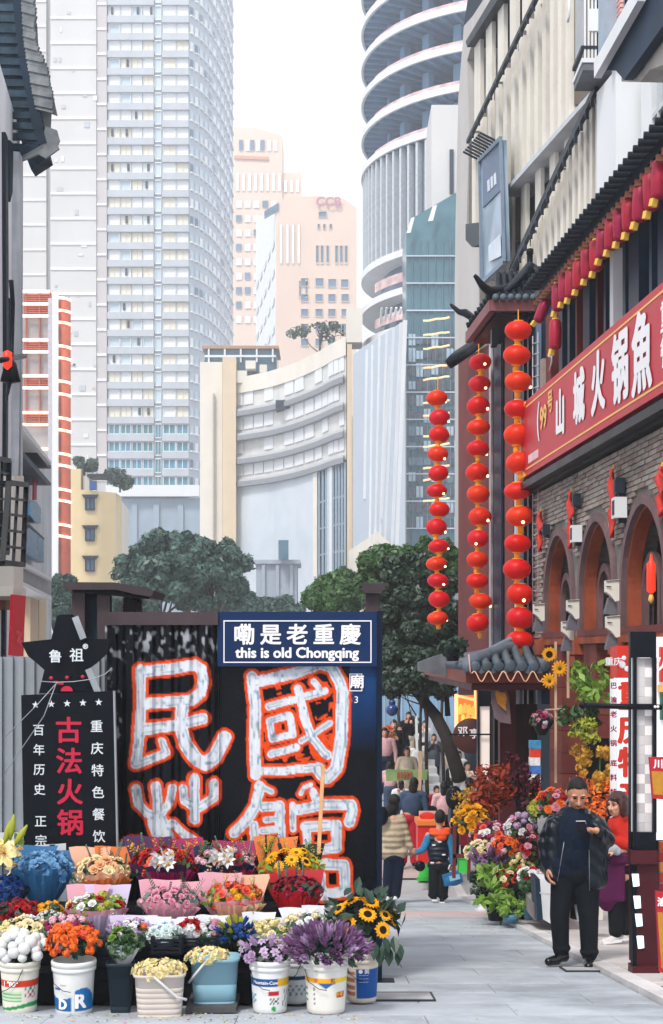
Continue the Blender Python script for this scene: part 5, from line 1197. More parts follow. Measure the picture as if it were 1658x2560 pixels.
for x, y in ((128, 1695), (168, 1694), (207, 1692)):
    b = MB(); b.lathe([(4.6 / u, 0), (4.6 / u, .006)], 12); b.xf(Matrix.Translation(P(x, y, dS + .009)) @ Matrix.Rotation(R(90), 4, 'X')); obj('red_dot', b, M_redl, sb_)
b = MB(); slab(b, [(153, 1728)] + [(167 - 15 * math.cos(R(a)), 1728 - 13 * math.sin(R(a))) for a in range(10, 175, 15)] + [(182, 1728)], flat_pl(dS + .004), .006)
slab(b, [(132, 1703), (140, 1702), (150, 1705), (160, 1703), (158, 1712), (146, 1711)], flat_pl(dS + .004), .006); obj('red_mark', b, M_redl, sb_)
cbx = thing('guy_wires', 'thin slack wires tied across the neck of the star board', 'wire', tuple(P(140, 1706, dS - .05)))
for pts in (((100, 1703), (140, 1706), (185, 1704), (230, 1698), (262, 1686), (279, 1671)), ((143, 1706), (95, 1760), (10, 1845)), ((141, 1708), (110, 1790), (9, 1937))):
    b = MB(); b.tube([P(x, y, dS - .06) for x, y in pts], .0035, 4); obj('wire', b, M_steel, cbx)
# ================================================================ flowers
def petal(mb, ang, r0, r1, w, tilt, cup=0.1, z0=0.0, mi=0, tip=0.35, twist=0.0):
    """one petal from radius r0 to r1, rising by tilt"""
    ca, sa = math.cos(ang), math.sin(ang); ct, st = math.cos(tilt), math.sin(tilt); L = r1 - r0; rows = []
    for v, ww in ((0, .45), (.35, 1.0), (.75, .85), (1, tip)):
        r = r0 + L * v * ct; z = z0 + L * v * st - cup * L * v * v
        for s in (-1, 0, 1):
            x = r; y = s * w / 2 * ww; zq = z + (abs(s) * .12 * w) * (1 if twist >= 0 else -1)
            rows.append((x * ca - y * sa, x * sa + y * ca, zq))
    fs = [(i * 3 + j, (i + 1) * 3 + j, (i + 1) * 3 + j + 1, i * 3 + j + 1) for i in range(3) for j in range(2)]
    mb.add(rows, fs, mi, True)
BL = {}
def bloom(kind, m, m2=None):
    key = (kind, m.name, m2.name if m2 else '')
    if key in BL: return BL[key]
    rg = random.Random(hash(kind) % 97 if False else len(BL)); mb = MB(); m2 = m2 or m
    if kind == 'rose':
        for n, r1, t, w in ((6, .5, .35, .5), (5, .40, .8, .45), (4, .27, 1.15, .34)):
            for i in range(n): petal(mb, i * 6.283 / n + t * 3 + rg.uniform(-.1, .1), .05, r1 + .05, w, t, .25, 0, 0, .6)
        mb.lathe([(.1, 0), (.13, .2), (.07, .34), (.0, .36)], 6)
    elif kind == 'sunflower':
        for n, r1, t in ((15, .5, .12), (13, .46, .35)):
            for i in range(n): petal(mb, i * 6.283 / n + t, .16, r1 * rg.uniform(.92, 1.05), .17, t + rg.uniform(-.12, .1), .25, 0, 0, .12)
        mb.lathe([(.21, 0), (.22, .035), (.16, .06), (.1, .035), (.0001, .03)], 14, mi=1)
    elif kind == 'gerbera':
        for n, r1, t in ((14, .5, .15), (12, .38, .45)):
            for i in range(n): petal(mb, i * 6.283 / n + t, .08, r1, .14, t, .2, 0, 0, .5)
        mb.lathe([(.11, 0), (.11, .07), (.0001, .09)], 10, mi=1)
    elif kind == 'lily':
        for i in range(6): petal(mb, i * 6.283 / 6, .03, .55 if i % 2 else .5, .24, .75, .75, 0, 0, .1)
        for i in range(5): a = i * 1.25; mb.tube([(0, 0, 0), (.1 * math.cos(a), .1 * math.sin(a), .3)], [.01, .02], 4, mi=1)
    elif kind == 'puff':
        for i in range(44):
            z = rg.uniform(-.25, 1); a = rg.uniform(0, 6.283); s = math.sqrt(max(0, 1 - z * z)); d = Vector((s * math.cos(a), s * math.sin(a), z)); c = d * .40
            t = d.orthogonal().normalized(); t.rotate(Matrix.Rotation(rg.uniform(0, 6.28), 3, d)); u = d.cross(t); q = .15
            mb.add([c - t * q, c + u * q * .7 + d * .06, c + t * q + d * .08, c - u * q * .7 + d * .02], [(0, 1, 2, 3)], 0, False)
        sphere(mb, (0, 0, 0), .36, 8, 5)
    elif kind == 'ball': sphere(mb, (0, 0, .1), .46, 10, 7)
    elif kind == 'bud':
        for i in range(5):
            a = i * 1.2566; petal(mb, a, .02, .95, .26, 1.32 + .1 * (i % 2), .05, 0, 0, .08)
        mb.lathe([(.06, 0), (.13, .25), (.09, .6), (0, .95)], 6)
    elif kind == 'ruffle':
        for n, r1, t in ((7, .5, .3), (6, .42, .7), (5, .3, 1.1)):
            for i in range(n): petal(mb, i * 6.283 / n + t * 2, .02, r1 * rg.uniform(.85, 1.1), .42, t + rg.uniform(-.2, .2), rg.uniform(-.2, .4), 0, 0, .9, rg.choice((-1, 1)))
    elif kind == 'sprig':
        mb.tube([(0, 0, -.3), (.02, 0, .4), (.08, 0, 1)], [.02, .015, .005], 4, mi=1)
        for i in range(9):
            z = i * .11; w = .13 * (1 - i / 14)
            for s in (-1, 1): mb.add([(.02, 0, z), (.02 + s * w, .06, z + .07), (.02 + s * w * 1.7, 0, z + .11), (.02 + s * w, -.06, z + .05)], [(0, 1, 2, 3)], 0)
    elif kind == 'spray':
        for i in range(26):
            a = rg.uniform(0, 6.28); r = rg.uniform(0, .32); z = rg.uniform(.1, 1); q = .075
            c = Vector((r * math.cos(a), r * math.sin(a), z)); t = Vector((rg.uniform(-1, 1), rg.uniform(-1, 1), rg.uniform(0, 1))).normalized(); u = t.orthogonal().normalized()
            mb.add([c - t * q, c + u * q * .6, c + t * q, c - u * q * .6], [(0, 1, 2, 3)], 0)
        for i in range(4): mb.tube([(0, 0, -.2), (rg.uniform(-.2, .2), rg.uniform(-.2, .2), .8)], [.015, .005], 3, mi=1)
    elif kind == 'leaf':
        for s in (-1, 1):
            mb.add([(0, 0, 0), (s * .22, .3, .05), (s * .24, .6, .02), (0, 1, -.12), (0, .55, -.03), (0, .3, -.02)], [(0, 1, 5), (1, 2, 4, 5), (2, 3, 4)] if s > 0 else [(5, 1, 0), (5, 4, 2, 1), (4, 3, 2)], 0, True)
    me = mb.mesh(kind, [m, m2]); BL[key] = me; return me
def pm_(name, a, b=None, **k): return leaf_mat('petal_' + name, a, b or a, rough=.55, trans=k.get('trans', .2), spec=.3)
C = {k: pm_(k, *v) for k, v in dict(white=('e6e6e4', 'd5d8da'), cream=('eadfbe', 'e6d39a'), pale_yellow=('ece3b4', 'e2cf86'), yellow=('f2b90c', 'e89a06'), gold=('d98f10', 'f0b818'), orange=('e0561a', 'ee7c2a'), red=('b80f1a', '8e0c16'),
     coral=('d43a2c', 'e86a4a'), deep_red=('8c0f28', '6a0a1c'), magenta=('a81e58', '7c1248'), pink=('dc9bae', 'c97a94'), pale_pink=('e6c3cc', 'dca6b4'), lilac=('c9b0cc', 'a98bb4'), purple=('6b4470', '8f6a92'), sky=('86b4d6', '5c94c4'), blue=('1f4e96', '123a78'),
     mint=('dfe8dc', 'b9cfd8'), peach=('eab98c', 'e0a070'), rust=('a8401c', '7c2a14'), lime=('8fa030', 'b3b23e'), ochre=('b98a2a', 'd9a83a'), wine=('5c1626', '3c0e1c')).items()}
M_lf = leaf_mat('flower_leaf', '1c3a1e', '3f6634', trans=.2); M_lfd = leaf_mat('dark_leaf', '142a22', '2c4c38', trans=.15); M_euc = leaf_mat('eucalyptus', '3d5a56', '6d8a80', trans=.15); M_lfl = leaf_mat('light_leaf', '5d8a2c', '8fb04a', trans=.3)
M_sunc = mat('sunflower_centre', '2c1a10', .8, var=.3, scale=20, bump=.6); M_gc = mat('flower_centre', '6b4a14', .8, var=.3, scale=20); M_stem = mat('green_stem', '35582c', .6)
def paper(nm, c, tr=.15, rough=.5): 
    return leaf_mat('paper_' + nm, c, tuple(min(1, v * .88) for v in hexc(c)), rough=rough, trans=tr, spec=.3)
PP = {k: paper(k, v) for k, v in dict(white='d9dde6', pink='e0a4b4', peach='e8b396', orange='e27a3a', blue='2f6a9a', navy='1b2a4c', purple='4c2450', magenta='a01c5c', crimson='b01020', lilac='cdbfdf', black='17191f', clear='9fb0ac').items()}
def dome(n, up=.25, seed=1):
    out = []; rg = random.Random(seed); ga = 2.39996
    for i in range(n):
        z = 1 - (i + .5) / n * (1 - up * 0) ; r = math.sqrt(max(0, 1 - z * z)); a = i * ga + rg.uniform(-.25, .25)
        out.append(Vector((r * math.cos(a), r * math.sin(a), z)))
    return out
def bouquet(label, px, py, d, w, h, mix, paper_c=None, paper2=None, bottom=None, bs=24, n=26, fill=M_lf, sprigs=None, spray=None, seed=1, group='flower bouquets of the street stall', cat='bouquet', name='bouquet', back=True, fillsize=.03, fillper=16, tilt=-.45, plane=None):
    """a dome of blooms w x h photo pixels wide at (px, py, d); mix = [(kind, petals, centre, weight)]; wrapped in sheets of paper"""
    k = d / F; c = P(px, py, d); rx = w / 2 * k; rz = h * .62 * k; ry = rx * .75; rg = random.Random(seed * 31 + 5)
    base = P(px, bottom if bottom else py + h, d); t = thing(name, label, cat, base, 0, group)
    L_ = lambda v: Vector(v) - t.location
    tm_ = Matrix.Rotation(-tilt, 3, 'X')
    for i, u in enumerate(dome(n, seed=seed)):
        u = tm_ @ u; p = c + Vector((u.x * rx, u.y * ry, u.z * rz * 1.0 - rz * .35)) * rg.uniform(.86, 1.0)
        kd, pc, cc_, _ = rg.choices(mix, [q[3] for q in mix])[0]; me = bloom(kd, pc, cc_)
        nrm = (Vector((u.x, u.y * .8 - .15, u.z + .25)) + Vector((rg.uniform(-.2, .2), rg.uniform(-.2, .2), 0))).normalized()
        q = nrm.to_track_quat('Z', 'Y'); e = q.to_euler(); e.rotate_axis('Z', rg.uniform(0, 6.28))
        s = bs * k * rg.uniform(.8, 1.2) * (1.6 if kd in ('bud', 'lily') else 1)
        link(name_of(kd), me, t, L_(p), e, s)
    if fill:
        bl = [(c.x + rg.uniform(-.8, .8) * rx, c.y + rg.uniform(-.7, .5) * ry, c.z + rg.uniform(-.8, .15) * rz, rx * .35) for _ in range(10)]
        me = leaf_mesh('foliage', bl, fillper, fillsize, fill, seed, inner=.5); me.transform(Matrix.Translation(-t.location)); link('foliage', me, t)
    for spec, nn, sz in ((sprigs, 7, 52), (spray, 9, 38)):
        if not spec: continue
        for i in range(nn):
            a = rg.uniform(0, 3.14) if spec is sprigs else rg.uniform(-.6, 3.7); p = c + Vector((math.cos(a) * rx * .8, math.sin(a) * ry * .3 - ry * .2 * (spec is spray), rg.uniform(-.3, .6) * rz))
            e = Euler((rg.uniform(-.3, .2), math.cos(a) * .55, rg.uniform(0, 6.28))); link('sprig' if spec is sprigs else 'filler_spray', bloom('sprig' if spec is sprigs else 'spray', spec, M_stem), t, L_(p), e, sz * k * rg.uniform(.7, 1.15))
    if paper_c:
        zb = base.z; zt = c.z - rz * .15; nb = 22
        def sheet(m, a0, a1, rt, rb, zt_, jag, nm='wrapping_paper', sd=0, yb=0):
            b = MB(); r2 = random.Random(seed * 7 + sd); J = [r2.uniform(-jag, jag) for _ in range(nb + 1)]; W = [r2.uniform(-.1, .1) for _ in range(nb + 1)]
            def f(u, v):
                a = a0 + (a1 - a0) * u; i = int(u * nb + .5); rr = rb + (rt - rb) * (v ** .8) * (1 + W[i] * v * 1.3 + .06 * math.sin(i * 2.3) * v * v)
                return Vector((base.x + math.cos(a) * rr, base.y + math.sin(a) * rr * .78 + yb, zb + (zt_ - zb + J[i] * v) * v))
            b.grid(f, nb, 5, smooth=False); o = obj(nm, b, m, t); return o
        sheet(paper_c, R(-178), R(-2), rx * 1.08, rx * .3, zt, rz * .12, sd=1)
        if paper2: sheet(paper2, R(-120), R(-20), rx * 1.14, rx * .34, zt - rz * .3, rz * .1, sd=2)
        if back:
            for i, (ox, aw) in enumerate(((-.45, .75), (.35, .8))):
                b = MB(); m = paper2 if (paper2 and i) else paper_c; hh = rz * (1.35 + rg.uniform(-.2, .3)); X = c.x + ox * rx; wv = rx * aw; yy = c.y + ry * .55 + i * .012; z0 = c.z - rz * .5
                sk = rg.uniform(-.15, .15) * rx
                b.grid(lambda u, v: Vector((X + (u - .5) * 2 * wv * (.72 + .28 * v) + sk * v, yy + .03 * math.sin(u * 3.1) + .05 * v, z0 + (hh + .05 * rz * math.sin(u * 7 + i)) * v)), 6, 3); obj('wrapping_paper', b, m, t)
    return t
def name_of(k): return {'rose': 'rose', 'sunflower': 'sunflower', 'gerbera': 'gerbera', 'lily': 'lily', 'puff': 'flower_head', 'ball': 'cotton_ball', 'bud': 'flower_bud', 'ruffle': 'ruffled_bloom', 'sprig': 'sprig', 'spray': 'filler_spray', 'leaf': 'leaf'}[k]
# display stand under the bouquets
dsd = thing('display_stand', 'low black stepped stand mostly hidden under the flower bouquets', 'stand', (XX(400, 10.3), 10.3, gz(10.3)))
for (d0, d1, hh) in ((9.75, 10.0, .22), (10.0, 10.35, .36), (10.35, 10.8, .6)):
    b = MB(); a = XX(-20, 10); c = XX(790, 10); b.b2((a, d0 + .004, gz(d0) + .02), (c, d1, gz(d0) + hh)); obj('step', b, mat('stand_black', '0d1218', .7, var=.3), dsd)
LZ = [('lily', C['white'], C['gold'], 1)]
R3, R2, R15 = 10.62, 10.15, 9.82
bouquet('pale blue ruffled bouquet in a wide blue wrap left of the star board foot', 108, 2160, R3, 155, 66, [('ruffle', C['sky'], None, 3), ('puff', C['sky'], None, 1)], PP['blue'], PP['blue'], 2262, 25, 40, None, seed=3)
for i, (x0, y0, x1, y1) in enumerate(((75, 2110, 138, 2150), (120, 2108, 165, 2160))):
    t = thing('paper_sheet', 'white paper sheet with grey print standing behind the pale blue bouquet' if i == 0 else 'second white paper sheet behind the pale blue bouquet, nearer the board', 'paper', P(x0, y1, R3 + .2)); b = MB(); slab(b, [(x0, y1), (x0 + 4, y0 + 4), (x1, y0), (x1, y1)], flat_pl(R3 + .2), .004); obj('sheet', b, PP['white'], t)
bouquet('peach and cream rose bouquet in peach paper with eucalyptus', 256, 2170, R3, 142, 72, [('rose', C['cream'], None, 3), ('rose', C['peach'], None, 1.5), ('puff', C['pale_yellow'], None, 1)], PP['peach'], PP['orange'], 2262, 27, 30, M_euc, sprigs=M_euc, seed=4)
bouquet('red rose bouquet with white lilies at its heart in purple paper', 410, 2150, R3, 165, 74, [('rose', C['red'], None, 3), ('rose', C['coral'], None, 1), ('gerbera', C['red'], C['wine'], 1)], PP['purple'], PP['magenta'], 2250, 28, 28, M_lf, sprigs=M_euc, spray=C['gold'], seed=5)
bouquet('mixed bouquet of white lilies over red and cream flowers in dark paper', 562, 2150, R3, 150, 66, [('rose', C['red'], None, 2), ('rose', C['cream'], None, 1), ('puff', C['pale_pink'], None, 1)], PP['navy'], PP['magenta'], 2242, 24, 28, M_lf, sprigs=M_euc, spray=C['lime'], seed=6)
for x, y, lab in ((412, 2148, 'open white lilies crowning the red rose bouquet'), (560, 2140, 'open white lilies crowning the dark wrapped bouquet')):
    t = thing('lily_cluster', lab, 'lilies', P(x, y, R3 - .2))
    for i in range(7):
        a = i * .9; link('lily', bloom('lily', C['white'], C['gold']), t, (math.cos(a) * .07 * (i > 0), -.05, math.sin(a) * .05 * (i > 0)), (R(60 + 10 * math.sin(a)), math.cos(a) * .5, a), .13)
bouquet('round bouquet of yellow sunflowers with green filler in orange and black paper', 725, 2155, R3, 152, 84, [('gerbera', C['yellow'], M_gc, 3), ('sunflower', C['yellow'], M_sunc, 2)], PP['orange'], PP['black'], 2262, 38, 20, M_lfl, spray=C['lime'], sprigs=M_lfd, seed=7)
bouquet('pink wrapped bouquet of white, red and lime flowers below the peach one', 240, 2262, R2, 150, 62, [('rose', C['white'], None, 2), ('rose', C['red'], None, 1.3), ('puff', C['lime'], None, 2), ('rose', C['pale_yellow'], None, 1)], PP['pink'], PP['lilac'], 2352, 26, 26, M_lfl, seed=8)
bouquet('pink rose bouquet with dark eucalyptus stems in pale pink paper', 425, 2245, R2, 148, 60, [('rose', C['pink'], None, 3), ('puff', C['pale_pink'], None, 1)], PP['pink'], PP['pink'], 2325, 20, 34, M_euc, sprigs=M_lfd, seed=9)
bouquet('bouquet of coral red flowers and yellow filler in pink and peach paper', 584, 2235, R2, 150, 66, [('rose', C['coral'], None, 3), ('puff', C['coral'], None, 2), ('puff', C['gold'], None, .6)], PP['pink'], PP['peach'], 2325, 22, 34, M_lfl, spray=C['lime'], seed=10)
bouquet('dark red bouquet with frosted leaves in shiny crimson paper', 742, 2215, R2, 128, 56, [('rose', C['deep_red'], None, 3), ('puff', C['magenta'], None, 1), ('puff', C['white'], None, .5)], PP['crimson'], PP['crimson'], 2305, 22, 24, M_lfd, sprigs=M_euc, seed=11)
bouquet('dark blue ruffled flowers under the yellow lilies at the far left', 22, 2212, R3 - .1, 110, 50, [('ruffle', C['blue'], None, 1)], PP['navy'], None, 2275, 28, 26, None, seed=12, back=False)
t = thing('yellow_lilies', 'large pale yellow lilies with green buds at the left edge', 'lilies', P(10, 2190, R3 - .25))
for i, (x, y, s, rx_) in enumerate(((12, 2135, .28, 70), (-12, 2120, .26, 60), (40, 2128, .18, 50), (20, 2160, .2, 95))): link('lily', bloom('lily', C['pale_yellow'], C['gold']), t, P(x, y, R3 - .3) - t.location, (R(rx_), .2 * i, i * .7), s)
for i, (x, y, a) in enumerate(((18, 2085, .25), (50, 2092, .55), (30, 2070, .15))):
    b = MB(); M = Matrix.Translation(P(x, y, R3 - .2)) @ Matrix.Rotation(a, 4, 'Y'); b.lathe([(.004, -.1), (.022, -.03), (.024, .03), (.006, .1)], 8); b.xf(M); obj('bud', b, C['lime'], t)
    b = MB(); b.tube([M @ Vector((0, 0, -.1)), P(15, 2170, R3 - .15)], .006, 5); obj('stem', b, M_stem, t)
for i, (x, y, s) in enumerate(((5, 2110, .16), (55, 2120, .15), (48, 2150, .14))): link('leaf', bloom('leaf', M_lfl), t, P(x, y, R3 - .2) - t.location, (R(50), 0, R(-60 + 100 * i)), s)
def tub(nm, label, px, d, rim_y, base_y, hw, kind='bucket', body='d8d9d4', paint=None, cat='bucket', group='paint buckets holding flowers'):
    """round paint bucket: painted wall, rim bands, wire handle"""
    k = d / F; zb = gz(d) if base_y is None else zz(base_y, d); zt = zz(rim_y, d); r = hw * k; H = zt - zb
    t = thing(nm, label, cat, (XX(px, d), d, zb), 0, group); bc = hexc(body)
    nu, nv = 72, 40; vs = []; cs = []
    for j in range(nv + 1):
        v = j / nv
        for i in range(nu):
            a = -math.pi / 2 + 2 * math.pi * i / nu; rr = r * (.82 + .13 * v) * (1 if v > .02 else .97); vs.append((rr * math.cos(a), rr * math.sin(a), v * H * .86))
            u = ((i / nu + .5) % 1 - .5) * 2 * math.pi * .9; cl = paint(u, v) if paint else None; cl = hexc(cl) if isinstance(cl, str) else (cl or bc)
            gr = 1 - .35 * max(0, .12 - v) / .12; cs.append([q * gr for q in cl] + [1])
    fs = [(j * nu + i, j * nu + (i + 1) % nu, (j + 1) * nu + (i + 1) % nu, (j + 1) * nu + i) for j in range(nv) for i in range(nu)] + [tuple(range(nu - 1, -1, -1))]
    me = bpy.data.meshes.new('wall'); me.from_pydata(vs, [], fs); ca = me.color_attributes.new('paint', 'FLOAT_COLOR', 'POINT'); ca.data.foreach_set('color', np.array(cs, dtype=np.float32).ravel()); me.materials.append(attr_mat('bucket_paint', .42, .06, 25))
    me.polygons.foreach_set('use_smooth', [True] * len(fs)); link('wall', me, t)
    b = MB(); b.lathe([(r * .95, H * .80), (r * 1.0, H * .81), (r * 1.01, H * .87), (r * .97, H * .88), (r * .97, H * .90), (r * 1.02, H * .91), (r * 1.03, H * .97), (r * 1.0, H), (r * .93, H), (r * .9, H * .75), (0.0001, H * .74)], 32)
    link('rim', b.mesh('rim', mat('rim_' + body, body, .4, var=.06, scale=5)), t)
    b = MB(); b.tube([(-r * .98, -.02, H * .86), (-r * .75, -r * .85, H * .62), (-r * .3, -r * 1.05, H * .5), (r * .05, -r * 1.08, H * .48)] if px % 2 else [(r * .35, -r * .98, H * .88), (r * .1, -r * 1.02, H * .66), (-r * .4, -r * 1.0, H * .5), (-r * .8, -r * .6, H * .42)], .0025, 5); obj('handle', b, M_black, t, world=False)
    return t, r, H
def wrap_text(t, r, H, body, size, u, v, m, bold=0.002, nm='lettering'):
    mb = text_mb(body, size, bold=bold, depth=.001); rr = r * (.82 + .13 * v) + .0015; out = []
    for x, y, z in mb.v:
        a = -math.pi / 2 + u + x / rr; q = rr + (-y); out.append((q * math.cos(a), q * math.sin(a), v * H * .86 + z))
    mb.v = out; return obj(nm, mb, m, t, world=False)
def pt1(u, v):
    if .6 < v < .76: return 'c23a24'
    if v < .52 and u < .25 and v > .28: return 'b8cfae' if int(v * 40) % 3 else '5f9a68'
    if .12 + .05 * math.sin(u * 1.4) < v < .2 + .07 * math.sin(u * 1.4): return '2f8a4e'
    if abs(u - .75) < .3 and .35 < v < .62 and math.sin(u * 23) * math.sin(v * 41) > .1: return '3a7f8a' if v > .5 else 'a84a6a'
def pt2(u, v):
    if abs(u - .12) < .06: return None
    if u < .05 and .12 < v < .42 + .05 * math.sin(u * 3): return '1f5f9c'
    if u > .18 and .12 < v < .62 - .5 * (u - .6) ** 2: return '1d69a8'
    if -.9 < u < -.5 and .56 < v < .61: return '3a5a9a'
    if abs(u + .35) < .14 and .66 < v < .7: return 'b07a8a'
def pt6(u, v):
    if .62 < v < .78: return 'd6a91f' if u > .45 else '1d4f8a'
    if .42 < v < .52 and abs(u - .25) < .27: return 'b5232f'
    if .2 < v < .36 and abs(u - .25) < .25 and math.sin(u * 31) * math.sin(v * 60) > .2: return '44474c'
    if (u - .25) ** 2 + ((v - .12) * 2.2) ** 2 < .016: return '2f9a4a'
    if u < -.75 and .2 < v < .45 and math.sin(u * 21) * math.sin(v * 50) > 0: return '4a8ab0'
    if u > .75 and .1 < v < .55 and math.sin(u * 30 + v * 14) > .6: return '6a6e70'
def pt8(u, v):
    if .68 < v < .8: return 'd9702a' if -.5 < u < -.35 else ('e8a41c' if u < .25 else 'e0c030')
    if .52 < v < .68 and -.35 < u < .45 and (v - .55) > .12 * abs(math.sin(u * 4)): return '2a5f9a'
    if .36 < v < .5 and .5 < u < 1.0: return 'b8252c'
    if abs(u + .55) < .04 and .15 < v < .6 and math.sin(v * 60) > -.2: return '5c5f62'
    if abs(u + .05) < .02 and .3 < v < .55: return '6f6a5c'
    if u < -.95 and .2 < v < .6: return '4a8a70' if math.sin(v * 50) > 0 else None
def pt9(u, v):
    if u > -.35 and .12 < v < .82: return '1b4f94'
    if u < -.45 and .15 < v < .75 and math.sin(v * 38) > -.3: return 'a8705c'
def pt7(u, v):
    if .6 < v < .72: return '1d3f6a'
    if .2 < v < .5 and math.sin(u * 17) * math.sin(v * 30) > .3: return '7d8f9a'
t, r, H = tub('paint_bucket', 'white bucket with red and green label at the far left of the front row', 50, 9.5, 2398, 2527, 50, body='d6d2c6', paint=pt1)
wrap_text(t, r, H, '1 "80"', .045, -.35, .68, M_ink)
t, r, H = tub('paint_bucket', 'white bucket with blue label and big letter R', 185, 9.45, 2398, 2531, 55, body='d3d5d4', paint=pt2)
wrap_text(t, r, H, 'R', .13, .5, .32, M_ink, .006); wrap_text(t, r, H, 'D', .085, -.45, .25, M_ink, .005)
t, r, H = tub('paint_bucket', 'white bucket with blue and yellow band holding pale lilac flowers', 675, 9.45, 2396, 2526, 51, body='dadcdc', paint=pt6)
wrap_text(t, r, H, 'Mountain-Cow', .03, -.25, .7, M_ink, .0008); wrap_text(t, r, H, '®', .0001, 0, .1, M_ink, 0) if False else None
tub('paint_bucket', 'half hidden white bucket between the lilac and the purple flower buckets', 738, 9.8, 2388, 2503, 42, body='ccd0d2', paint=pt7)
t, r, H = tub('paint_bucket', 'white bucket with orange and yellow band holding purple spiky flowers', 815, 9.42, 2392, 2527, 57, body='dbd9d3', paint=pt8)
wrap_text(t, r, H, '红', .03, .35, .74, mat('label_red', 'b8352c', .5), .001); wrap_text(t, r, H, '外墙', .03, .72, .43, mat('label_yellow', 'e0a83a', .5), .001)
t, r, H = tub('paint_bucket', 'cream bucket with blue label under the big sunflower bunch', 905, 9.9, 2378, 2500, 44, body='d2c8ba', paint=pt9)
b = None
for v_ in (.5, .58, .66): wrap_text(t, r, H, '一一一', .022, .1, v_, M_ink, 0)
wrap_text(t, r, H, '● 美', .035, .1, .75, M_ink, .001)
def basin(label, px, d, rim_y, base_y, hw, colr, nm, sqp=5, hm=None, cat='basin', group=None, ridges=6, taper=.86, tall=False):
    k = d / F; zb = zz(base_y, d); zt = zz(rim_y, d); r = hw * k; H = zt - zb; t = thing(nm, label, cat, (XX(px, d), d, zb), R(4), group)
    m = mat('plastic_' + colr, colr, .38, var=.06, scale=3, bump=.03); prof = [(r * taper * .96, 0), (r * taper, .012)]
    for i in range(ridges): v = .12 + .7 * i / ridges; rr = r * (taper + (1 - taper) * v); prof += [(rr, H * v), (rr - .004, H * (v + .01)), (rr - .004, H * (v + .02)), (rr + .001, H * (v + .03))]
    prof += [(r * .985, H * .93), (r * 1.05, H * .94), (r * 1.06, H), (r * 1.0, H), (r * .94, H * .7), (.0001, H * .68)]
    b = MB(); b.lathe(prof, 40, sq=sqp, ax=1.0); o = obj('tub', b, m, t, world=False); o.scale = (1, .78, 1)
    if hm:
        b = MB(); pts = hm(r, H); b.tube(pts, .009, 7); obj('handle', b, mat('handle_' + colr, 'c2c2c4', .4), t, world=False)
    return t
basin('beige plastic square basin of cream flowers with its handle hanging down in front', 400, 9.3, 2428, 2543, 62, 'c4bab2', 'square_basin', hm=lambda r, H: [(-r * .2, -r * .85, H * .98), (r * .3, -r * .95, H * .75), (r * .7, -r * .95, H * .55), (r * 1.1, -r * .85, H * .48)])
basin('pale blue square basin of cream flowers standing on a dark board', 537, 9.55, 2390, 2512, 60, '7ba3b4', 'square_basin', hm=lambda r, H: [(-r * 1.05, -r * .8, H * .55), (-r * .8, -r * .9, H * .72), (-r * .35, -r * .85, H * .98)], ridges=2)
basin('tall dark bin holding plastic wrapped leafy stems', 302, 9.45, 2404, 2530, 34, '1c2a34', 'flower_bin', cat='bin', taper=.72, ridges=1)
t = thing('base_board', 'dark worn board under the pale blue basin', 'board', (XX(540, 9.6), 9.6, gz(9.6))); b = MB(); b.b2((XX(470, 9.5), 9.35, gz(9.45) + .02), (XX(594, 9.5), 9.95, gz(9.45) + .055)); b2 = b
obj('plank', b, mat('dark_plank', '4a4a4c', .8, var=.3, bump=.4, scale=4), t)
for x in (480, 575): b = MB(); b.b2((XX(x, 9.5), 9.4, gz(9.45) - .02), (XX(x + 12, 9.5), 9.9, gz(9.45) + .0195)); obj('batten', b, MATS['dark_plank'], t)
GB = 'flowers standing in front row buckets'
def bunch(label, px, py, d, w, h, mix, n, bs, seed, fill=M_lfd, **k): return bouquet(label, px, py, d, w, h, mix, None, None, py + h * .7, bs, n, fill, seed=seed, group=GB, cat='flowers', name='flower_bunch', back=False, **k)
bunch('white cotton ball flowers in the red and green labelled bucket', 52, 2362, 9.5, 120, 70, [('ball', C['white'], None, 1)], 30, 31, 20, fillsize=.035)
bunch('orange and pink carnations in the letter R bucket', 185, 2345, 9.45, 135, 72, [('puff', C['orange'], None, 3), ('puff', C['coral'], None, .8), ('ruffle', C['orange'], None, 2)], 42, 26, 21)
bouquet('pink white and magenta blooms behind the orange carnations', 170, 2312, 9.62, 120, 50, [('puff', C['pale_pink'], None, 2), ('puff', C['magenta'], None, 1.5), ('rose', C['orange'], None, 1)], None, None, 2350, 24, 24, M_lf, seed=22)
bunch('cream papery flowers heaped in the beige basin', 400, 2418, 9.3, 138, 40, [('ruffle', C['pale_yellow'], None, 3), ('ruffle', C['cream'], None, 2)], 60, 19, 23, fill=None)
bunch('cream papery flowers heaped in the pale blue basin', 520, 2385, 9.5, 108, 36, [('ruffle', C['pale_yellow'], None, 3), ('ruffle', C['cream'], None, 2)], 50, 18, 24, fill=None)
bunch('pale lilac open flowers in the blue and yellow banded bucket', 672, 2372, 9.45, 138, 56, [('lily', C['lilac'], C['white'], 3), ('ruffle', C['lilac'], None, 2), ('bud', C['lilac'], None, 1)], 36, 20, 25)
bunch('purple spiky buds fanning out of the orange banded bucket', 815, 2362, 9.42, 175, 66, [('bud', C['purple'], None, 3), ('bud', C['lilac'], None, .8)], 78, 26, 26)
sf = bouquet('big loose bunch of sunflowers with dark leaves at the right end of the stall', 905, 2290, 9.9, 185, 120, [('sunflower', C['yellow'], M_sunc, 1)], None, None, 2385, 44, 17, M_lfd, seed=27, group=GB, cat='flowers', name='sunflower_bunch', fillsize=.055, fillper=10)
rg = random.Random(8)
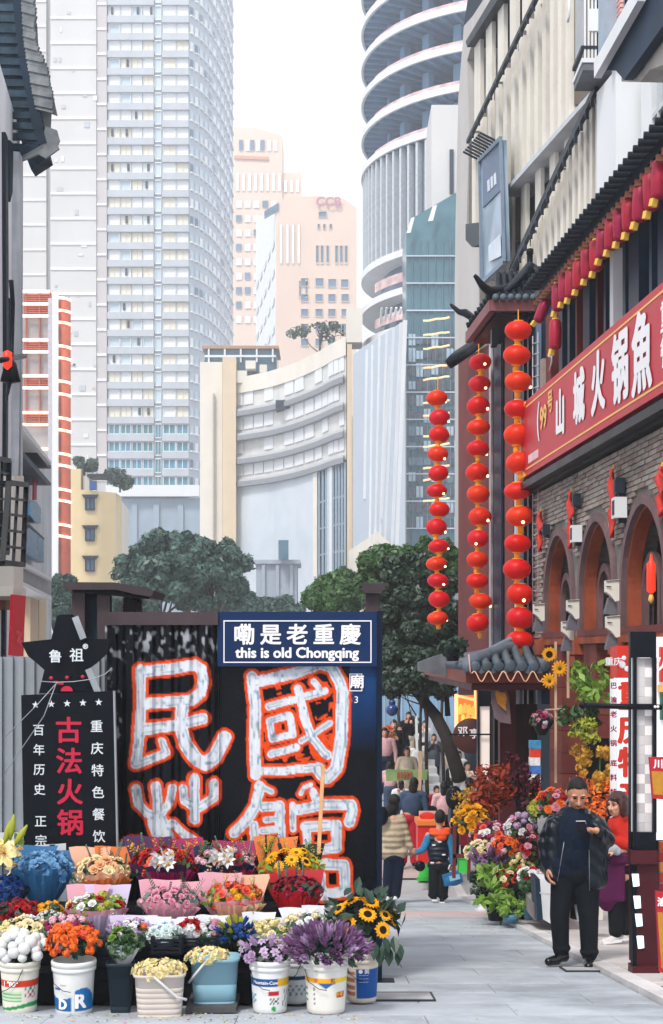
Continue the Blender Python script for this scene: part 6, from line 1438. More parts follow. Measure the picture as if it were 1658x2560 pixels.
for i in range(34):
    a = rg.uniform(-.4, 3.5); rr = rg.uniform(60, 102); p = P(905 + rr * math.cos(a), 2310 - rr * .85 * math.sin(a) + 6, 9.9 - rg.uniform(-.12, .2)); link('leaf', bloom('leaf', M_lfd), sf, p - sf.location, (R(rg.uniform(20, 75)), R(rg.uniform(-30, 30)), -math.pi / 2 + (math.atan2(math.sin(a), math.cos(a)) if i % 2 else math.pi - a)), rg.uniform(.09, .15))
for i in range(9):
    x = 930 + i * 9; b = MB(); p = P(x, 2340 + (i % 3) * 14, 9.75); link('leaf', bloom('leaf', M_lfd), sf, p - sf.location, (R(-50 - 10 * (i % 3)), 0, R(140 + 25 * (i % 4))), .13)
# middle low rows
bouquet('deep red mums at the left between the buckets and the blue wrap', 50, 2275, R2, 110, 50, [('puff', C['deep_red'], None, 2), ('ruffle', C['red'], None, 2)], None, None, 2320, 24, 30, M_lfd, seed=30)
bouquet('small yellow bunch right of the deep red mums', 128, 2270, R2, 62, 30, [('puff', C['yellow'], None, 2), ('gerbera', C['gold'], M_gc, 1)], None, None, 2310, 18, 16, M_lfd, seed=31)
bouquet('cream and white roses wrapped in pale sheets above the cotton balls', 60, 2318, R15, 130, 50, [('rose', C['cream'], None, 2), ('rose', C['white'], None, 1), ('puff', C['pale_yellow'], None, 1)], PP['white'], None, 2362, 34, 18, M_lf, seed=32, back=False)
bouquet('tiny white filler flowers between the cream roses and pink bouquet', 125, 2292, R15 + .1, 70, 34, [('puff', C['white'], None, 1)], None, None, 2330, 11, 30, M_lf, seed=33)
bouquet('plastic wrapped green leaves with a pink ribbon in the dark bin', 308, 2350, 9.5, 78, 70, [('ruffle', M_lf, None, 3), ('ruffle', M_lfl, None, 1)], PP['clear'], PP['white'], 2415, 30, 16, M_lf, seed=34, back=False)
bouquet('lilac and white blossoms in pale paper above the dark bin', 330, 2318, R15, 110, 40, [('puff', C['lilac'], None, 1), ('rose', C['white'], None, 1), ('puff', C['orange'], None, .5), ('rose', C['magenta'], None, .5)], PP['lilac'], None, 2368, 22, 22, M_lf, seed=35)
bouquet('white roses tipped with blue standing in the black crate', 412, 2330, R15 - .1, 92, 44, [('rose', C['mint'], None, 3), ('rose', C['sky'], None, .5)], PP['white'], None, 2370, 23, 22, M_lfd, seed=36)
bouquet('white paper bunch with bright red tips beside the blue tipped roses', 478, 2318, R15, 70, 38, [('rose', C['white'], None, 2), ('ruffle', C['red'], None, 1.3)], PP['white'], None, 2365, 24, 14, None, seed=37)
bouquet('pink and lilac bunch in white paper left of the blue flowers', 530, 2320, R15, 74, 44, [('puff', C['pink'], None, 2), ('rose', C['lilac'], None, 2), ('puff', C['white'], None, 1)], PP['white'], None, 2372, 20, 20, M_lf, seed=38)
bouquet('small bunch of deep blue flowers in the middle of the stall', 596, 2330, R15 - .05, 84, 44, [('bud', C['blue'], None, 2), ('puff', C['blue'], None, 2), ('bud', C['lime'], None, 1)], None, None, 2372, 19, 28, M_lfd, seed=39)
bouquet('pale yellow bunch in white paper behind the lilac bucket', 672, 2322, R15, 116, 48, [('puff', C['pale_yellow'], None, 3), ('rose', C['cream'], None, 1)], PP['white'], PP['white'], 2372, 22, 24, M_lfl, seed=40)
bouquet('broad white paper bunch of cream buds behind the purple flowers', 775, 2300, R15, 130, 44, [('rose', C['white'], None, 2), ('puff', C['cream'], None, 1)], PP['white'], PP['white'], 2352, 22, 20, M_lf, seed=41)
def crate(label, x0, x1, y0, y1, d):
    t = thing('black_crate', label, 'crate', (XX((x0 + x1) / 2, d), d, zz(y1, d)), group='black plastic crates in the stall'); a = P(x0, y1, d); c = P(x1, y0, d); dp = .22; m = mat('crate_black', '151c24', .5, var=.2)
    for s in range(4): b = MB(); z = a.z + (c.z - a.z) * (s / 4); b.b2((a.x, d - .012, z + .004), (c.x, d, z + (c.z - a.z) / 4 - .006)); obj('slat', b, m, t)
    for x in (a.x, c.x): b = MB(); b.b2((x - .012, d - .018, a.z), (x + .012, d + dp, c.z + .01)); obj('side', b, m, t)
    b = MB(); b.b2((a.x, d, a.z - .01), (c.x, d + dp, a.z)); obj('base', b, m, t)
crate('black plastic crate under the blue tipped white roses', 382, 452, 2345, 2385, 9.6); crate('black plastic crate behind the pale blue basin rim', 458, 545, 2343, 2378, 9.72); crate('dark slatted crate between the two labelled buckets at the left', 235, 285, 2360, 2480, 9.72)
for x, l in ((555, 'blue rim of a tub beside the black crate'),):
    pass
# ================================================================ lanterns
M_lan = mat('lantern_red', 'bd1006', .42, var=.12, scale=6, spec=.2, emit=(1, .02, .005), estr=.10, trans=.0, objvar=.12); M_lgold = mat('lantern_gold', 'd98a1c', .5, var=.15, emit=(1, .35, .02), estr=.12); M_bulb = mat('lantern_bulb', 'ffd0a0', .4, emit=(1, .52, .25), estr=5.0)
lb_ = MB(); n_ = 32; prof = [(.07, -.15), (.125, -.135), (.172, -.1), (.204, -.05), (.214, 0), (.204, .05), (.172, .1), (.125, .135), (.07, .15)]
vs = []
for r_, z_ in prof:
    for k_ in range(n_): a = 2 * math.pi * k_ / n_; q = r_ * (1 - (.05 if k_ % 2 else 0)); vs.append((q * math.cos(a), q * math.sin(a), z_))
lb_.add(vs, [(i * n_ + k_, i * n_ + (k_ + 1) % n_, (i + 1) * n_ + (k_ + 1) % n_, (i + 1) * n_ + k_) for i in range(len(prof) - 1) for k_ in range(n_)], 0, True); lanm = lb_.mesh('lantern', M_lan)
cb_ = MB(); cb_.lathe([(.072, -.165), (.075, -.148)], 14); cb_.lathe([(.075, .148), (.072, .165)], 14); capm = cb_.mesh('cap', M_lgold)
tb_ = MB(); tb_.lathe([(.045, -.27), (.05, -.2), (.03, -.168)], 9); tasm = tb_.mesh('tassel', M_lgold)
bb_ = MB(); sphere(bb_, (0, 0, 0), .026, 8, 6); bulm = bb_.mesh('bulb', M_bulb)
def lantern_string(label, px, d, ys, w):
    t = thing('lantern_string', label, 'lantern string', P(px, ys[0] - 40, d), group='hanging strings of round red lanterns'); s = w * d / F / .424; rg = random.Random(px)
    b = MB(); b.tube([P(px, ys[0] - 52, d), P(px, ys[-1], d)], .008, 4); obj('cord', b, M_lgold, t)
    for y in ys:
        o = link('lantern', lanm, t, P(px + rg.uniform(-4.5, 4.5), y, d) - t.location, (R(rg.uniform(-9, 9)), R(rg.uniform(-9, 9)), rg.uniform(0, 3)), (s * rg.uniform(.94, 1.03), s, s * rg.uniform(.84, 1.08)))
        link('cap', capm, o); link('tassel', tasm, o)
        if rg.random() < .75: a = rg.uniform(-2.1, -1.1); link('bulb', bulm, o, (.185 * math.cos(a), .185 * math.sin(a), -.085))
lantern_string('thickest string of red lanterns, hanging under the pagoda roof', 1296, 21.9, [826, 888, 954, 1023, 1088, 1157, 1227, 1290, 1359, 1423, 1485, 1545, 1600], 69)
lantern_string('middle string of red lanterns against the dark red wall', 1197, 25.3, [906, 960, 1015, 1068, 1122, 1181, 1235, 1292, 1346, 1400, 1452, 1503, 1557], 58)
lantern_string('leftmost and slimmest string of red lanterns before the glass building', 1095, 27.6, [995, 1044, 1087, 1135, 1183, 1227, 1274, 1318, 1366, 1409, 1452, 1498, 1545], 53)
M_cl = mat('barrel_red', 'a3183a', .5, var=.12, scale=6, objvar=.12); M_cly = mat('paper_yellow', 'd9b04a', .6, var=.1)
def barrel(label, x, y, tilt=0, s=1.0, o=.3):
    c = RX(x, y, o); t = thing('barrel_lantern', label, 'lantern', c, group='small barrel lanterns hung along the eaves'); t.rotation_euler = (0, R(tilt), 0); t.scale = (s, s, s)
    b = MB(); b.lathe([(.05, -.17), (.072, -.14), (.076, 0), (.072, .14), (.05, .17)], 8); link('shade', b.mesh('shade', M_cl), t)
    b = MB(); b.box((0, 0, -.21), (.056, .056, .07)); link('paper_tag', b.mesh('paper_tag', M_cly), t, None, (R(10), R(8), .4))
    b = MB(); b.lathe([(.04, .165), (.04, .19)], 8); b.tube([(0, 0, .19), (0, 0, .3)], .004, 4); link('cap', b.mesh('cap', M_cly), t)
xs_ = [(1647, 449), (1626, 480), (1599, 510), (1572, 536), (1548, 563), (1527, 585), (1506, 608), (1489, 640), (1467, 660), (1446, 687), (1427, 709), (1410, 720), (1393, 744)]
words_ = ['barrel lantern right at the picture edge, first of the eaves row', 'second barrel lantern of the eaves row counted from the right edge', 'third barrel lantern of the eaves row counted from the right edge', 'fourth barrel lantern of the eaves row counted from the right edge', 'fifth barrel lantern of the eaves row counted from the right edge', 'sixth barrel lantern of the eaves row counted from the right edge', 'seventh barrel lantern of the eaves row, above the sign character 锅', 'eighth barrel lantern of the eaves row counted from the right edge', 'ninth barrel lantern of the eaves row counted from the right edge', 'tenth barrel lantern of the eaves row counted from the right edge', 'eleventh barrel lantern, overlapping its neighbour near the turret', 'twelfth barrel lantern, second to last before the turret', 'brighter red barrel lantern ending the straight row near the turret']
for i, (x, y) in enumerate(xs_): barrel(words_[i], x, y, random.Random(i).uniform(-3, 3), 1.12 if i < 4 else 1.05)
barrel('tilted barrel lantern swinging beside the pagoda roof', 1356, 775, 22, 1.05); barrel('lone barrel lantern hanging lower on a pale cord below the row', 1388, 836, 0, 1.15, .25)
t = thing('bead_pendant', 'pale cord with white bead hanging below the lone barrel lantern', 'cord', RX(1381, 740, .25)); b = MB(); b.tube([RX(1380, 740, .25), RX(1381, 805, .25)], .008, 4); b.tube([RX(1380, 870, .22), RX(1379, 905, .22), RX(1373, 928, .22)], .012, 4); obj('cord', b, M_railp, t); b = MB(); sphere(b, RX(1375, 888, .22), .035, 8, 6); obj('bead', b, M_ink, t)

# ================================================================ kiosk with hipped tile roof
dK = 21.0; kz = 3.8
ki = thing('tiled_kiosk', 'shop kiosk with grey tiled hip roof and red brown eaves under the lantern strings', 'kiosk', (2.6, 22, gz(21)))
KA = Vector((XX(1172, dK), dK, kz)); KB = Vector((XX(1362, dK), dK, kz + .02)); KC = Vector((XX(1172, dK), 30.5, kz)); KR1 = Vector((XX(1372, 22.6), 22.6, zz(1585, 22.6))); KR2 = Vector((XX(1290, 29.0), 29.0, zz(1600, 29)))
KRs = Vector((KB.x + .25, dK, kz + .0)); top2 = Vector((KB.x + .25, 22.6, KR1.z))
M_eave = mat('eave_red_brown', '7a3a2c', .65, var=.2, scale=2, streak=.15)
b = MB(); b.grid(lambda u, v: sag(KA.lerp(KRs, u), KR1.lerp(top2, u), v, .1), 8, 6, smooth=True); b.grid(lambda u, v: sag(KC.lerp(KA, u), KR2.lerp(KR1, u), v, .1), 12, 6, smooth=True); obj('roof_skin', b, M_tile, ki)
n8 = 8
for i in range(n8):
    u = (i + .5) / n8; e = KA.lerp(KRs, u); tp = KR1.lerp(top2, u); 
    if u < .0: continue
    frac = 1.0; hp = e.lerp(tp, 1)
    # rows end on the hip line
    endv = min(1, (e.x - KA.x) / max(.01, (KR1.x - KA.x)) ) if e.x < KR1.x else 1
    e2 = Vector((e.x, KA.y + (KR1.y - KA.y) * endv, KA.z + (KR1.z - KA.z) * endv))
    b = MB(); b.tube([sag(e + Vector((0, -.06, 0)), e2, v / 5, .05 * endv) + Vector((0, 0, .06)) for v in range(6)], .062, 8); obj('tile_row', b, M_tile, ki)
    b = MB(); b.lathe([(.0001, -.01), (.062, -.01), (.078, .0), (.078, .07)], 12); b.xf(Matrix.Translation(e + Vector((0, -.14, .05))) @ Matrix.Rotation(R(-90), 4, 'X')); obj('tile_end', b, mat('tile_disc', '4a5864', .5, var=.2, objvar=.2), ki)
    b = MB(); b.prism([(-.075, .03), (.075, .03), (.05, -.05), (0, -.08), (-.05, -.05)], .04, Matrix.Translation(e + Vector(((KRs.x - KA.x) / n8 / 2, -.13, .02)))); obj('drip_tile', b, MATS['tile_disc'], ki)
for i in range(34):
    u = (i + .5) / 34; e = KC.lerp(KA, u); tp = KR2.lerp(KR1, u); b = MB(); b.tube([sag(e + Vector((-.06, 0, 0)), tp, v / 4 * .9, .06) + Vector((0, 0, .05)) for v in range(5)], .062, 6); obj('tile_row', b, M_tile, ki)
b = MB(); b.tube([P(1170, 1680, 20.9), P(1168, 1662, 20.95), KA.lerp(KR1, .12) + Vector((0, 0, .1)), KA.lerp(KR1, .5) + Vector((0, 0, .07)), KR1 + Vector((0, 0, .12)), top2 + Vector((0, 0, .1))], [.05, .1, .1, .1, .11, .11], 8); obj('hip_ridge', b, M_tile, ki)
b = MB(); b.tube([KA + Vector((.0, .1, .12)), KA.lerp(KR1, .5) + Vector((0, 0, .17)), KR1 + Vector((0, 0, .24)), top2 + Vector((0, 0, .22))], .05, 8); b.tube([KR1 + Vector((0, 0, .12)), KR2 + Vector((0, 0, .12))], .1, 8); obj('ridge_roll', b, mat('ridge_pale', '6f7c88', .5, var=.2), ki)
b = MB(); b.bar(KA + Vector((0, .05, -.09)), KRs + Vector((0, .05, -.09)), .08, .2); b.bar(KA + Vector((.0, .05, -.09)), KC + Vector((0, 0, -.09)), .08, .2); obj('eave_board', b, M_eave, ki)
b = MB(); b.b2((KA.x + .05, dK + .1, kz - .3), (KRs.x, 30.4, kz - .2)); obj('soffit', b, M_maroon, ki)
b = MB(); b.b2((KA.x + 1.15, 23.5, 0), (KRs.x, 30.3, kz - .3)); obj('rear_wall', b, mat('shop_dark', '231518', .7, var=.4), ki)
rope = thing('rope_light', 'pale rope light looped in waves along the kiosk eave', 'string lights', KA + Vector((0, -.06, -.1))); b = MB()
pts = [P(1172, 1635, 20.8), P(1176, 1680, 20.8)] + [P(1180 + i * 4.2, 1691 + 13 * math.cos(i * .72 + 2.2), 20.83) for i in range(43)]
b.tube(pts, .009, 5); obj('cable', b, mat('rope_peach', 'dba488', .5, emit=(1, .6, .4), estr=.15), rope)
def kpost(x0, x1, y0, d, m, nm='post', y1=None):
    b = MB(); a = P(x0, 0, d); c = P(x1, 0, d); b.b2((a.x, d, gz(d) if y1 is None else zz(y1, d)), (c.x, d + (c.x - a.x), zz(y0, d))); obj(nm, b, m, ki)
kpost(1250, 1290, 1705, 22.0, M_maroon); kpost(1290, 1330, 1705, 23.4, mat('post_dark', '2c1418', .5)); kpost(1236, 1252, 1705, 24.5, M_black)
b = MB(); slab(b, [(1046, 1678), (1046, 1656), (1085, 1641), (1112, 1633), (1165, 1640), (1172, 1665), (1172, 1704), (1110, 1690)], flat_pl(24.5), .25); obj('eave_end', b, mat('eave_grey', '6b6f76', .8, var=.3, scale=3, streak=.2), ki)
t = thing('potted_roof_plant', 'small dark pot and shrub sitting on the kiosk roof corner', 'plant', P(1135, 1665, 22)); b = MB(); b.lathe([(.09, -.02), (.13, .15), (.12, .17), (.0001, .15)], 12, P(1132, 1650, 22)); obj('pot', b, M_black, t)
obj('foliage', leaf_mesh('foliage', [(P(1132, 1618, 22).x, 22, P(1132, 1618, 22).z, .18), (P(1150, 1610, 22).x, 22, P(1150, 1612, 22).z, .12)], 50, .07, M_lfd, 5), M_lfd, t)
lp = thing('lamp_pillar', 'slim lit lamp pillar with black cap beside the kiosk shelf', 'lamp', (XX(1212, 20.4), 20.4, gz(20.4)))
def lbx(mb, x0, x1, y0, y1, d, dep=.12): a = P(x0, y1, d); c = P(x1, y0, d); return mb.b2((a.x, d, a.z), (c.x, d + dep, c.z))
b = MB(); lbx(b, 1198, 1228, 1727, 1766, 20.4, .18); obj('cap', b, M_black, lp); b = MB(); lbx(b, 1202, 1224, 1766, 1950, 20.44, .13); obj('diffuser', b, mat('diffuser_white', 'd9cfc8', .4, emit=(1, .8, .72), estr=.25, var=.06, scale=2), lp)
b = MB(); lbx(b, 1195, 1200, 1727, 2010, 20.39, .2); lbx(b, 1225, 1229, 1766, 2010, 20.39, .2); lbx(b, 1122, 1230, 1834, 1838, 20.37, .02); obj('frame', b, M_black, lp)
sw_ = thing('display_shelf', 'warm lit shelf of yellow jars under the kiosk eave', 'shelf', P(1168, 1810, 22.5))
M_warm = mat('warm_light', 'e8b070', .5, emit=(1, .55, .2), estr=1.0)
b = MB(); lbx(b, 1143, 1195, 1738, 1820, 22.7, .1); obj('back', b, mat('shelf_orange', 'a85c28', .6, emit=(1, .35, .1), estr=.35), sw_)
b = MB(); slab(b, [(1141, 1822), (1141, 1737), (1146, 1738), (1146, 1822)], flat_pl(22.4), .3); slab(b, [(1141, 1742), (1141, 1736), (1196, 1748), (1196, 1756)], flat_pl(22.4), .3); slab(b, [(1190, 1822), (1190, 1727), (1196, 1727), (1196, 1835)], flat_pl(22.39), .3); obj('frame', b, M_warm, sw_)
for i, (x, y) in enumerate(((1152, 1775), (1163, 1772), (1173, 1776), (1184, 1780), (1158, 1800), (1170, 1800), (1182, 1803))):
    b = MB(); b.lathe([(.03, -.07), (.034, -.05), (.034, .05), (.02, .075), (.018, .09)], 10, P(x, y, 22.5)); obj('jar', b, mat('jar_yellow', 'd9a83a', .3, emit=(1, .6, .15), estr=.5, objvar=.2), sw_)
rs = thing('round_sign', 'round dark brown sign with white brush characters under the kiosk shelf', 'sign', P(1175, 1840, 21.6))
b = MB(); b.lathe([(0.0001, 0), (.25, 0), (.265, .015), (.265, .04)], 36); b.xf(Matrix.Translation(P(1177, 1840, 21.55)) @ Matrix.Rotation(R(-90), 4, 'X')); obj('disc', b, mat('sign_brown', '4a2c28', .5, var=.1), rs)
for ch, x, y in (('邓', 1157, 1830), ('亭', 1186, 1836)): flet(ch, x, y, 26 * 21.5 / F, 21.53, M_ink, rs, bold=.004)
hb_ = thing('hanging_board', 'slanting grey board with a gold dragon splash hung under the kiosk', 'banner', P(1245, 1750, 21.3))
b = MB(); slab(b, [(1222, 1708), (1262, 1706), (1272, 1740), (1278, 1810), (1252, 1806), (1238, 1796), (1228, 1750)], flat_pl(21.3), .05); obj('board', b, mat('board_mauve', '7d6a72', .6, var=.3, scale=4), hb_)
b = MB(); slab(b, [(1238, 1728), (1245, 1722), (1252, 1732), (1262, 1730), (1268, 1745), (1264, 1762), (1266, 1778), (1254, 1768), (1244, 1758), (1240, 1744)], flat_pl(21.245), .006); obj('gold_splash', b, mat('splash_gold', 'd08a28', .5, var=.3, scale=20), hb_)
# dark shops behind, and their goods
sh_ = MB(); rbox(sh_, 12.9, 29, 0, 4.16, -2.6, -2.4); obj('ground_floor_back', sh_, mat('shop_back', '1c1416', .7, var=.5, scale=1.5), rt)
for i, (x0, x1, y0, m_) in enumerate(((1362, 1413, 1606, M_archr), (1447, 1503, 1600, M_archr), (1555, 1600, 1596, M_archr))):
    d = K1 / ((x0 + x1) / 2 - 581); 
    for c in range(14 if i == 0 else 4):
        b = MB(); z1 = 4.15 - c * .3; rbox(b, d - .33 - .1 * (i == 0), d + .33, max(gz(d), z1 - .292), z1, -.35, .0 + .004 * (c % 2)); obj('pillar_block', b, mat('pillar_brick_red', '6a3028', .7, var=.25, scale=3, bump=.3, objvar=.12), rt)
for x, y0, y1 in ((1389, 1604, 1957), (1420, 1604, 1745)):
    t = thing('timber_batten', 'long pale timber batten standing against the first brick pillar' if x == 1389 else 'short pale timber batten hung right of the sunflower heads', 'batten', RX(x, y1, .2)); b = MB(); b.bar(RX(x, y1, .2), RX(x, y0, .2), .03); obj('strip', b, mat('pale_batten', 'c9a58c', .7), t)
b = MB(); b.bar(RX(1364, 1774, .2), RX(1410, 1772, .2), .02); obj('cross_strip', b, MATS['pale_batten'], t)
for i, (x, y, c, lab) in enumerate(((1373, 1636, M_sunc, 'sunflower head with dark centre, topmost on the red pillar'), (1399, 1671, M_gc, 'sunflower head in the middle of the three on the red pillar'), (1373, 1702, M_gc, 'lowest sunflower head on the red pillar'))):
    t = thing('wall_sunflower', lab, 'flower', RX(x, y, .3), group='sunflower heads on the red pillar'); link('bloom', bloom('sunflower' if i == 0 else 'gerbera', C['yellow'], c), t, None, (R(90), 0, R(-12)), .215)
# hanging plants
def plant(label, px, py, d, w, h, m, size, per, seed, pot=None, hang=0, cat='plant', nb=14, name='leafy_plant'):
    k = d / F; c = P(px, py, d); t = thing(name, label, cat, c); rg = random.Random(seed); bl = []
    for i in range(nb): bl.append((c.x + rg.uniform(-.5, .5) * w * k * .8, d + rg.uniform(-.25, .15), c.z + rg.uniform(-.5, .5) * h * k * .8, min(w, h) * k * .24))
    me = leaf_mesh('foliage', bl, per, size, m, seed, inner=.6, droop=hang); me.transform(Matrix.Translation(-t.location)); link('foliage', me, t)
    b = MB(); b.tube([P(px, py + h * .5, d + .05), P(px, py - h * .2, d + .05)], .01, 5); obj('stem', b, M_stem, t)
    if pot: b = MB(); b.lathe([(pot[0] * k * .7, -pot[1] * k), (pot[0] * k, 0), (pot[0] * k * .9, 0), (.0001, -pot[1] * k * .2)], 16, P(px, py + h * .45, d)); obj('pot', b, pot[2], t)
    return t
plant('bright green leafy plant hanging left of the red and white sign', 1478, 1700, 16.8, 92, 100, M_lfl, .055, 20, 1, hang=.6)
plant('mixed green trailing plant below the bright green one', 1448, 1790, 16.9, 110, 70, M_lf, .045, 26, 2, hang=.5)
plant('yellow green cascade under the trailing plant', 1462, 1825, 16.7, 60, 60, C['lime'], .03, 26, 3, hang=.8)
plant('tall golden dried flowers beside the white sign', 1500, 1925, 16.6, 60, 150, C['ochre'], .03, 36, 4, hang=.9)
plant('orange dried stems behind the phone man shoulder', 1480, 1990, 16.4, 100, 110, C['orange'], .03, 30, 5, hang=.4)
plant('pale olive dried spikes behind the man', 1452, 1905, 16.9, 50, 100, C['ochre'], .028, 26, 6, hang=.9)
bouquet('pink and white bouquet in a black holder on the red pillar', 1355, 1795, 19.2, 56, 44, [('rose', C['pink'], None, 2), ('rose', C['magenta'], None, 1), ('puff', C['white'], None, 1)], PP['black'], None, 1838, 15, 16, M_lf, seed=50, group='flowers of the right hand shop', back=False)
ct_ = thing('carton_tower', 'stack of colourful printed gift boxes beside the kiosk post', 'boxes', P(1338, 2040, 18.6)); cols = ['3a86b0', 'd23a2a', 'e2e0e0', '3f6fb5', 'e8e4e2', 'd03028', 'e3a81f', 'd9901c', 'e7e1dd']; y = 1852
for i, c_ in enumerate(cols):
    b = MB(); lbx(b, 1326 + (i % 2), 1353 - (i % 3), y, y + 20, 18.6, .16); obj('box', b, mat('carton_' + c_, c_, .5, var=.3, scale=14), ct_); y += 21
# flower mass of the right-hand shop
GR = 'flowers of the right hand shop'
def rb(label, px, py, d, w, h, mix, n, bs, seed, **k): return bouquet(label, px, py, d, w, h, mix, k.pop('paper_c', None), None, py + h, bs, n, k.pop('fill', M_lf), seed=seed, group=GR, cat='flowers', name='flower_bunch', back=False, fillsize=.04, **k)
plant('rust red autumn branches in the middle of the shop display', 1232, 1978, 18.8, 110, 130, C['rust'], .045, 46, 7, nb=18)
plant('dark wine coloured branches beside the kiosk post', 1290, 1945, 19.0, 60, 140, C['wine'], .04, 36, 8, nb=16)
plant('pale speckled dried branches above the yellow blooms', 1160, 2000, 19.0, 60, 90, C['ochre'], .025, 30, 9)
plant('dark berry branches right of the post', 1322, 1975, 18.2, 44, 110, C['wine'], .035, 30, 10)
rb('golden yellow ruffled blooms at the left top of the shop display', 1180, 2045, 18.4, 84, 70, [('ruffle', C['gold'], None, 3), ('ruffle', C['yellow'], None, 1)], 22, 26, 60)
rb('pink and orange mixed roses in the upper display', 1232, 2080, 18.2, 110, 60, [('rose', C['pale_pink'], None, 2), ('rose', C['coral'], None, 2), ('rose', C['white'], None, 1), ('puff', C['magenta'], None, 1)], 34, 20, 61)
rb('white and pale pink flowers at the right of the display top', 1302, 2062, 17.9, 80, 70, [('rose', C['white'], None, 2), ('rose', C['pink'], None, 1), ('puff', C['lilac'], None, 1)], 26, 20, 62)
rb('orange roses in the middle of the shop display', 1265, 2112, 17.8, 90, 50, [('rose', C['orange'], None, 3), ('rose', C['coral'], None, 1), ('puff', C['pale_pink'], None, 1)], 26, 20, 63)
rb('cream and apricot flowers at the lower left of the display', 1205, 2122, 18.0, 90, 50, [('rose', C['cream'], None, 3), ('rose', C['peach'], None, 1), ('puff', C['sky'], None, .4)], 28, 20, 64)
rb('purple tulip like blooms above the green pots', 1218, 2152, 17.7, 66, 40, [('bud', C['purple'], None, 2), ('rose', C['purple'], None, 2)], 24, 17, 65, paper_c=PP['clear'])
rb('deep red and pink flowers beside the phone man jacket', 1325, 2110, 17.3, 60, 70, [('rose', C['red'], None, 2), ('rose', C['pink'], None, 1), ('puff', C['wine'], None, 1)], 22, 18, 66)
rb('yellow speckled small flowers at the right of the display', 1312, 2150, 17.4, 70, 44, [('puff', C['pale_yellow'], None, 2), ('puff', C['coral'], None, .6)], 26, 14, 67)
rb('red and white flowers low in the display near the man hand', 1325, 2186, 17.1, 66, 40, [('rose', C['red'], None, 2), ('rose', C['white'], None, 2), ('rose', C['pale_pink'], None, 1)], 18, 24, 68)
rb('small brown and pink roses over the green pots', 1265, 2190, 17.4, 80, 30, [('rose', C['coral'], None, 1), ('rose', C['cream'], None, 1), ('rose', C['red'], None, 1)], 16, 18, 69)
rb('orange and red blossoms behind the phone man head', 1385, 2000, 17.0, 90, 70, [('rose', C['orange'], None, 2), ('puff', C['red'], None, 2), ('rose', C['pink'], None, 1)], 28, 20, 70)
rb('bright yellow flower bunch left of the boxes', 1345, 2020, 17.8, 40, 40, [('puff', C['lime'], None, 2), ('lily', C['lime'], C['gold'], 1)], 10, 22, 71)
potb = mat('pot_blue', '4f7f9c', .5, var=.1); potw = mat('pot_white', 'c9ccd0', .5, var=.1)
plant('large leafed light green pot plant at the shop front', 1240, 2215, 17.4, 90, 100, M_lfl, .07, 14, 11, pot=(26, 40, M_black))
plant('low variegated green plant in a blue grey tray', 1278, 2262, 17.0, 70, 50, M_lfl, .035, 26, 12, pot=(24, 22, potb))
plant('dark green bushy plant right of the pots', 1325, 2225, 16.9, 60, 60, M_lf, .035, 30, 13, pot=(20, 44, potb))
plant('dark green fern at the left of the shop pots', 1205, 2200, 18.2, 60, 60, M_lfd, .04, 24, 14, pot=(18, 30, M_black))
plant('yellow green foliage above the pots', 1262, 2175, 17.9, 80, 40, C['lime'], .03, 26, 15)
t = thing('stand_frame', 'dark folding display stand holding the shop flowers', 'stand', P(1260, 2250, 18)); 
for i, (z, d0, d1) in enumerate(((.75, 18.0, 19.2), (.4, 17.4, 18.0))): b = MB(); b.b2((2.05, d0, gz(d0) + z), (3.0, d1, gz(d0) + z + .03)); obj('shelf', b, M_navyw, t)
b = MB(); b.b2((2.25, 17.7, gz(17.7) + .05), (3.05, 19.1, gz(17.7) + .4)); obj('shelf_box', b, MATS['stand_black'], t)
for x in (2.05, 3.0): b = MB(); b.bar((x, 17.45, gz(17.4)), (x, 18.4, gz(18) + .75), .03); obj('leg', b, M_steel, t)
t = thing('stone_ornament', 'small white stone jar shaped figure on the kerb before the pots', 'statue', G(1213, 2278)); c = G(1213, 2278); b = MB(); b.lathe([(.09, 0), (.11, .02), (.1, .05), (.07, .07), (.075, .16), (.045, .2), (.06, .24), (.07, .28), (.055, .33), (.0001, .35)], 14); obj('body', b, potw, t, world=False); b = MB(); b.box((0, 0, .01), (.26, .22, .03)); obj('base', b, potw, t, world=False)
bx = thing('white_cabinet', 'low white cabinet with dark side between the pots and the phone man', 'cabinet', G(1360, 2330)); d = 15.9
b = MB(); slab(b, [(1350, 2198), (1402, 2202), (1402, 2325), (1358, 2298)], flat_pl(d), .4); obj('side', b, potw, bx); b = MB(); slab(b, [(1338, 2196), (1350, 2198), (1358, 2300), (1344, 2302)], flat_pl(d + .01), .4); obj('edge', b, M_navyw, bx)
b = MB(); slab(b, [(1350, 2230), (1402, 2236), (1402, 2240), (1350, 2234)], flat_pl(d - .004), .02); obj('groove', b, M_railp, bx)
b = MB(); slab(b, [(1335, 2260), (1345, 2255), (1460, 2330), (1560, 2370), (1560, 2420), (1440, 2360), (1335, 2300)], flat_pl(16.1), .8); stp = tag(obj('shop_step', b, mat('step_grey', '7f7678', .8, var=.2, scale=2, streak=.2)), kind='structure')
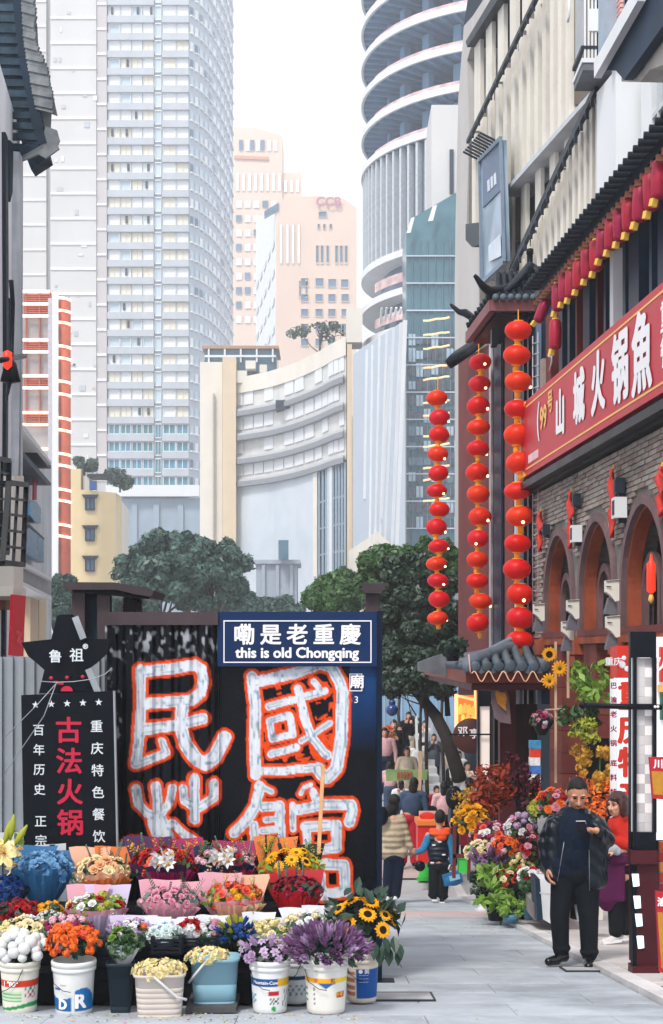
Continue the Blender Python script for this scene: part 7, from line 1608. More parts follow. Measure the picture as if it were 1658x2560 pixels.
# red lit sign board column with characters
sgn = thing('specialty_sign', 'tall white light box sign with big red characters behind the woman in red', 'sign', P(1580, 2010, 15.4)); dd = 15.4
M_lbx = mat('lightbox_white', 'e6e8ea', .4, emit=(.95, .97, 1), estr=.25, var=.02); M_redc = mat('sign_char_red', 'd0301e', .5); M_rtop = mat('sign_top_red', 'cf2f20', .5)
b = MB(); lbx(b, 1544, 1625, 1695, 2200, dd, .2); obj('front', b, M_lbx, sgn); b = MB(); lbx(b, 1544, 1625, 1614, 1694.5, dd, .2); obj('top', b, M_rtop, sgn)
sp = lambda x, y, q=0.0: (lambda d_: Vector((XX(1543.5, dd), 0, 0)) * 0 + P(x, y, d_))(dd + .02 + (1543 - x) * .05 - q)
b = MB(); slab(b, [(1525, 2200), (1525, 1697), (1543, 1696), (1543, 2200)], sp, .05); obj('side_face', b, M_lbx, sgn); b = MB(); slab(b, [(1525, 1696), (1525, 1617), (1543, 1615), (1543, 1695)], sp, .05); obj('side_top', b, M_rtop, sgn)
for i, ch in enumerate('重庆特产'): flet(ch, 1583, 1745 + i * 83, 78 * dd / F, dd - .001, M_redc, sgn, bold=.014)
for i, ch in enumerate('巴渝老火锅底料特产'): flet(ch, 1534, 1715 + i * 36 + (14 if i > 4 else 0), 17 * dd / F, dd - .02, mat('sign_plum', '8c1f4a', .5), sgn, bold=.003)
b = MB()
for (x, y, r_) in ((1556, 1662, 9), (1568, 1672, 7), (1560, 1645, 6)): sphere(b, P(x, y, dd - .004), r_ * dd / F, 12, 6, sz=(1, .1, 1))
obj('logo', b, M_ink, sgn); flet('重庆', 1534, 1655, 22 * dd / F, dd - .025, M_ink, sgn, bold=.002)
# more shop signs behind the lamp pillar
s2 = thing('shop_fascia', 'white and red shop fascia panels at the right edge behind the lamp pillar', 'sign', P(1650, 1700, 14.2)); b = MB(); lbx(b, 1600, 1720, 1592, 2100, 14.4, .1); obj('panel', b, M_lbx, s2)
b = MB(); lbx(b, 1652, 1720, 1617, 1705, 14.3, .08); obj('red_panel', b, M_rtop, s2); b = MB(); lbx(b, 1648, 1720, 1712, 1730, 14.3, .08); obj('gold_panel', b, M_gold, s2); b = MB(); lbx(b, 1654, 1720, 1730, 1800, 14.3, .08); obj('green_panel', b, mat('panel_green', '2f5a48', .5), s2)
flet('火', 1662, 1660, 50 * 14.3 / F, 14.295, M_ink, s2, bold=.004)
# lamp pillar with checker lightbox at the right, on a maroon base
dp = 11.5; tp = thing('checker_lamp_post', 'black framed lamp post with checkered pale panes on a maroon wooden base', 'lamp', G(1625, 2445))
b = MB(); lbx(b, 1576, 1641, 1579, 1644, dp, .07); lbx(b, 1582, 1641, 2081, 2130, dp, .07); obj('cap', b, M_black, tp)
b = MB(); lbx(b, 1585, 1592, 1644, 2081, dp, .1); lbx(b, 1633, 1642, 1644, 2081, dp, .1); lbx(b, 1574.5, 1578, 1644, 2130, dp + .02, .06); lbx(b, 1578, 1640, 1760, 1773, dp - .02, .1); obj('frame', b, M_black, tp)
b = MB(); lbx(b, 1578, 1584.5, 1645, 2081, dp + .06, .1); obj('side_light', b, mat('side_lit', 'cfe0ec', .4, emit=(.8, .92, 1), estr=.35), tp)
M_pn = [mat('pane_a', 'd8d2d2', .4, emit=(1, .95, .93), estr=.18, var=.03), mat('pane_b', 'bcb9bb', .4, var=.04), mat('pane_c', 'cdc9ca', .4, var=.04)]; rg = random.Random(15)
for j in range(18):
    for i in range(2):
        y0 = 1645 + j * 24.2
        if 1745 < y0 < 1765: pass
        b = MB(); lbx(b, 1592.3 + i * 20.3, 1612.3 + i * 20.3, y0, y0 + 23.8, dp + .05, .05); obj('pane', b, M_pn[(i + j) % 2] if rg.random() < .7 else M_pn[2], tp)
b = MB(); b.tube([P(1456, 1763, dp), P(1585, 1767, dp), P(1655, 1768, dp)], .022, 8); sphere(b, P(1457, 1763, dp), .03, 8, 6); obj('arm', b, M_black, tp)
b = MB()
for x in (1638, 1645): sphere(b, P(x, 1767, dp - .04), .012, 8, 6)
obj('bolt', b, M_ink, tp)
b = MB(); lbx(b, 1578, 1645, 2128, 2160, dp - .06, .14); lbx(b, 1582, 1650, 2418, 2446, dp - .06, .18); obj('rail', b, M_maroon, tp); b = MB(); lbx(b, 1592, 1646, 2160, 2418, dp, .3); obj('base_panel', b, mat('base_plum', '42161f', .5, var=.25, scale=4), tp)
b = MB(); slab(b, [(1582, 2425), (1580, 2160), (1591.5, 2162), (1591.5, 2425)], flat_pl(dp - .01), .08); obj('side_panel', b, M_black, tp)
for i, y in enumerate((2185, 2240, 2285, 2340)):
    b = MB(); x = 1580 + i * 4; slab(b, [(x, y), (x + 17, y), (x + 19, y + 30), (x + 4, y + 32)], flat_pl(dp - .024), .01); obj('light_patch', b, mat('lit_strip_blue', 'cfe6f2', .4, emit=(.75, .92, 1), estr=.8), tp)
def menu(label, poly, d, split, chars):
    t = thing('menu_board', label, 'sign', P(*poly[0], d)); b = MB(); slab(b, poly, flat_pl(d), .04); obj('board', b, mat('menu_red', 'b01c28', .45, var=.1), t)
    x0 = poly[0][0] + 5; b = MB(); slab(b, split, flat_pl(d - .003), .01); obj('print', b, mat('menu_gold', 'dba32c', .45, var=.3, scale=9, col2='a8682c'), t)
    for ch, x, y, s in chars: flet(ch, x, y, s * d / F, d - .002, M_ink, t, bold=.003)
menu('red and yellow menu board at the right edge beside the lamp post', [(1624, 1893), (1690, 1893), (1690, 2002), (1632, 1996)], 11.2, [(1629, 1928), (1690, 1930), (1690, 1990), (1634, 1986)], [('川', 1646, 1911, 24)])
menu('red framed poster board low at the right edge', [(1640, 2228), (1700, 2240), (1700, 2445), (1650, 2430)], 10.9, [(1644, 2280), (1700, 2286), (1700, 2432), (1654, 2420)], [('渝', 1655, 2256, 24)])
rc = thing('packet_stack', 'stack of small bright red and orange packets behind the poster board', 'packets', P(1655, 2200, 11.6))
for i in range(5): b = MB(); lbx(b, 1650, 1700, 2105 + i * 26, 2128 + i * 26, 11.7, .05); obj('packet', b, mat('packet_%d' % i, ['c8571c', 'b3202a', 'd98a2c', 'c23a20', 'a81c30'][i], .4, var=.2), rc)
oc = thing('orange_counter', 'pale orange counter side beside the maroon lamp base', 'counter', P(1568, 2380, 13.2)); b = MB(); lbx(b, 1562, 1592, 2170, 2382, 15.0, .1); obj('panel', b, mat('counter_orange', 'd99a5a', .6, var=.08), oc); b = MB(); lbx(b, 1480, 1508, 2262, 2300, 14.9, .3); obj('box', b, M_cream, oc)
# right tree and street furniture between wall and kiosk
def rtree(lab, x, y, w, h, d, m, size, per, seed, trunk=True, n=60):
    k = d / F; c = P(x, y, d); return tree('street_tree', lab, (c.x + .3, d, 0), c.z, w * k, crown_blobs(c, w * k / 2, w * k / 2.6, h * k / 2, int(n * 1.4), w * k * .105, seed), int(per * 1.7), size * .68, m, M_bark, seed, 'trees beside the kiosk', trunk_r=.045)
M_lg = leaf_mat('mid_green_leaf', '20402a', '5a8446', trans=.25); M_ldk = leaf_mat('dark_green_leaf', '14241c', '35503c', trans=.15)
rtree('broad dark leafed tree between the black wall and the kiosk', 1040, 1590, 250, 420, 36, M_ldk, .12, 150, 71, n=120)
rtree('low hanging leafy branches over the leaning trunk', 1020, 1700, 230, 150, 34.2, M_ldk, .11, 120, 75, n=50)
rtree('brighter green tree top rising left of the lantern strings', 985, 1440, 190, 150, 44, M_lg, .12, 150, 72)
rtree('green tree crown right behind the red lantern strings', 1085, 1430, 130, 170, 41, M_lg, .12, 130, 73)
rtree('low green tree just over the blue sign', 860, 1490, 190, 110, 52, M_lg, .14, 130, 74)
t = thing('leaning_trunk', 'dark leaning tree trunk rising from the plaza to the kiosk tree', 'tree'); b = MB(); b.tube([P(1150, 1950, 33), P(1120, 1850, 33.5), P(1090, 1790, 34), P(1050, 1740, 35), P(1000, 1690, 35.5)], [.17, .15, .14, .12, .09], 10); obj('trunk', b, mat('dark_bark', '2c2624', .9, var=.3, bump=.5), t)
for i, (pts, r_) in enumerate(((((1045, 1735), (1040, 1680), (1062, 1620)), .09), (((1022, 1706), (980, 1660), (955, 1620)), .08), (((1120, 1790), (1115, 1700), (1130, 1660)), .07))): b = MB(); b.tube([P(x, y, 35.2 - (i == 2)) for x, y in pts], [r_, r_ * .7, r_ * .4], 7); obj('limb', b, MATS['dark_bark'], t)
# pale plaza steps and sloping ramp wall behind
rp = MB(); slab(rp, [(950, 2005), (950, 1905), (1010, 1880), (1080, 1865), (1085, 1780), (1120, 1808), (1160, 1880), (1175, 1985)], flat_pl(44), 4); tag(obj('plaza_ramp', rp, mat('ramp_pale', 'a9b0ba', .7, var=.06, scale=.5)), kind='structure')
stp = MB()
for i in range(9):
    z0 = .0; y0 = 40 + i * .9; x0, x1 = XX(900, 44) , XX(1085, 44); stp.b2((x0, y0, 0), (x1, y0 + .899, .17 * (i + 1)))
tag(obj('plaza_steps', stp, mat('step_stone', 'b6b7ba', .8, var=.1)), kind='structure')
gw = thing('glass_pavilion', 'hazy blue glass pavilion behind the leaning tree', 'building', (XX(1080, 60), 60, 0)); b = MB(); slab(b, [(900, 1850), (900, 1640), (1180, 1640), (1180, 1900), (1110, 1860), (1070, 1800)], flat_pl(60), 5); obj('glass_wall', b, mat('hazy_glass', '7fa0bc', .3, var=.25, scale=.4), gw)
for x in range(960, 1180, 22): b = MB(); lbx(b, x, x + 1.5, 1640, 1860, 59.9, .05); obj('mullion', b, M_pale, gw)
# signs in the crowd area
vs_ = thing('white_pole_sign', 'tall narrow white panel on a wooden pole among the crowd', 'sign', G(1050, 2060)); b = MB(); slab(b, [(1040, 1875), (1038, 1800), (1044, 1785), (1046, 1880)], flat_pl(30), .06); obj('panel', b, M_white, vs_); b = MB(); b.bar(P(1045, 2090, 29.9), P(1052, 1878, 29.9), .07); obj('pole', b, mat('pole_tan', 'c2a183', .7), vs_)
fb_ = thing('fruit_banner', 'long green banner with red lettering held over the crowd', 'banner', P(1005, 1935, 30.5)); b = MB(); slab(b, [(964, 1924), (1070, 1924), (1068, 1950), (1040, 1950), (966, 1953)], flat_pl(30.5), .03); obj('cloth', b, mat('banner_green', '7d9a62', .6, var=.3, scale=3), fb_)
b = MB()
for i in range(5): slab(b, [(992 + i * 8, 1945), (994 + i * 8, 1929), (999 + i * 8, 1930), (997 + i * 8, 1946)], flat_pl(30.46), .01)
obj('red_print', b, mat('banner_print', '9c4a3c', .6), fb_)
rcart = thing('red_cart', 'bright red street cart with orange top behind the boy', 'cart', G(1058, 2165)); d = 24.6
b = MB(); lbx(b, 1045, 1092, 2062, 2160, d, .6); obj('body', b, mat('cart_red', 'd0251e', .4, var=.05), rcart); b = MB(); lbx(b, 1042, 1112, 2052, 2064, d - .03, .7); obj('top', b, mat('cart_orange', 'e07a3a', .5), rcart); b = MB(); lbx(b, 1048, 1090, 2028, 2052, d + .3, .05); obj('sign', b, mat('cart_pink', 'e2b3a8', .5), rcart)
b = MB(); sphere(b, P(1068, 2040, d + .25), .07, 12, 6, sz=(2, .2, 1)); obj('sign_print', b, M_rtop, rcart)
for x in (1050, 1086): b = MB(); b.lathe([(.0001, -.03), (.09, -.03), (.09, .03), (.0001, .03)], 16); b.xf(Matrix.Translation(P(x, 2165, d) ) @ Matrix.Rotation(R(90), 4, 'X')); obj('wheel', b, M_black, rcart)
gc = thing('green_cone', 'bright green wet floor stand leaning behind the boy legs', 'floor sign', G(1065, 2203)); c = G(1065, 2203); b = MB(); b.hexa([c + Vector((-.13, 0, 0)), c + Vector((.1, 0, 0)), c + Vector((.1, .3, 0)), c + Vector((-.13, .3, 0))], [c + Vector((-.02, .12, .62)), c + Vector((.06, .12, .62)), c + Vector((.06, .16, .62)), c + Vector((-.02, .16, .62))]); obj('panel', b, mat('cone_green', '3fbf4a', .5), gc); b = MB(); b.box(c + Vector((-.01, .0, .04)), (.3, .05, .06)); obj('foot', b, MATS['cone_green'], gc)
tbk = thing('wooden_trestle', 'dark wooden trestle with a green crate below beside the flowers', 'trestle', G(1150, 2200)); d = 21.6
for x in (1135, 1172): b = MB(); b.bar(P(x, 2195, d), P(x + 2, 2045, d), .05); obj('leg', b, M_redw, tbk)
for y in (2050, 2140): b = MB(); b.bar(P(1132, y, d), P(1178, y, d), .05, .06); obj('rail', b, M_redw, tbk)
b = MB(); lbx(b, 1148, 1172, 2150, 2182, d, .3); obj('crate', b, MATS['cone_green'], tbk); b = MB(); lbx(b, 1152, 1196, 2062, 2115, d + .1, .3); obj('cloth', b, C['deep_red'], tbk)

# fallen petals and leaf scraps round the buckets and the shop pots
lt_ = MB(); rg = random.Random(99)
for i in range(420):
    if i < 300: x = rg.gauss(450, 330); d_ = rg.uniform(8.9, 9.35) if rg.random() < .6 else rg.uniform(8.6, 10.5)
    else: x = rg.gauss(1260, 60); d_ = rg.uniform(15.5, 18)
    X = XX(x, d_); s = rg.uniform(.006, .016); a = rg.uniform(0, 6.28); z = gz(d_) + .006 + (.05 if X > 2.3 else 0)
    c, sn_ = math.cos(a) * s, math.sin(a) * s; lt_.add([(X - c, d_ - sn_, z), (X + sn_ * .5, d_ - c * .5, z + .003), (X + c, d_ + sn_, z), (X - sn_ * .5, d_ + c * .5, z + .004)], [(0, 1, 2, 3)], rg.randrange(4))
obj('fallen_petals', lt_, [C['pink'], C['lime'], C['pale_yellow'], M_lfd], kind='stuff')
# ================================================================ people
def prim_mesh(prims):
    mb = MB()
    for p in prims:
        if p[0] == 'c':      # tapered capsule p0 p1 r0 r1
            a, b_, r0, r1 = Vector(p[1]), Vector(p[2]), p[3], p[4]; mb.tube([a, b_], [r0, r1], 14); sphere(mb, a, r0, 12, 8); sphere(mb, b_, r1, 12, 8)
        elif p[0] == 'e':    # ellipsoid centre radii [rotation]
            m2 = MB(); sphere(m2, (0, 0, 0), 1, 18, 12); M = Matrix.Translation(Vector(p[1])) @ (p[3].to_4x4() if len(p) > 3 else Matrix.Identity(4)) @ Matrix.Diagonal((*p[2], 1)); m2.xf(M); mb.add(m2.v, m2.f)
        elif p[0] == 'b':    # box centre size [rotation]
            mb.box(p[1], p[2], M=p[3] if len(p) > 3 else None)
    return mb
def body_mesh(name, prims, vox, m, smooth=4, loc=None):
    me = prim_mesh(prims).mesh(name, m); o = bpy.data.objects.new('build', me); COL.objects.link(o)
    r = o.modifiers.new('r', 'REMESH'); r.mode = 'VOXEL'; r.voxel_size = vox; r.use_smooth_shade = True
    s = o.modifiers.new('s', 'SMOOTH'); s.factor = .5; s.iterations = smooth
    bpy.context.view_layer.update(); dg = bpy.context.evaluated_depsgraph_get(); out = bpy.data.meshes.new_from_object(o.evaluated_get(dg)); bpy.data.objects.remove(o)
    out.name = name; out.materials.clear(); out.materials.append(m); out.polygons.foreach_set('use_smooth', [True] * len(out.polygons)); return out
def wear(nm, prims, vox, m, t, smooth=4, label=None):
    o = link(nm, body_mesh(nm, prims, vox, m, smooth), t)
    if label: o['label'] = label
    return o
def cloth_mat(name, c, rough=.75, bump=.35, bscale=14, quilt=0, diag=False, spec=.15, var=.2, wr=7):
    if name in MATS: return MATS[name]
    m = mat(name, c, rough, var=var, scale=wr, spec=spec); n = m.node_tree.nodes; L = m.node_tree.links; b = n['Principled BSDF']; tc = n.new('ShaderNodeTexCoord')
    no = n.new('ShaderNodeTexNoise'); no.inputs['Scale'].default_value = bscale; no.inputs['Detail'].default_value = 4; no.inputs['Distortion'].default_value = .6
    L.new(tc.outputs['Object'], no.inputs['Vector']); bp = n.new('ShaderNodeBump'); bp.inputs['Strength'].default_value = bump; bp.inputs['Distance'].default_value = .02; L.new(no.outputs['Fac'], bp.inputs['Height']); last = bp
    if quilt:
        w = n.new('ShaderNodeTexWave'); w.wave_type = 'BANDS'; w.bands_direction = 'DIAGONAL' if diag else 'Z'; w.inputs['Scale'].default_value = quilt; w.inputs['Distortion'].default_value = 1.2; w.inputs['Detail'].default_value = 1
        L.new(tc.outputs['Object'], w.inputs['Vector']); b2 = n.new('ShaderNodeBump'); b2.inputs['Strength'].default_value = .55; b2.inputs['Distance'].default_value = .03; L.new(w.outputs['Fac'], b2.inputs['Height']); L.new(bp.outputs[0], b2.inputs['Normal']); last = b2
    L.new(last.outputs[0], b.inputs['Normal']); return m
M_skin = mat('skin_warm', 'c68d6f', .5, var=.08, scale=8, spec=.3); M_skin2 = mat('skin_pale', 'c9957c', .5, var=.08, scale=8, spec=.3); M_hair = mat('hair_black', '12100f', .45, var=.3, scale=30, bump=.4, spec=.3); M_hairb = mat('hair_auburn', '3c1a18', .4, var=.3, scale=30, bump=.4, spec=.4)
M_eye = mat('eye_dark', '14100e', .2); M_lip = mat('lip', '8f4840', .5)
def head(c, Rm, s=1.0):
    """skull, jaw, nose, brow, ears as prims; Rm turns the head, -Y is the face"""
    c = Vector(c); T = lambda x, y, z: c + Rm @ (Vector((x, y, z)) * s); R3 = Rm
    return [('e', T(0, .01, .02), (.078 * s, .095 * s, .105 * s), R3), ('e', T(0, -.025, -.045), (.062 * s, .068 * s, .072 * s), R3), ('e', T(0, -.06, -.092), (.026 * s, .022 * s, .02 * s), R3),
            ('c', T(0, -.088, .012), T(0, -.11, -.026), .009 * s, .015 * s), ('e', T(-.014, -.094, -.03), (.011 * s, .012 * s, .009 * s), R3), ('e', T(.014, -.094, -.03), (.011 * s, .012 * s, .009 * s), R3),
            ('e', T(-.03, -.078, .03), (.028 * s, .014 * s, .009 * s), R3), ('e', T(.03, -.078, .03), (.028 * s, .014 * s, .009 * s), R3), ('e', T(-.04, -.066, -.02), (.02 * s, .02 * s, .02 * s), R3), ('e', T(.04, -.066, -.02), (.02 * s, .02 * s, .02 * s), R3),
            ('e', T(0, -.084, -.06), (.024 * s, .012 * s, .01 * s), R3), ('e', T(-.08, .01, -.005), (.01 * s, .02 * s, .03 * s), R3), ('e', T(.08, .01, -.005), (.01 * s, .02 * s, .03 * s), R3)]
def hair_shell(t, c, Rm, s, m, front=.062, back=-.06, k=1.045, seed=1):
    """short hair: a shell over the skull cut along a ragged hairline"""
    rg = random.Random(seed); b = MB(); nu, nv = 48, 30; V = []; keep = []
    for j in range(nv + 1):
        for i in range(nu):
            th = math.pi * j / nv; a = 2 * math.pi * i / nu; x, y, z = math.sin(th) * math.cos(a), math.sin(th) * math.sin(a), math.cos(th)
            r = k + rg.uniform(-.006, .012); p = Vector((x * .078 * r, .012 + y * .095 * r, .022 + z * .105 * r)); V.append(Vector(c) + Rm @ (p * s))
            u = min(1, max(0, (p.y + .085) / .13)); side = abs(p.x) / .08; keep.append(p.z > front + (back - front) * u * u * (3 - 2 * u) + (.02 * side if u < .5 else 0) + rg.uniform(-.004, .004))
    fs = [(j * nu + i, (j + 1) * nu + i, (j + 1) * nu + (i + 1) % nu, j * nu + (i + 1) % nu) for j in range(nv) for i in range(nu)]
    b.add(V, [f for f in fs if sum(keep[q_] for q_ in f) >= 3], 0, True); o = link('hair', b.mesh('hair', m), t); md = o.modifiers.new('thick', 'SOLIDIFY'); md.thickness = .004; md.offset = -1; return o
def face(t, c, Rm, s=1.0, lids=True):
    c = Vector(c); T = lambda x, y, z: c + Rm @ (Vector((x, y, z)) * s)
    for sx in (-1, 1):
        b = MB(); m2 = MB(); sphere(m2, (0, 0, 0), 1, 10, 6); m2.xf(Matrix.Translation(T(sx * .03, -.083, .012)) @ Rm.to_4x4() @ Matrix.Diagonal((.015 * s, .006 * s, .0045 * s, 1))); b.add(m2.v, m2.f, 0, True); obj('eye', b, M_eye, t, world=False)
        b = MB(); b.tube([T(sx * .014, -.094, .034), T(sx * .03, -.096, .038), T(sx * .048, -.086, .034)], [.003 * s, .0045 * s, .0025 * s], 5); obj('eyebrow', b, M_hair, t, world=False)
    b = MB(); b.tube([T(-.024, -.088, -.058), T(0, -.098, -.056), T(.024, -.088, -.058)], [.003 * s, .006 * s, .003 * s], 6); obj('lips', b, M_lip, t, world=False)
def hand(w, d, up, s=1.0, curl=.5, flip=1):
    """palm and five fingers from the wrist w along d; up = back of the hand"""
    w = Vector(w); d = Vector(d).normalized(); up = Vector(up); up = (up - d * up.dot(d)).normalized(); r = d.cross(up) * flip; pr = [('e', w + d * .045 * s, (.001 + .042 * s, .042 * s, .018 * s), Matrix((r, d, up)).transposed())]
    for i, (o, L_) in enumerate(((-.032, .065), (-.011, .075), (.011, .07), (.03, .055))):
        k = w + d * .08 * s + r * o * s; m = k + (d * math.cos(curl) - up * math.sin(curl)) * L_ * .5 * s; e = m + (d * math.cos(curl * 2.1) - up * math.sin(curl * 2.1)) * L_ * .5 * s; pr += [('c', k, m, .0095 * s, .0088 * s), ('c', m, e, .0088 * s, .0075 * s)]
    k = w + d * .03 * s - r * .034 * s; m = k + (d * .6 - r * .7 - up * .3).normalized() * .035 * s; e = m + (d * .85 - up * .4).normalized() * .03 * s; pr += [('c', k, m, .012 * s, .0105 * s), ('c', m, e, .0105 * s, .008 * s)]
    return pr
def shoe(t, heel, toe, m, w=.05, h=.06, sole=None, vox=.008):
    a = Vector(heel); b_ = Vector(toe); mid = a.lerp(b_, .5)
    wear('shoe', [('c', a + Vector((0, 0, h * .7)), a.lerp(b_, .35) + Vector((0, 0, h * .7)), w * .85, w * .85), ('c', mid + Vector((0, 0, h * .45)), b_ + Vector((0, 0, h * .4)), w * .9, w * .75), ('c', a + Vector((0, 0, h * 1.1)), a + Vector((0, 0, h * .6)), w * .8, w * .8)], vox, m, t, 3)
    if sole: bb = MB(); bb.bar(a + Vector((0, 0, .014)) - (b_ - a).normalized() * w * .8, b_ + Vector((0, 0, .014)) + (b_ - a).normalized() * w * .6, w * 1.7, .026); obj('sole', bb, sole, t, world=False)
RotX = lambda a: Matrix.Rotation(a, 3, 'X'); RotZ = lambda a: Matrix.Rotation(a, 3, 'Z')
# ---- man with a phone
d = 12.46; t = thing('person', 'stout man with cropped hair in open black puffer jacket looking down at a phone', 'person', (XX(1440, d), d, gz(d) + .035)); S = 289.0
q = lambda x, y, z=0.0: Vector(((x - 1440) / S, z, (2408 - y) / S))
Rm = RotX(R(31)) ; hc = q(1440, 1984, -.06)
nav = cloth_mat('sweater_navy', '0d1a2c', .85); jk = cloth_mat('black_puffer', '141c26', .38, bump=.5, bscale=9, quilt=5, diag=True, spec=.3); tr_ = cloth_mat('black_trousers', '10151c', .8, bump=.5, bscale=9)
wr, wl = q(1368, 2168, -.05), q(1478, 2070, -.26)
body = head(hc, Rm, 1.12) + [('c', q(1440, 2035, .01), q(1440, 2000, -.02), .065, .06), ('e', q(1438, 2110, 0), (.19, .14, .3)), ('c', q(1380, 2062), q(1363, 2110), .05, .045), ('c', q(1363, 2110), wr, .042, .03), ('c', q(1500, 2062), q(1516, 2100, -.02), .05, .045), ('c', q(1516, 2100, -.02), wl, .045, .03),
     ('c', q(1412, 2190), q(1402, 2390), .08, .05), ('c', q(1465, 2190), q(1472, 2395), .08, .05)] + hand(wr, (-.05, -.25, -1), (-1, 0, 0), 1.15, .55) + hand(wl, (-1, -.1, .1), (.1, .1, -1), 1.15, .8, -1)
wear('body', body, .0075, M_skin, t, 2); face(t, hc, Rm, 1.12)
hair_shell(t, hc, Rm, 1.12, M_hair, .086, -.04, 1.035)
wear('sweater', [('e', q(1434, 2095, -.02), (.2, .17, .27)), ('e', q(1432, 2130, -.02), (.19, .165, .22)), ('c', q(1440, 2044, -.01), q(1440, 2035, -.02), .085, .07), ('c', q(1400, 2165, 0), q(1470, 2165, 0), .15, .15)], .011, nav, t)
wear('jacket', [('c', q(1385, 2062, .02), q(1362, 2110, .01), .075, .068), ('c', q(1362, 2110, .01), q(1367, 2160, -.04), .066, .055), ('c', q(1494, 2064, .02), q(1518, 2102, -.02), .078, .07), ('c', q(1518, 2102, -.02), q(1486, 2074, -.23), .07, .055), ('e', q(1440, 2110, .09), (.24, .12, .33)),
                ('c', q(1383, 2065, -.06), q(1380, 2190, -.04), .075, .075), ('c', q(1392, 2050, -.05), q(1412, 2040, -.04), .05, .045), ('c', q(1488, 2065, -.08), q(1484, 2200, -.08), .085, .085), ('c', q(1500, 2120, 0), q(1500, 2205, 0), .075, .07), ('c', q(1478, 2045, -.05), q(1460, 2038, -.05), .05, .04), ('c', q(1470, 2080, -.13), q(1474, 2205, -.12), .035, .04), ('c', q(1400, 2195, .1), q(1480, 2195, .1), .09, .09)], .011, jk, t, 3)
wear('trousers', [('e', q(1437, 2180, 0), (.19, .15, .13)), ('c', q(1410, 2195), q(1398, 2290, -.02), .115, .085), ('c', q(1398, 2290, -.02), q(1403, 2378, 0), .085, .07), ('c', q(1466, 2195), q(1470, 2290, -.03), .12, .09), ('c', q(1470, 2290, -.03), q(1472, 2385, -.03), .088, .073), ('e', q(1404, 2372, 0), (.082, .08, .04)), ('e', q(1472, 2380, -.03), (.085, .085, .04))], .011, tr_, t, 3)
shl = mat('black_leather', '0a0c10', .25, var=.2, spec=.4)
shoe(t, q(1412, 2406, .0), q(1368, 2408, -.09), shl, .05, .055); shoe(t, q(1471, 2411, -.03), q(1462, 2414, -.19), shl, .052, .055)
b = MB(); b.box(q(1437, 2056, -.345), (.075, .15, .012), M=RotX(R(35))); obj('phone', b, mat('phone_black', '0c0d12', .15), t, world=False); b = MB(); b.box(q(1437, 2046, -.30), (.078, .012, .008)); obj('phone_edge', b, mat('phone_glint', 'd8e0ec', .2, emit=(1, 1, 1), estr=.3), t, world=False)
for (xa, ya, xb, yb, dz) in ((1463, 2120, 1466, 2222, -.19), (1405, 2090, 1388, 2200, -.16)): b = MB(); b.tube([q(xa, ya, dz), q(xb, yb, dz + .03)], .003, 5); obj('zipper', b, M_steel, t, world=False)
for (xa, ya) in ((1408, 2008), (1467, 2024)):
    for i in range(3): b = MB(); b.box(q(xa + i * 3 * (1 if xa < 1440 else .2), ya - i * 4 * (1 if xa < 1440 else -1), -.11), (.012, .008, .012)); obj('collar_stud', b, M_steel, t, world=False)
b = MB(); b.lathe([(.034, -.008), (.036, 0), (.034, .008)], 14); b.xf(Matrix.Translation(q(1484, 2072, -.235)) @ Matrix.Rotation(R(90), 4, 'Y')); obj('watch', b, M_steel, t, world=False)
# ---- woman in red
d = 14.2; t = thing('person', 'woman with auburn bob in red hoodie and purple apron standing beside the lamp post', 'person', (XX(1540, d), d, gz(d) + .045)); S = 253.0
q = lambda x, y, z=0.0: Vector(((x - 1545) / S, z, (2378 - y) / S)); Rm = RotZ(R(-52)) @ RotX(R(6)); hc = q(1546, 2030, -.03)
red = cloth_mat('hoodie_red', 'b5261c', .8, bump=.4, bscale=10); ap = cloth_mat('apron_purple', '4f1440', .7, bump=.3, bscale=8); blk = cloth_mat('jogger_black', '12161b', .85, bump=.4)
body = head(hc, Rm, 1.0) + [('c', q(1556, 2060, .01), q(1550, 2040, 0), .05, .048), ('c', q(1560, 2085), q(1560, 2200), .1, .12), ('c', q(1562, 2090, -.08), q(1572, 2140, -.1), .04, .04), ('c', q(1572, 2140, -.1), q(1530, 2140, -.2), .035, .026), ('c', q(1550, 2200), q(1543, 2345, -.03), .06, .03), ('c', q(1568, 2200), q(1570, 2345, .03), .06, .03)] + hand(q(1530, 2140, -.2), (-1, -.3, -.2), (0, 0, 1), .95, .5)
wear('body', body, .008, M_skin2, t, 2); face(t, hc, Rm, 1.0)
wear('hair', [('e', hc + Rm @ Vector((0, .025, .045)), (.1, .105, .09), Rm), ('e', hc + Rm @ Vector((0, .055, -.03)), (.1, .07, .11), Rm), ('e', hc + Rm @ Vector((-.085, .0, -.03)), (.028, .06, .1), Rm), ('e', hc + Rm @ Vector((.085, .0, -.03)), (.028, .06, .1), Rm), ('e', hc + Rm @ Vector((.03, -.07, .075)), (.05, .03, .025), Rm)], .009, M_hairb, t, 3)
wear('hoodie', [('e', q(1560, 2120, 0), (.2, .15, .24)), ('e', q(1572, 2068, .06), (.13, .1, .06)), ('c', q(1545, 2085, -.08), q(1575, 2128, -.12), .075, .07), ('c', q(1575, 2128, -.12), q(1530, 2118, -.18), .068, .05), ('e', q(1572, 2185, .0), (.13, .12, .07)), ('c', q(1535, 2075, -.02), q(1560, 2062, -.06), .05, .05)], .011, red, t, 3)
wear('cuff', [('e', q(1524, 2134, -.2), (.075, .055, .055)), ('c', q(1512, 2128, -.2), q(1538, 2140, -.19), .04, .045)], .009, cloth_mat('cuff_grey', 'a9aeb6', .8), t, 2)
wear('apron', [('b', q(1528, 2210, -.07), (.27, .16, .46)), ('b', q(1555, 2160, -.06), (.26, .24, .1)), ('e', q(1520, 2240, -.06), (.12, .1, .22))], .014, ap, t, 5)
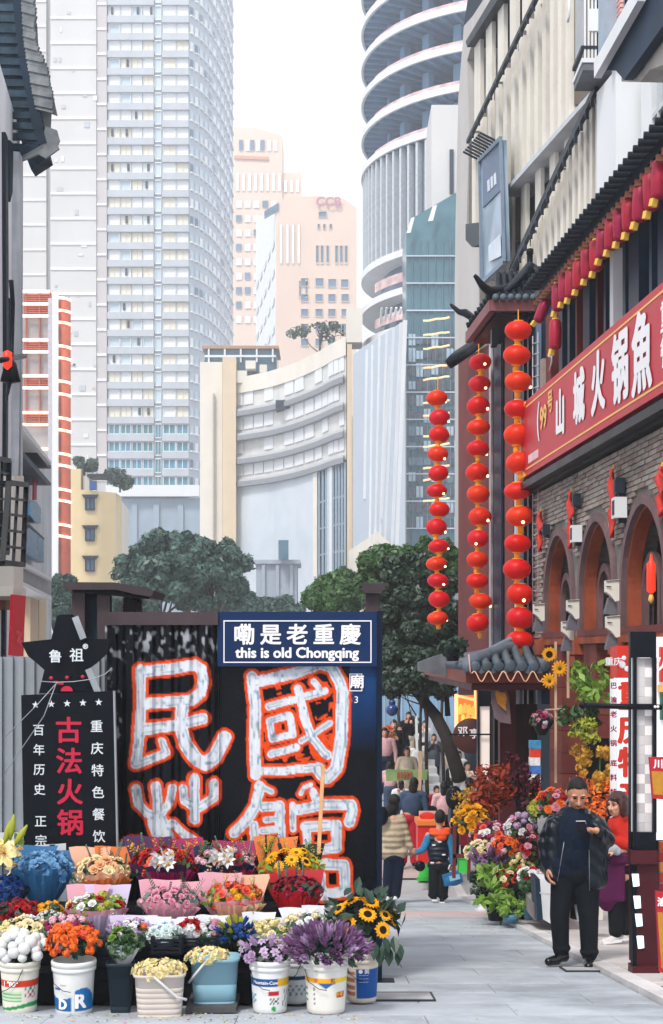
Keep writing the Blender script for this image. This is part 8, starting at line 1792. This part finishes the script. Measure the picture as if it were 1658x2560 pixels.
wear('trousers', [('e', q(1560, 2190, 0), (.16, .13, .1)), ('c', q(1548, 2200), q(1543, 2345, -.03), .11, .07), ('c', q(1570, 2200), q(1570, 2345, .03), .1, .06), ('e', q(1543, 2348, -.03), (.07, .07, .03)), ('e', q(1571, 2342, .03), (.07, .07, .03))], .011, blk, t, 3)
sn = mat('sneaker_white', 'c9c5c2', .5, var=.1); shoe(t, q(1545, 2372, -.03), q(1512, 2374, -.08), sn, .045, .05, M_ink); shoe(t, q(1574, 2370, .04), q(1556, 2370, -.0), sn, .045, .05, M_ink)
# ---- boy from behind
d = 22.2; t = thing('person', 'boy seen from behind in black padded vest with blue sleeves, carrying a blue bag', 'person', (XX(1096, d), d, gz(d) + .01)); S = 163.0
q = lambda x, y, z=0.0: Vector(((x - 1096) / S, z, (2254 - y) / S)); Rm = RotZ(R(180)); hc = q(1100, 2043)
vest = cloth_mat('vest_navy', '10192a', .45, quilt=4, spec=.3); slv = cloth_mat('sleeve_blue', '2f7ba8', .6); orr = cloth_mat('hood_orange', 'e2532a', .7)
wear('body', head(hc, Rm, 1.0) + [('c', q(1098, 2075), q(1099, 2060), .05, .05), ('c', q(1096, 2090), q(1096, 2150), .1, .1), ('c', q(1070, 2085), q(1056, 2120), .04, .035), ('c', q(1056, 2120), q(1034, 2132), .03, .022), ('c', q(1122, 2085), q(1130, 2130), .04, .035), ('c', q(1130, 2130), q(1129, 2165), .03, .022), ('c', q(1088, 2160), q(1085, 2245), .06, .035), ('c', q(1108, 2160), q(1106, 2245), .06, .035)] + hand(q(1034, 2132), (-1, 0, -.1), (0, -1, 0), .75, .5) + hand(q(1129, 2163), (0, 0, -1), (0, -1, 0), .75, .8), .009, M_skin2, t, 2)
hair_shell(t, hc, Rm, 1.0, M_hair, .05, -.075, 1.1)
wear('hood', [('e', q(1100, 2082, -.02), (.16, .11, .05)), ('e', q(1103, 2090, -.07), (.09, .06, .06)), ('c', q(1080, 2076, 0), q(1120, 2074, 0), .05, .05)], .011, orr, t, 3)
wear('sleeves', [('c', q(1072, 2092), q(1058, 2122), .068, .056), ('c', q(1058, 2122), q(1036, 2131), .054, .042), ('c', q(1122, 2092), q(1131, 2132), .068, .058), ('c', q(1131, 2132), q(1130, 2158), .056, .044)], .011, slv, t, 3)
wear('vest', [('e', q(1096, 2125), (.175, .13, .24)), ('c', q(1080, 2092), q(1114, 2092), .08, .08), ('c', q(1082, 2160), q(1112, 2160), .09, .09)], .012, vest, t, 3)
wear('trousers', [('e', q(1098, 2165), (.15, .12, .1)), ('c', q(1086, 2172), q(1083, 2235), .09, .075), ('c', q(1110, 2172), q(1108, 2238), .09, .075), ('e', q(1083, 2236), (.085, .08, .04)), ('e', q(1108, 2240), (.085, .08, .04))], .012, blk, t, 3)
shoe(t, q(1086, 2250, -.04), q(1086, 2250, .08), M_black, .045, .05, M_ink, .01); shoe(t, q(1105, 2256, -.04), q(1105, 2256, .08), M_black, .045, .05, M_ink, .01)
for x, y in ((1083, 2108), (1098, 2100), (1108, 2132), (1079, 2152)): b = MB(); sphere(b, q(x, y, -.14), .026, 12, 6, sz=(1.25, .12, .5)); obj('logo_patch', b, M_ink, t, world=False)
bg_ = thing('blue_bag', 'blue handbag with pale panel hanging from the right hand of the boy', 'bag', P(1131, 2195, d - .05)); wear('bag_body', [('b', (0, 0, 0), (.3, .12, .19), Matrix.Rotation(R(-14), 3, 'Y')), ('e', (0, -.02, -.03), (.15, .07, .09))], .012, cloth_mat('bag_blue', '2a6a9a', .6), bg_, 4)
b = MB(); b.box((.03, -.09, .02), (.16, .01, .08), M=Matrix.Rotation(R(-14), 3, 'Y')); obj('bag_panel', b, mat('bag_pale', '86b0cc', .5), bg_, world=False); b = MB(); b.tube([(-.08, 0, .09), (-.04, -.01, .2), (.0, 0, .22), (.05, 0, .1)], .01, 6); obj('bag_handle', b, M_ink, bg_, world=False)
# ---- woman in beige coat from behind
d = 22.0; t = thing('person', 'woman seen from behind in beige padded jacket holding the hand of the boy', 'person', (XX(985, d), d, gz(d) + .01)); S = 163.6
q = lambda x, y, z=0.0: Vector(((x - 985) / S, z, (2256 - y) / S)); hc = q(985, 2004)
bei = cloth_mat('padded_beige', 'b5a58c', .6, quilt=3.4, spec=.2)
wear('body', head(hc, Rm, 1.0) + [('c', q(983, 2035), q(985, 2015), .05, .05), ('c', q(982, 2050), q(984, 2130), .11, .11), ('c', q(1008, 2060), q(1018, 2105), .045, .04), ('c', q(1018, 2105), q(1030, 2122), .035, .024), ('c', q(975, 2150), q(968, 2245), .07, .04), ('c', q(995, 2150), q(988, 2245), .07, .04)] + hand(q(1028, 2120), (.5, 0, -.7), (0, -1, 0), .9, .5), .01, M_skin2, t, 2)
wear('hair', [('e', hc + Vector((0, -.02, .03)), (.095, .1, .1)), ('e', hc + Vector((-.01, -.04, -.08)), (.09, .06, .13)), ('e', hc + Vector((-.09, -.02, -.16)), (.09, .07, .11))], .012, M_hair, t, 3)
wear('padded_jacket', [('e', q(980, 2088), (.22, .16, .33)), ('c', q(962, 2050), q(1000, 2050), .1, .1), ('c', q(1004, 2056), q(1018, 2100), .085, .07), ('c', q(1018, 2100), q(1026, 2116), .066, .05), ('c', q(960, 2128), q(1000, 2128), .13, .12), ('c', q(960, 2056), q(950, 2110), .08, .07)], .012, bei, t, 3)
wear('trousers', [('e', q(984, 2142), (.16, .13, .1)), ('c', q(975, 2150), q(968, 2235), .1, .075), ('c', q(996, 2150), q(990, 2235), .1, .075)], .012, cloth_mat('navy_trousers', '101a2e', .8), t, 3)
shoe(t, q(968, 2250, -.04), q(968, 2250, .1), M_ink, .045, .05, None, .01); shoe(t, q(988, 2250, -.04), q(988, 2250, .1), M_ink, .045, .05, None, .01)
hb2 = thing('black_shoulder_bag', 'small black bag over the left shoulder of the woman in beige', 'bag', P(955, 2040, 21.8)); wear('bag_body', [('e', (0, 0, 0), (.1, .06, .15))], .014, M_black, hb2, 2)
# ---- smaller figures behind, standing at ease
def figure(label, x, yf, yh, d, top, low, hair=M_hair, skin=M_skin2, turn=180, arms='down', lean=0.0, coat=False, legs=1, zf=None):
    H = (yf - yh) * d / F; zb = zz(yf, d); t = thing('person', label, 'person', (XX(x, d), d, zb)); s = H / 1.68; Rm = RotZ(R(turn)); hx = lean * .3 * s
    V = lambda a, b_, c: Vector((a * s, b_ * s, c * s)); hc = V(lean * .35, 0, 1.56)
    if arms == 'phone': A = [(('c', V(sx * .2, 0, 1.36), V(sx * .26, -.05, 1.12), .045 * s, .04 * s), ('c', V(sx * .26, -.05, 1.12), V(sx * .08, -.22, 1.34), .038 * s, .028 * s)) for sx in (-1, 1)]; Hd = hand(V(-.08, -.22, 1.34), (.2, -.2, 1), (0, -1, 0), s, .7) + hand(V(.08, -.22, 1.34), (-.2, -.2, 1), (0, -1, 0), s, .7)
    else: A = [(('c', V(sx * .2 + hx, 0, 1.36), V(sx * .27 + hx * .7, 0, 1.1), .045 * s, .04 * s), ('c', V(sx * .27 + hx * .7, 0, 1.1), V(sx * .27 + hx * .5, -.06, .86), .038 * s, .028 * s)) for sx in (-1, 1)]; Hd = hand(V(-.27 + hx * .5, -.06, .86), (0, -.1, -1), (-1, 0, 0), s, .4) + hand(V(.27 + hx * .5, -.06, .86), (0, -.1, -1), (1, 0, 0), s, .4)
    Af = [a for p in A for a in p]
    wear('body', head(hc, Rm, s) + [('c', V(hx, 0, 1.4), V(lean * .35, 0, 1.5), .055 * s, .05 * s), ('c', V(hx * .9, 0, 1.3), V(0, 0, 1.0), .12 * s, .11 * s), ('c', V(-.09, 0, .9), V(-.1, 0, .08), .075 * s, .045 * s), ('c', V(.09, 0, .9), V(.1, 0, .08), .075 * s, .045 * s)] + Af + Hd, .014, skin, t, 2)
    hair_shell(t, hc, Rm, s, hair, .055, -.1, 1.1, int(x))
    if turn not in (210, 160) and int(x) % 3: wear('long_hair', [('e', hc + Rm @ V(0, .055, -.07), (.085 * s, .055 * s, .13 * s))], .015, hair, t, 2)
    up = [('e', V(hx * .6, 0, 1.18), (.2 * s, .14 * s, .28 * s)), ('c', V(-.15 + hx, 0, 1.37), V(.15 + hx, 0, 1.37), .075 * s, .075 * s)] + [(a[0], a[1], a[2], a[3] * 1.45, a[4] * 1.4) for a in Af]
    if coat: up.append(('c', V(0, 0, 1.0), V(0, 0, .7), .2 * s, .2 * s))
    wear('jacket', up, .015, top, t, 3); wear('trousers', [('e', V(0, 0, .92), (.17 * s, .13 * s, .12 * s)), ('c', V(-.09, 0, .88), V(-.1, 0, .1), .105 * s, .075 * s), ('c', V(.09, 0, .88), V(.1, 0, .1), .105 * s, .075 * s)], .015, low, t, 3)
    for sx in (-1, 1): wear('shoe', [('c', V(sx * .1, .04 if turn == 0 else -.04, .04), V(sx * .1, -.1 if turn == 0 else .1, .035), .045 * s, .04 * s)], .015, M_black, t, 2)
    return t
cw_ = cloth_mat('coat_white', 'd6d5d4', .8); ck = cloth_mat('coat_black', '12161e', .75); cbg = cloth_mat('coat_beige', 'b9ac9a', .8); cgr = cloth_mat('coat_grey', '4a5058', .7); crd = cloth_mat('vest_red', 'ab1c2c', .7); cbl = cloth_mat('jacket_blue_grey', '3c4c66', .7); jn = cloth_mat('jeans_dark', '1d2a3c', .8); cpk = cloth_mat('coat_pink', 'd2a8ac', .8)
figure('young woman in white shirt and dark skirt drinking on the plaza steps', 1062, 1932, 1802, 45, cw_, ck, turn=0, arms='phone', coat=False)
figure('woman in dark coat over white holding a phone up on the plaza steps', 1022, 1925, 1780, 43, ck, cbg, turn=0, arms='phone')
figure('person in long dark coat at the left edge of the plaza steps', 985, 1975, 1800, 40, ck, jn, turn=0, coat=True)
figure('woman in cream fur coat seen behind the fruit banner', 1018, 2030, 1868, 37, cbg, cbg, hair=M_hair, turn=0, coat=True)
figure('person in white and grey coat near the leaning trunk', 1148, 2010, 1878, 41, cw_, cw_, turn=0, coat=True)
figure('man in grey and black jacket bending beside the trestle', 1150, 2165, 1945, 26, cgr, ck, skin=M_skin, turn=210, lean=.5)
figure('person with black hood and pink jacket left of the bending man', 1118, 2150, 1955, 28, cpk, ck, turn=180, lean=-.2)
figure('street cleaner in blue grey jacket and red vest beside the pole sign', 1022, 2165, 1945, 27, cbl, crd, turn=150, lean=.3, coat=False)
figure('person in pink top at the far left behind the wall edge', 962, 1990, 1820, 38, cpk, jn, turn=0)
figure('small child in dark clothes between the red cart and the pole', 1066, 2160, 1990, 27.5, ck, jn, turn=160)
rg = random.Random(77); pal = [(cw_, 'white'), (ck, 'black'), (cbg, 'beige'), (cbl, 'blue grey'), (cpk, 'pale pink'), (crd, 'red'), (cgr, 'grey')]
for i, (x, yf, yh, dd_, a, b_, lab) in enumerate(((998, 1960, 1812, 42, 1, 2, 'person in black seen between the coats at the left of the steps'), (1043, 1990, 1850, 41, 0, 1, 'person in white standing just behind the pole sign panel'), (975, 2050, 1905, 35, 4, 3, 'person in pale pink half hidden by the wall edge'), (1085, 1960, 1835, 44, 6, 1, 'person in grey in front of the pale ramp'), (1128, 1990, 1872, 42, 2, 1, 'person in beige under the round sign'), (1003, 2100, 1950, 31, 0, 3, 'person in white behind the woman in the padded jacket'), (1092, 2110, 1965, 31, 5, 1, 'person in red behind the red cart'), (1168, 2060, 1905, 34, 0, 1, 'person in white near the red branches'), (1032, 1905, 1790, 50, 3, 1, 'person highest up on the plaza steps'))):
    figure(lab, x, yf, yh, dd_, pal[a][0], pal[b_][0], turn=rg.choice((0, 180, 30, 200)), arms=rg.choice(('down', 'phone')), coat=rg.random() < .5)
t = thing('black_backpack', 'black backpack on the shoulders of the bending man', 'backpack', P(1136, 1995, 25.7)); wear('pack', [('e', (0, 0, 0), (.16, .1, .22))], .015, M_black, t, 2)
for x, y, c_, lab in ((980, 1775, 'blue', 'dark blue balloon above the crowd on the plaza'), (966, 1850, 'peach', 'peach coloured bouquet held at the left of the crowd')):
    t = thing('balloon' if c_ == 'blue' else 'held_bouquet', lab, 'balloon' if c_ == 'blue' else 'bouquet', P(x, y, 39))
    if c_ == 'blue': b = MB(); sphere(b, (0, 0, 0), .17, 12, 8); sphere(b, (.0, 0, .2), .1, 10, 6); obj('skin', b, mat('balloon_blue', '1d3f7a', .15, spec=.6), t, world=False); b = MB(); b.tube([(0, 0, -.17), (.03, 0, -1.0)], .008, 4); obj('string', b, M_ink, t, world=False)
    else:
        for i, u in enumerate(dome(16, seed=4)): link('rose', bloom('rose', C['peach'] if i % 3 else C['coral']), t, Vector((u.x * .25, u.y * .2 - .1, u.z * .35)), (R(40), 0, i), .18)
# ================================================================ air
hzm = bpy.data.materials.new('haze_air'); hzm.use_nodes = True; n_ = hzm.node_tree.nodes; n_.clear()
vol = n_.new('ShaderNodeVolumePrincipled'); vol.inputs['Density'].default_value = 0.0009; vol.inputs['Color'].default_value = (.93, .96, 1.0, 1); vol.inputs['Anisotropy'].default_value = 0.2
ou = n_.new('ShaderNodeOutputMaterial'); hzm.node_tree.links.new(vol.outputs[0], ou.inputs['Volume'])
hz = MB(); hz.b2((-330, -40, -1.2), (330, 640, 215)); hzo = obj('haze', hz, hzm, kind='stuff')
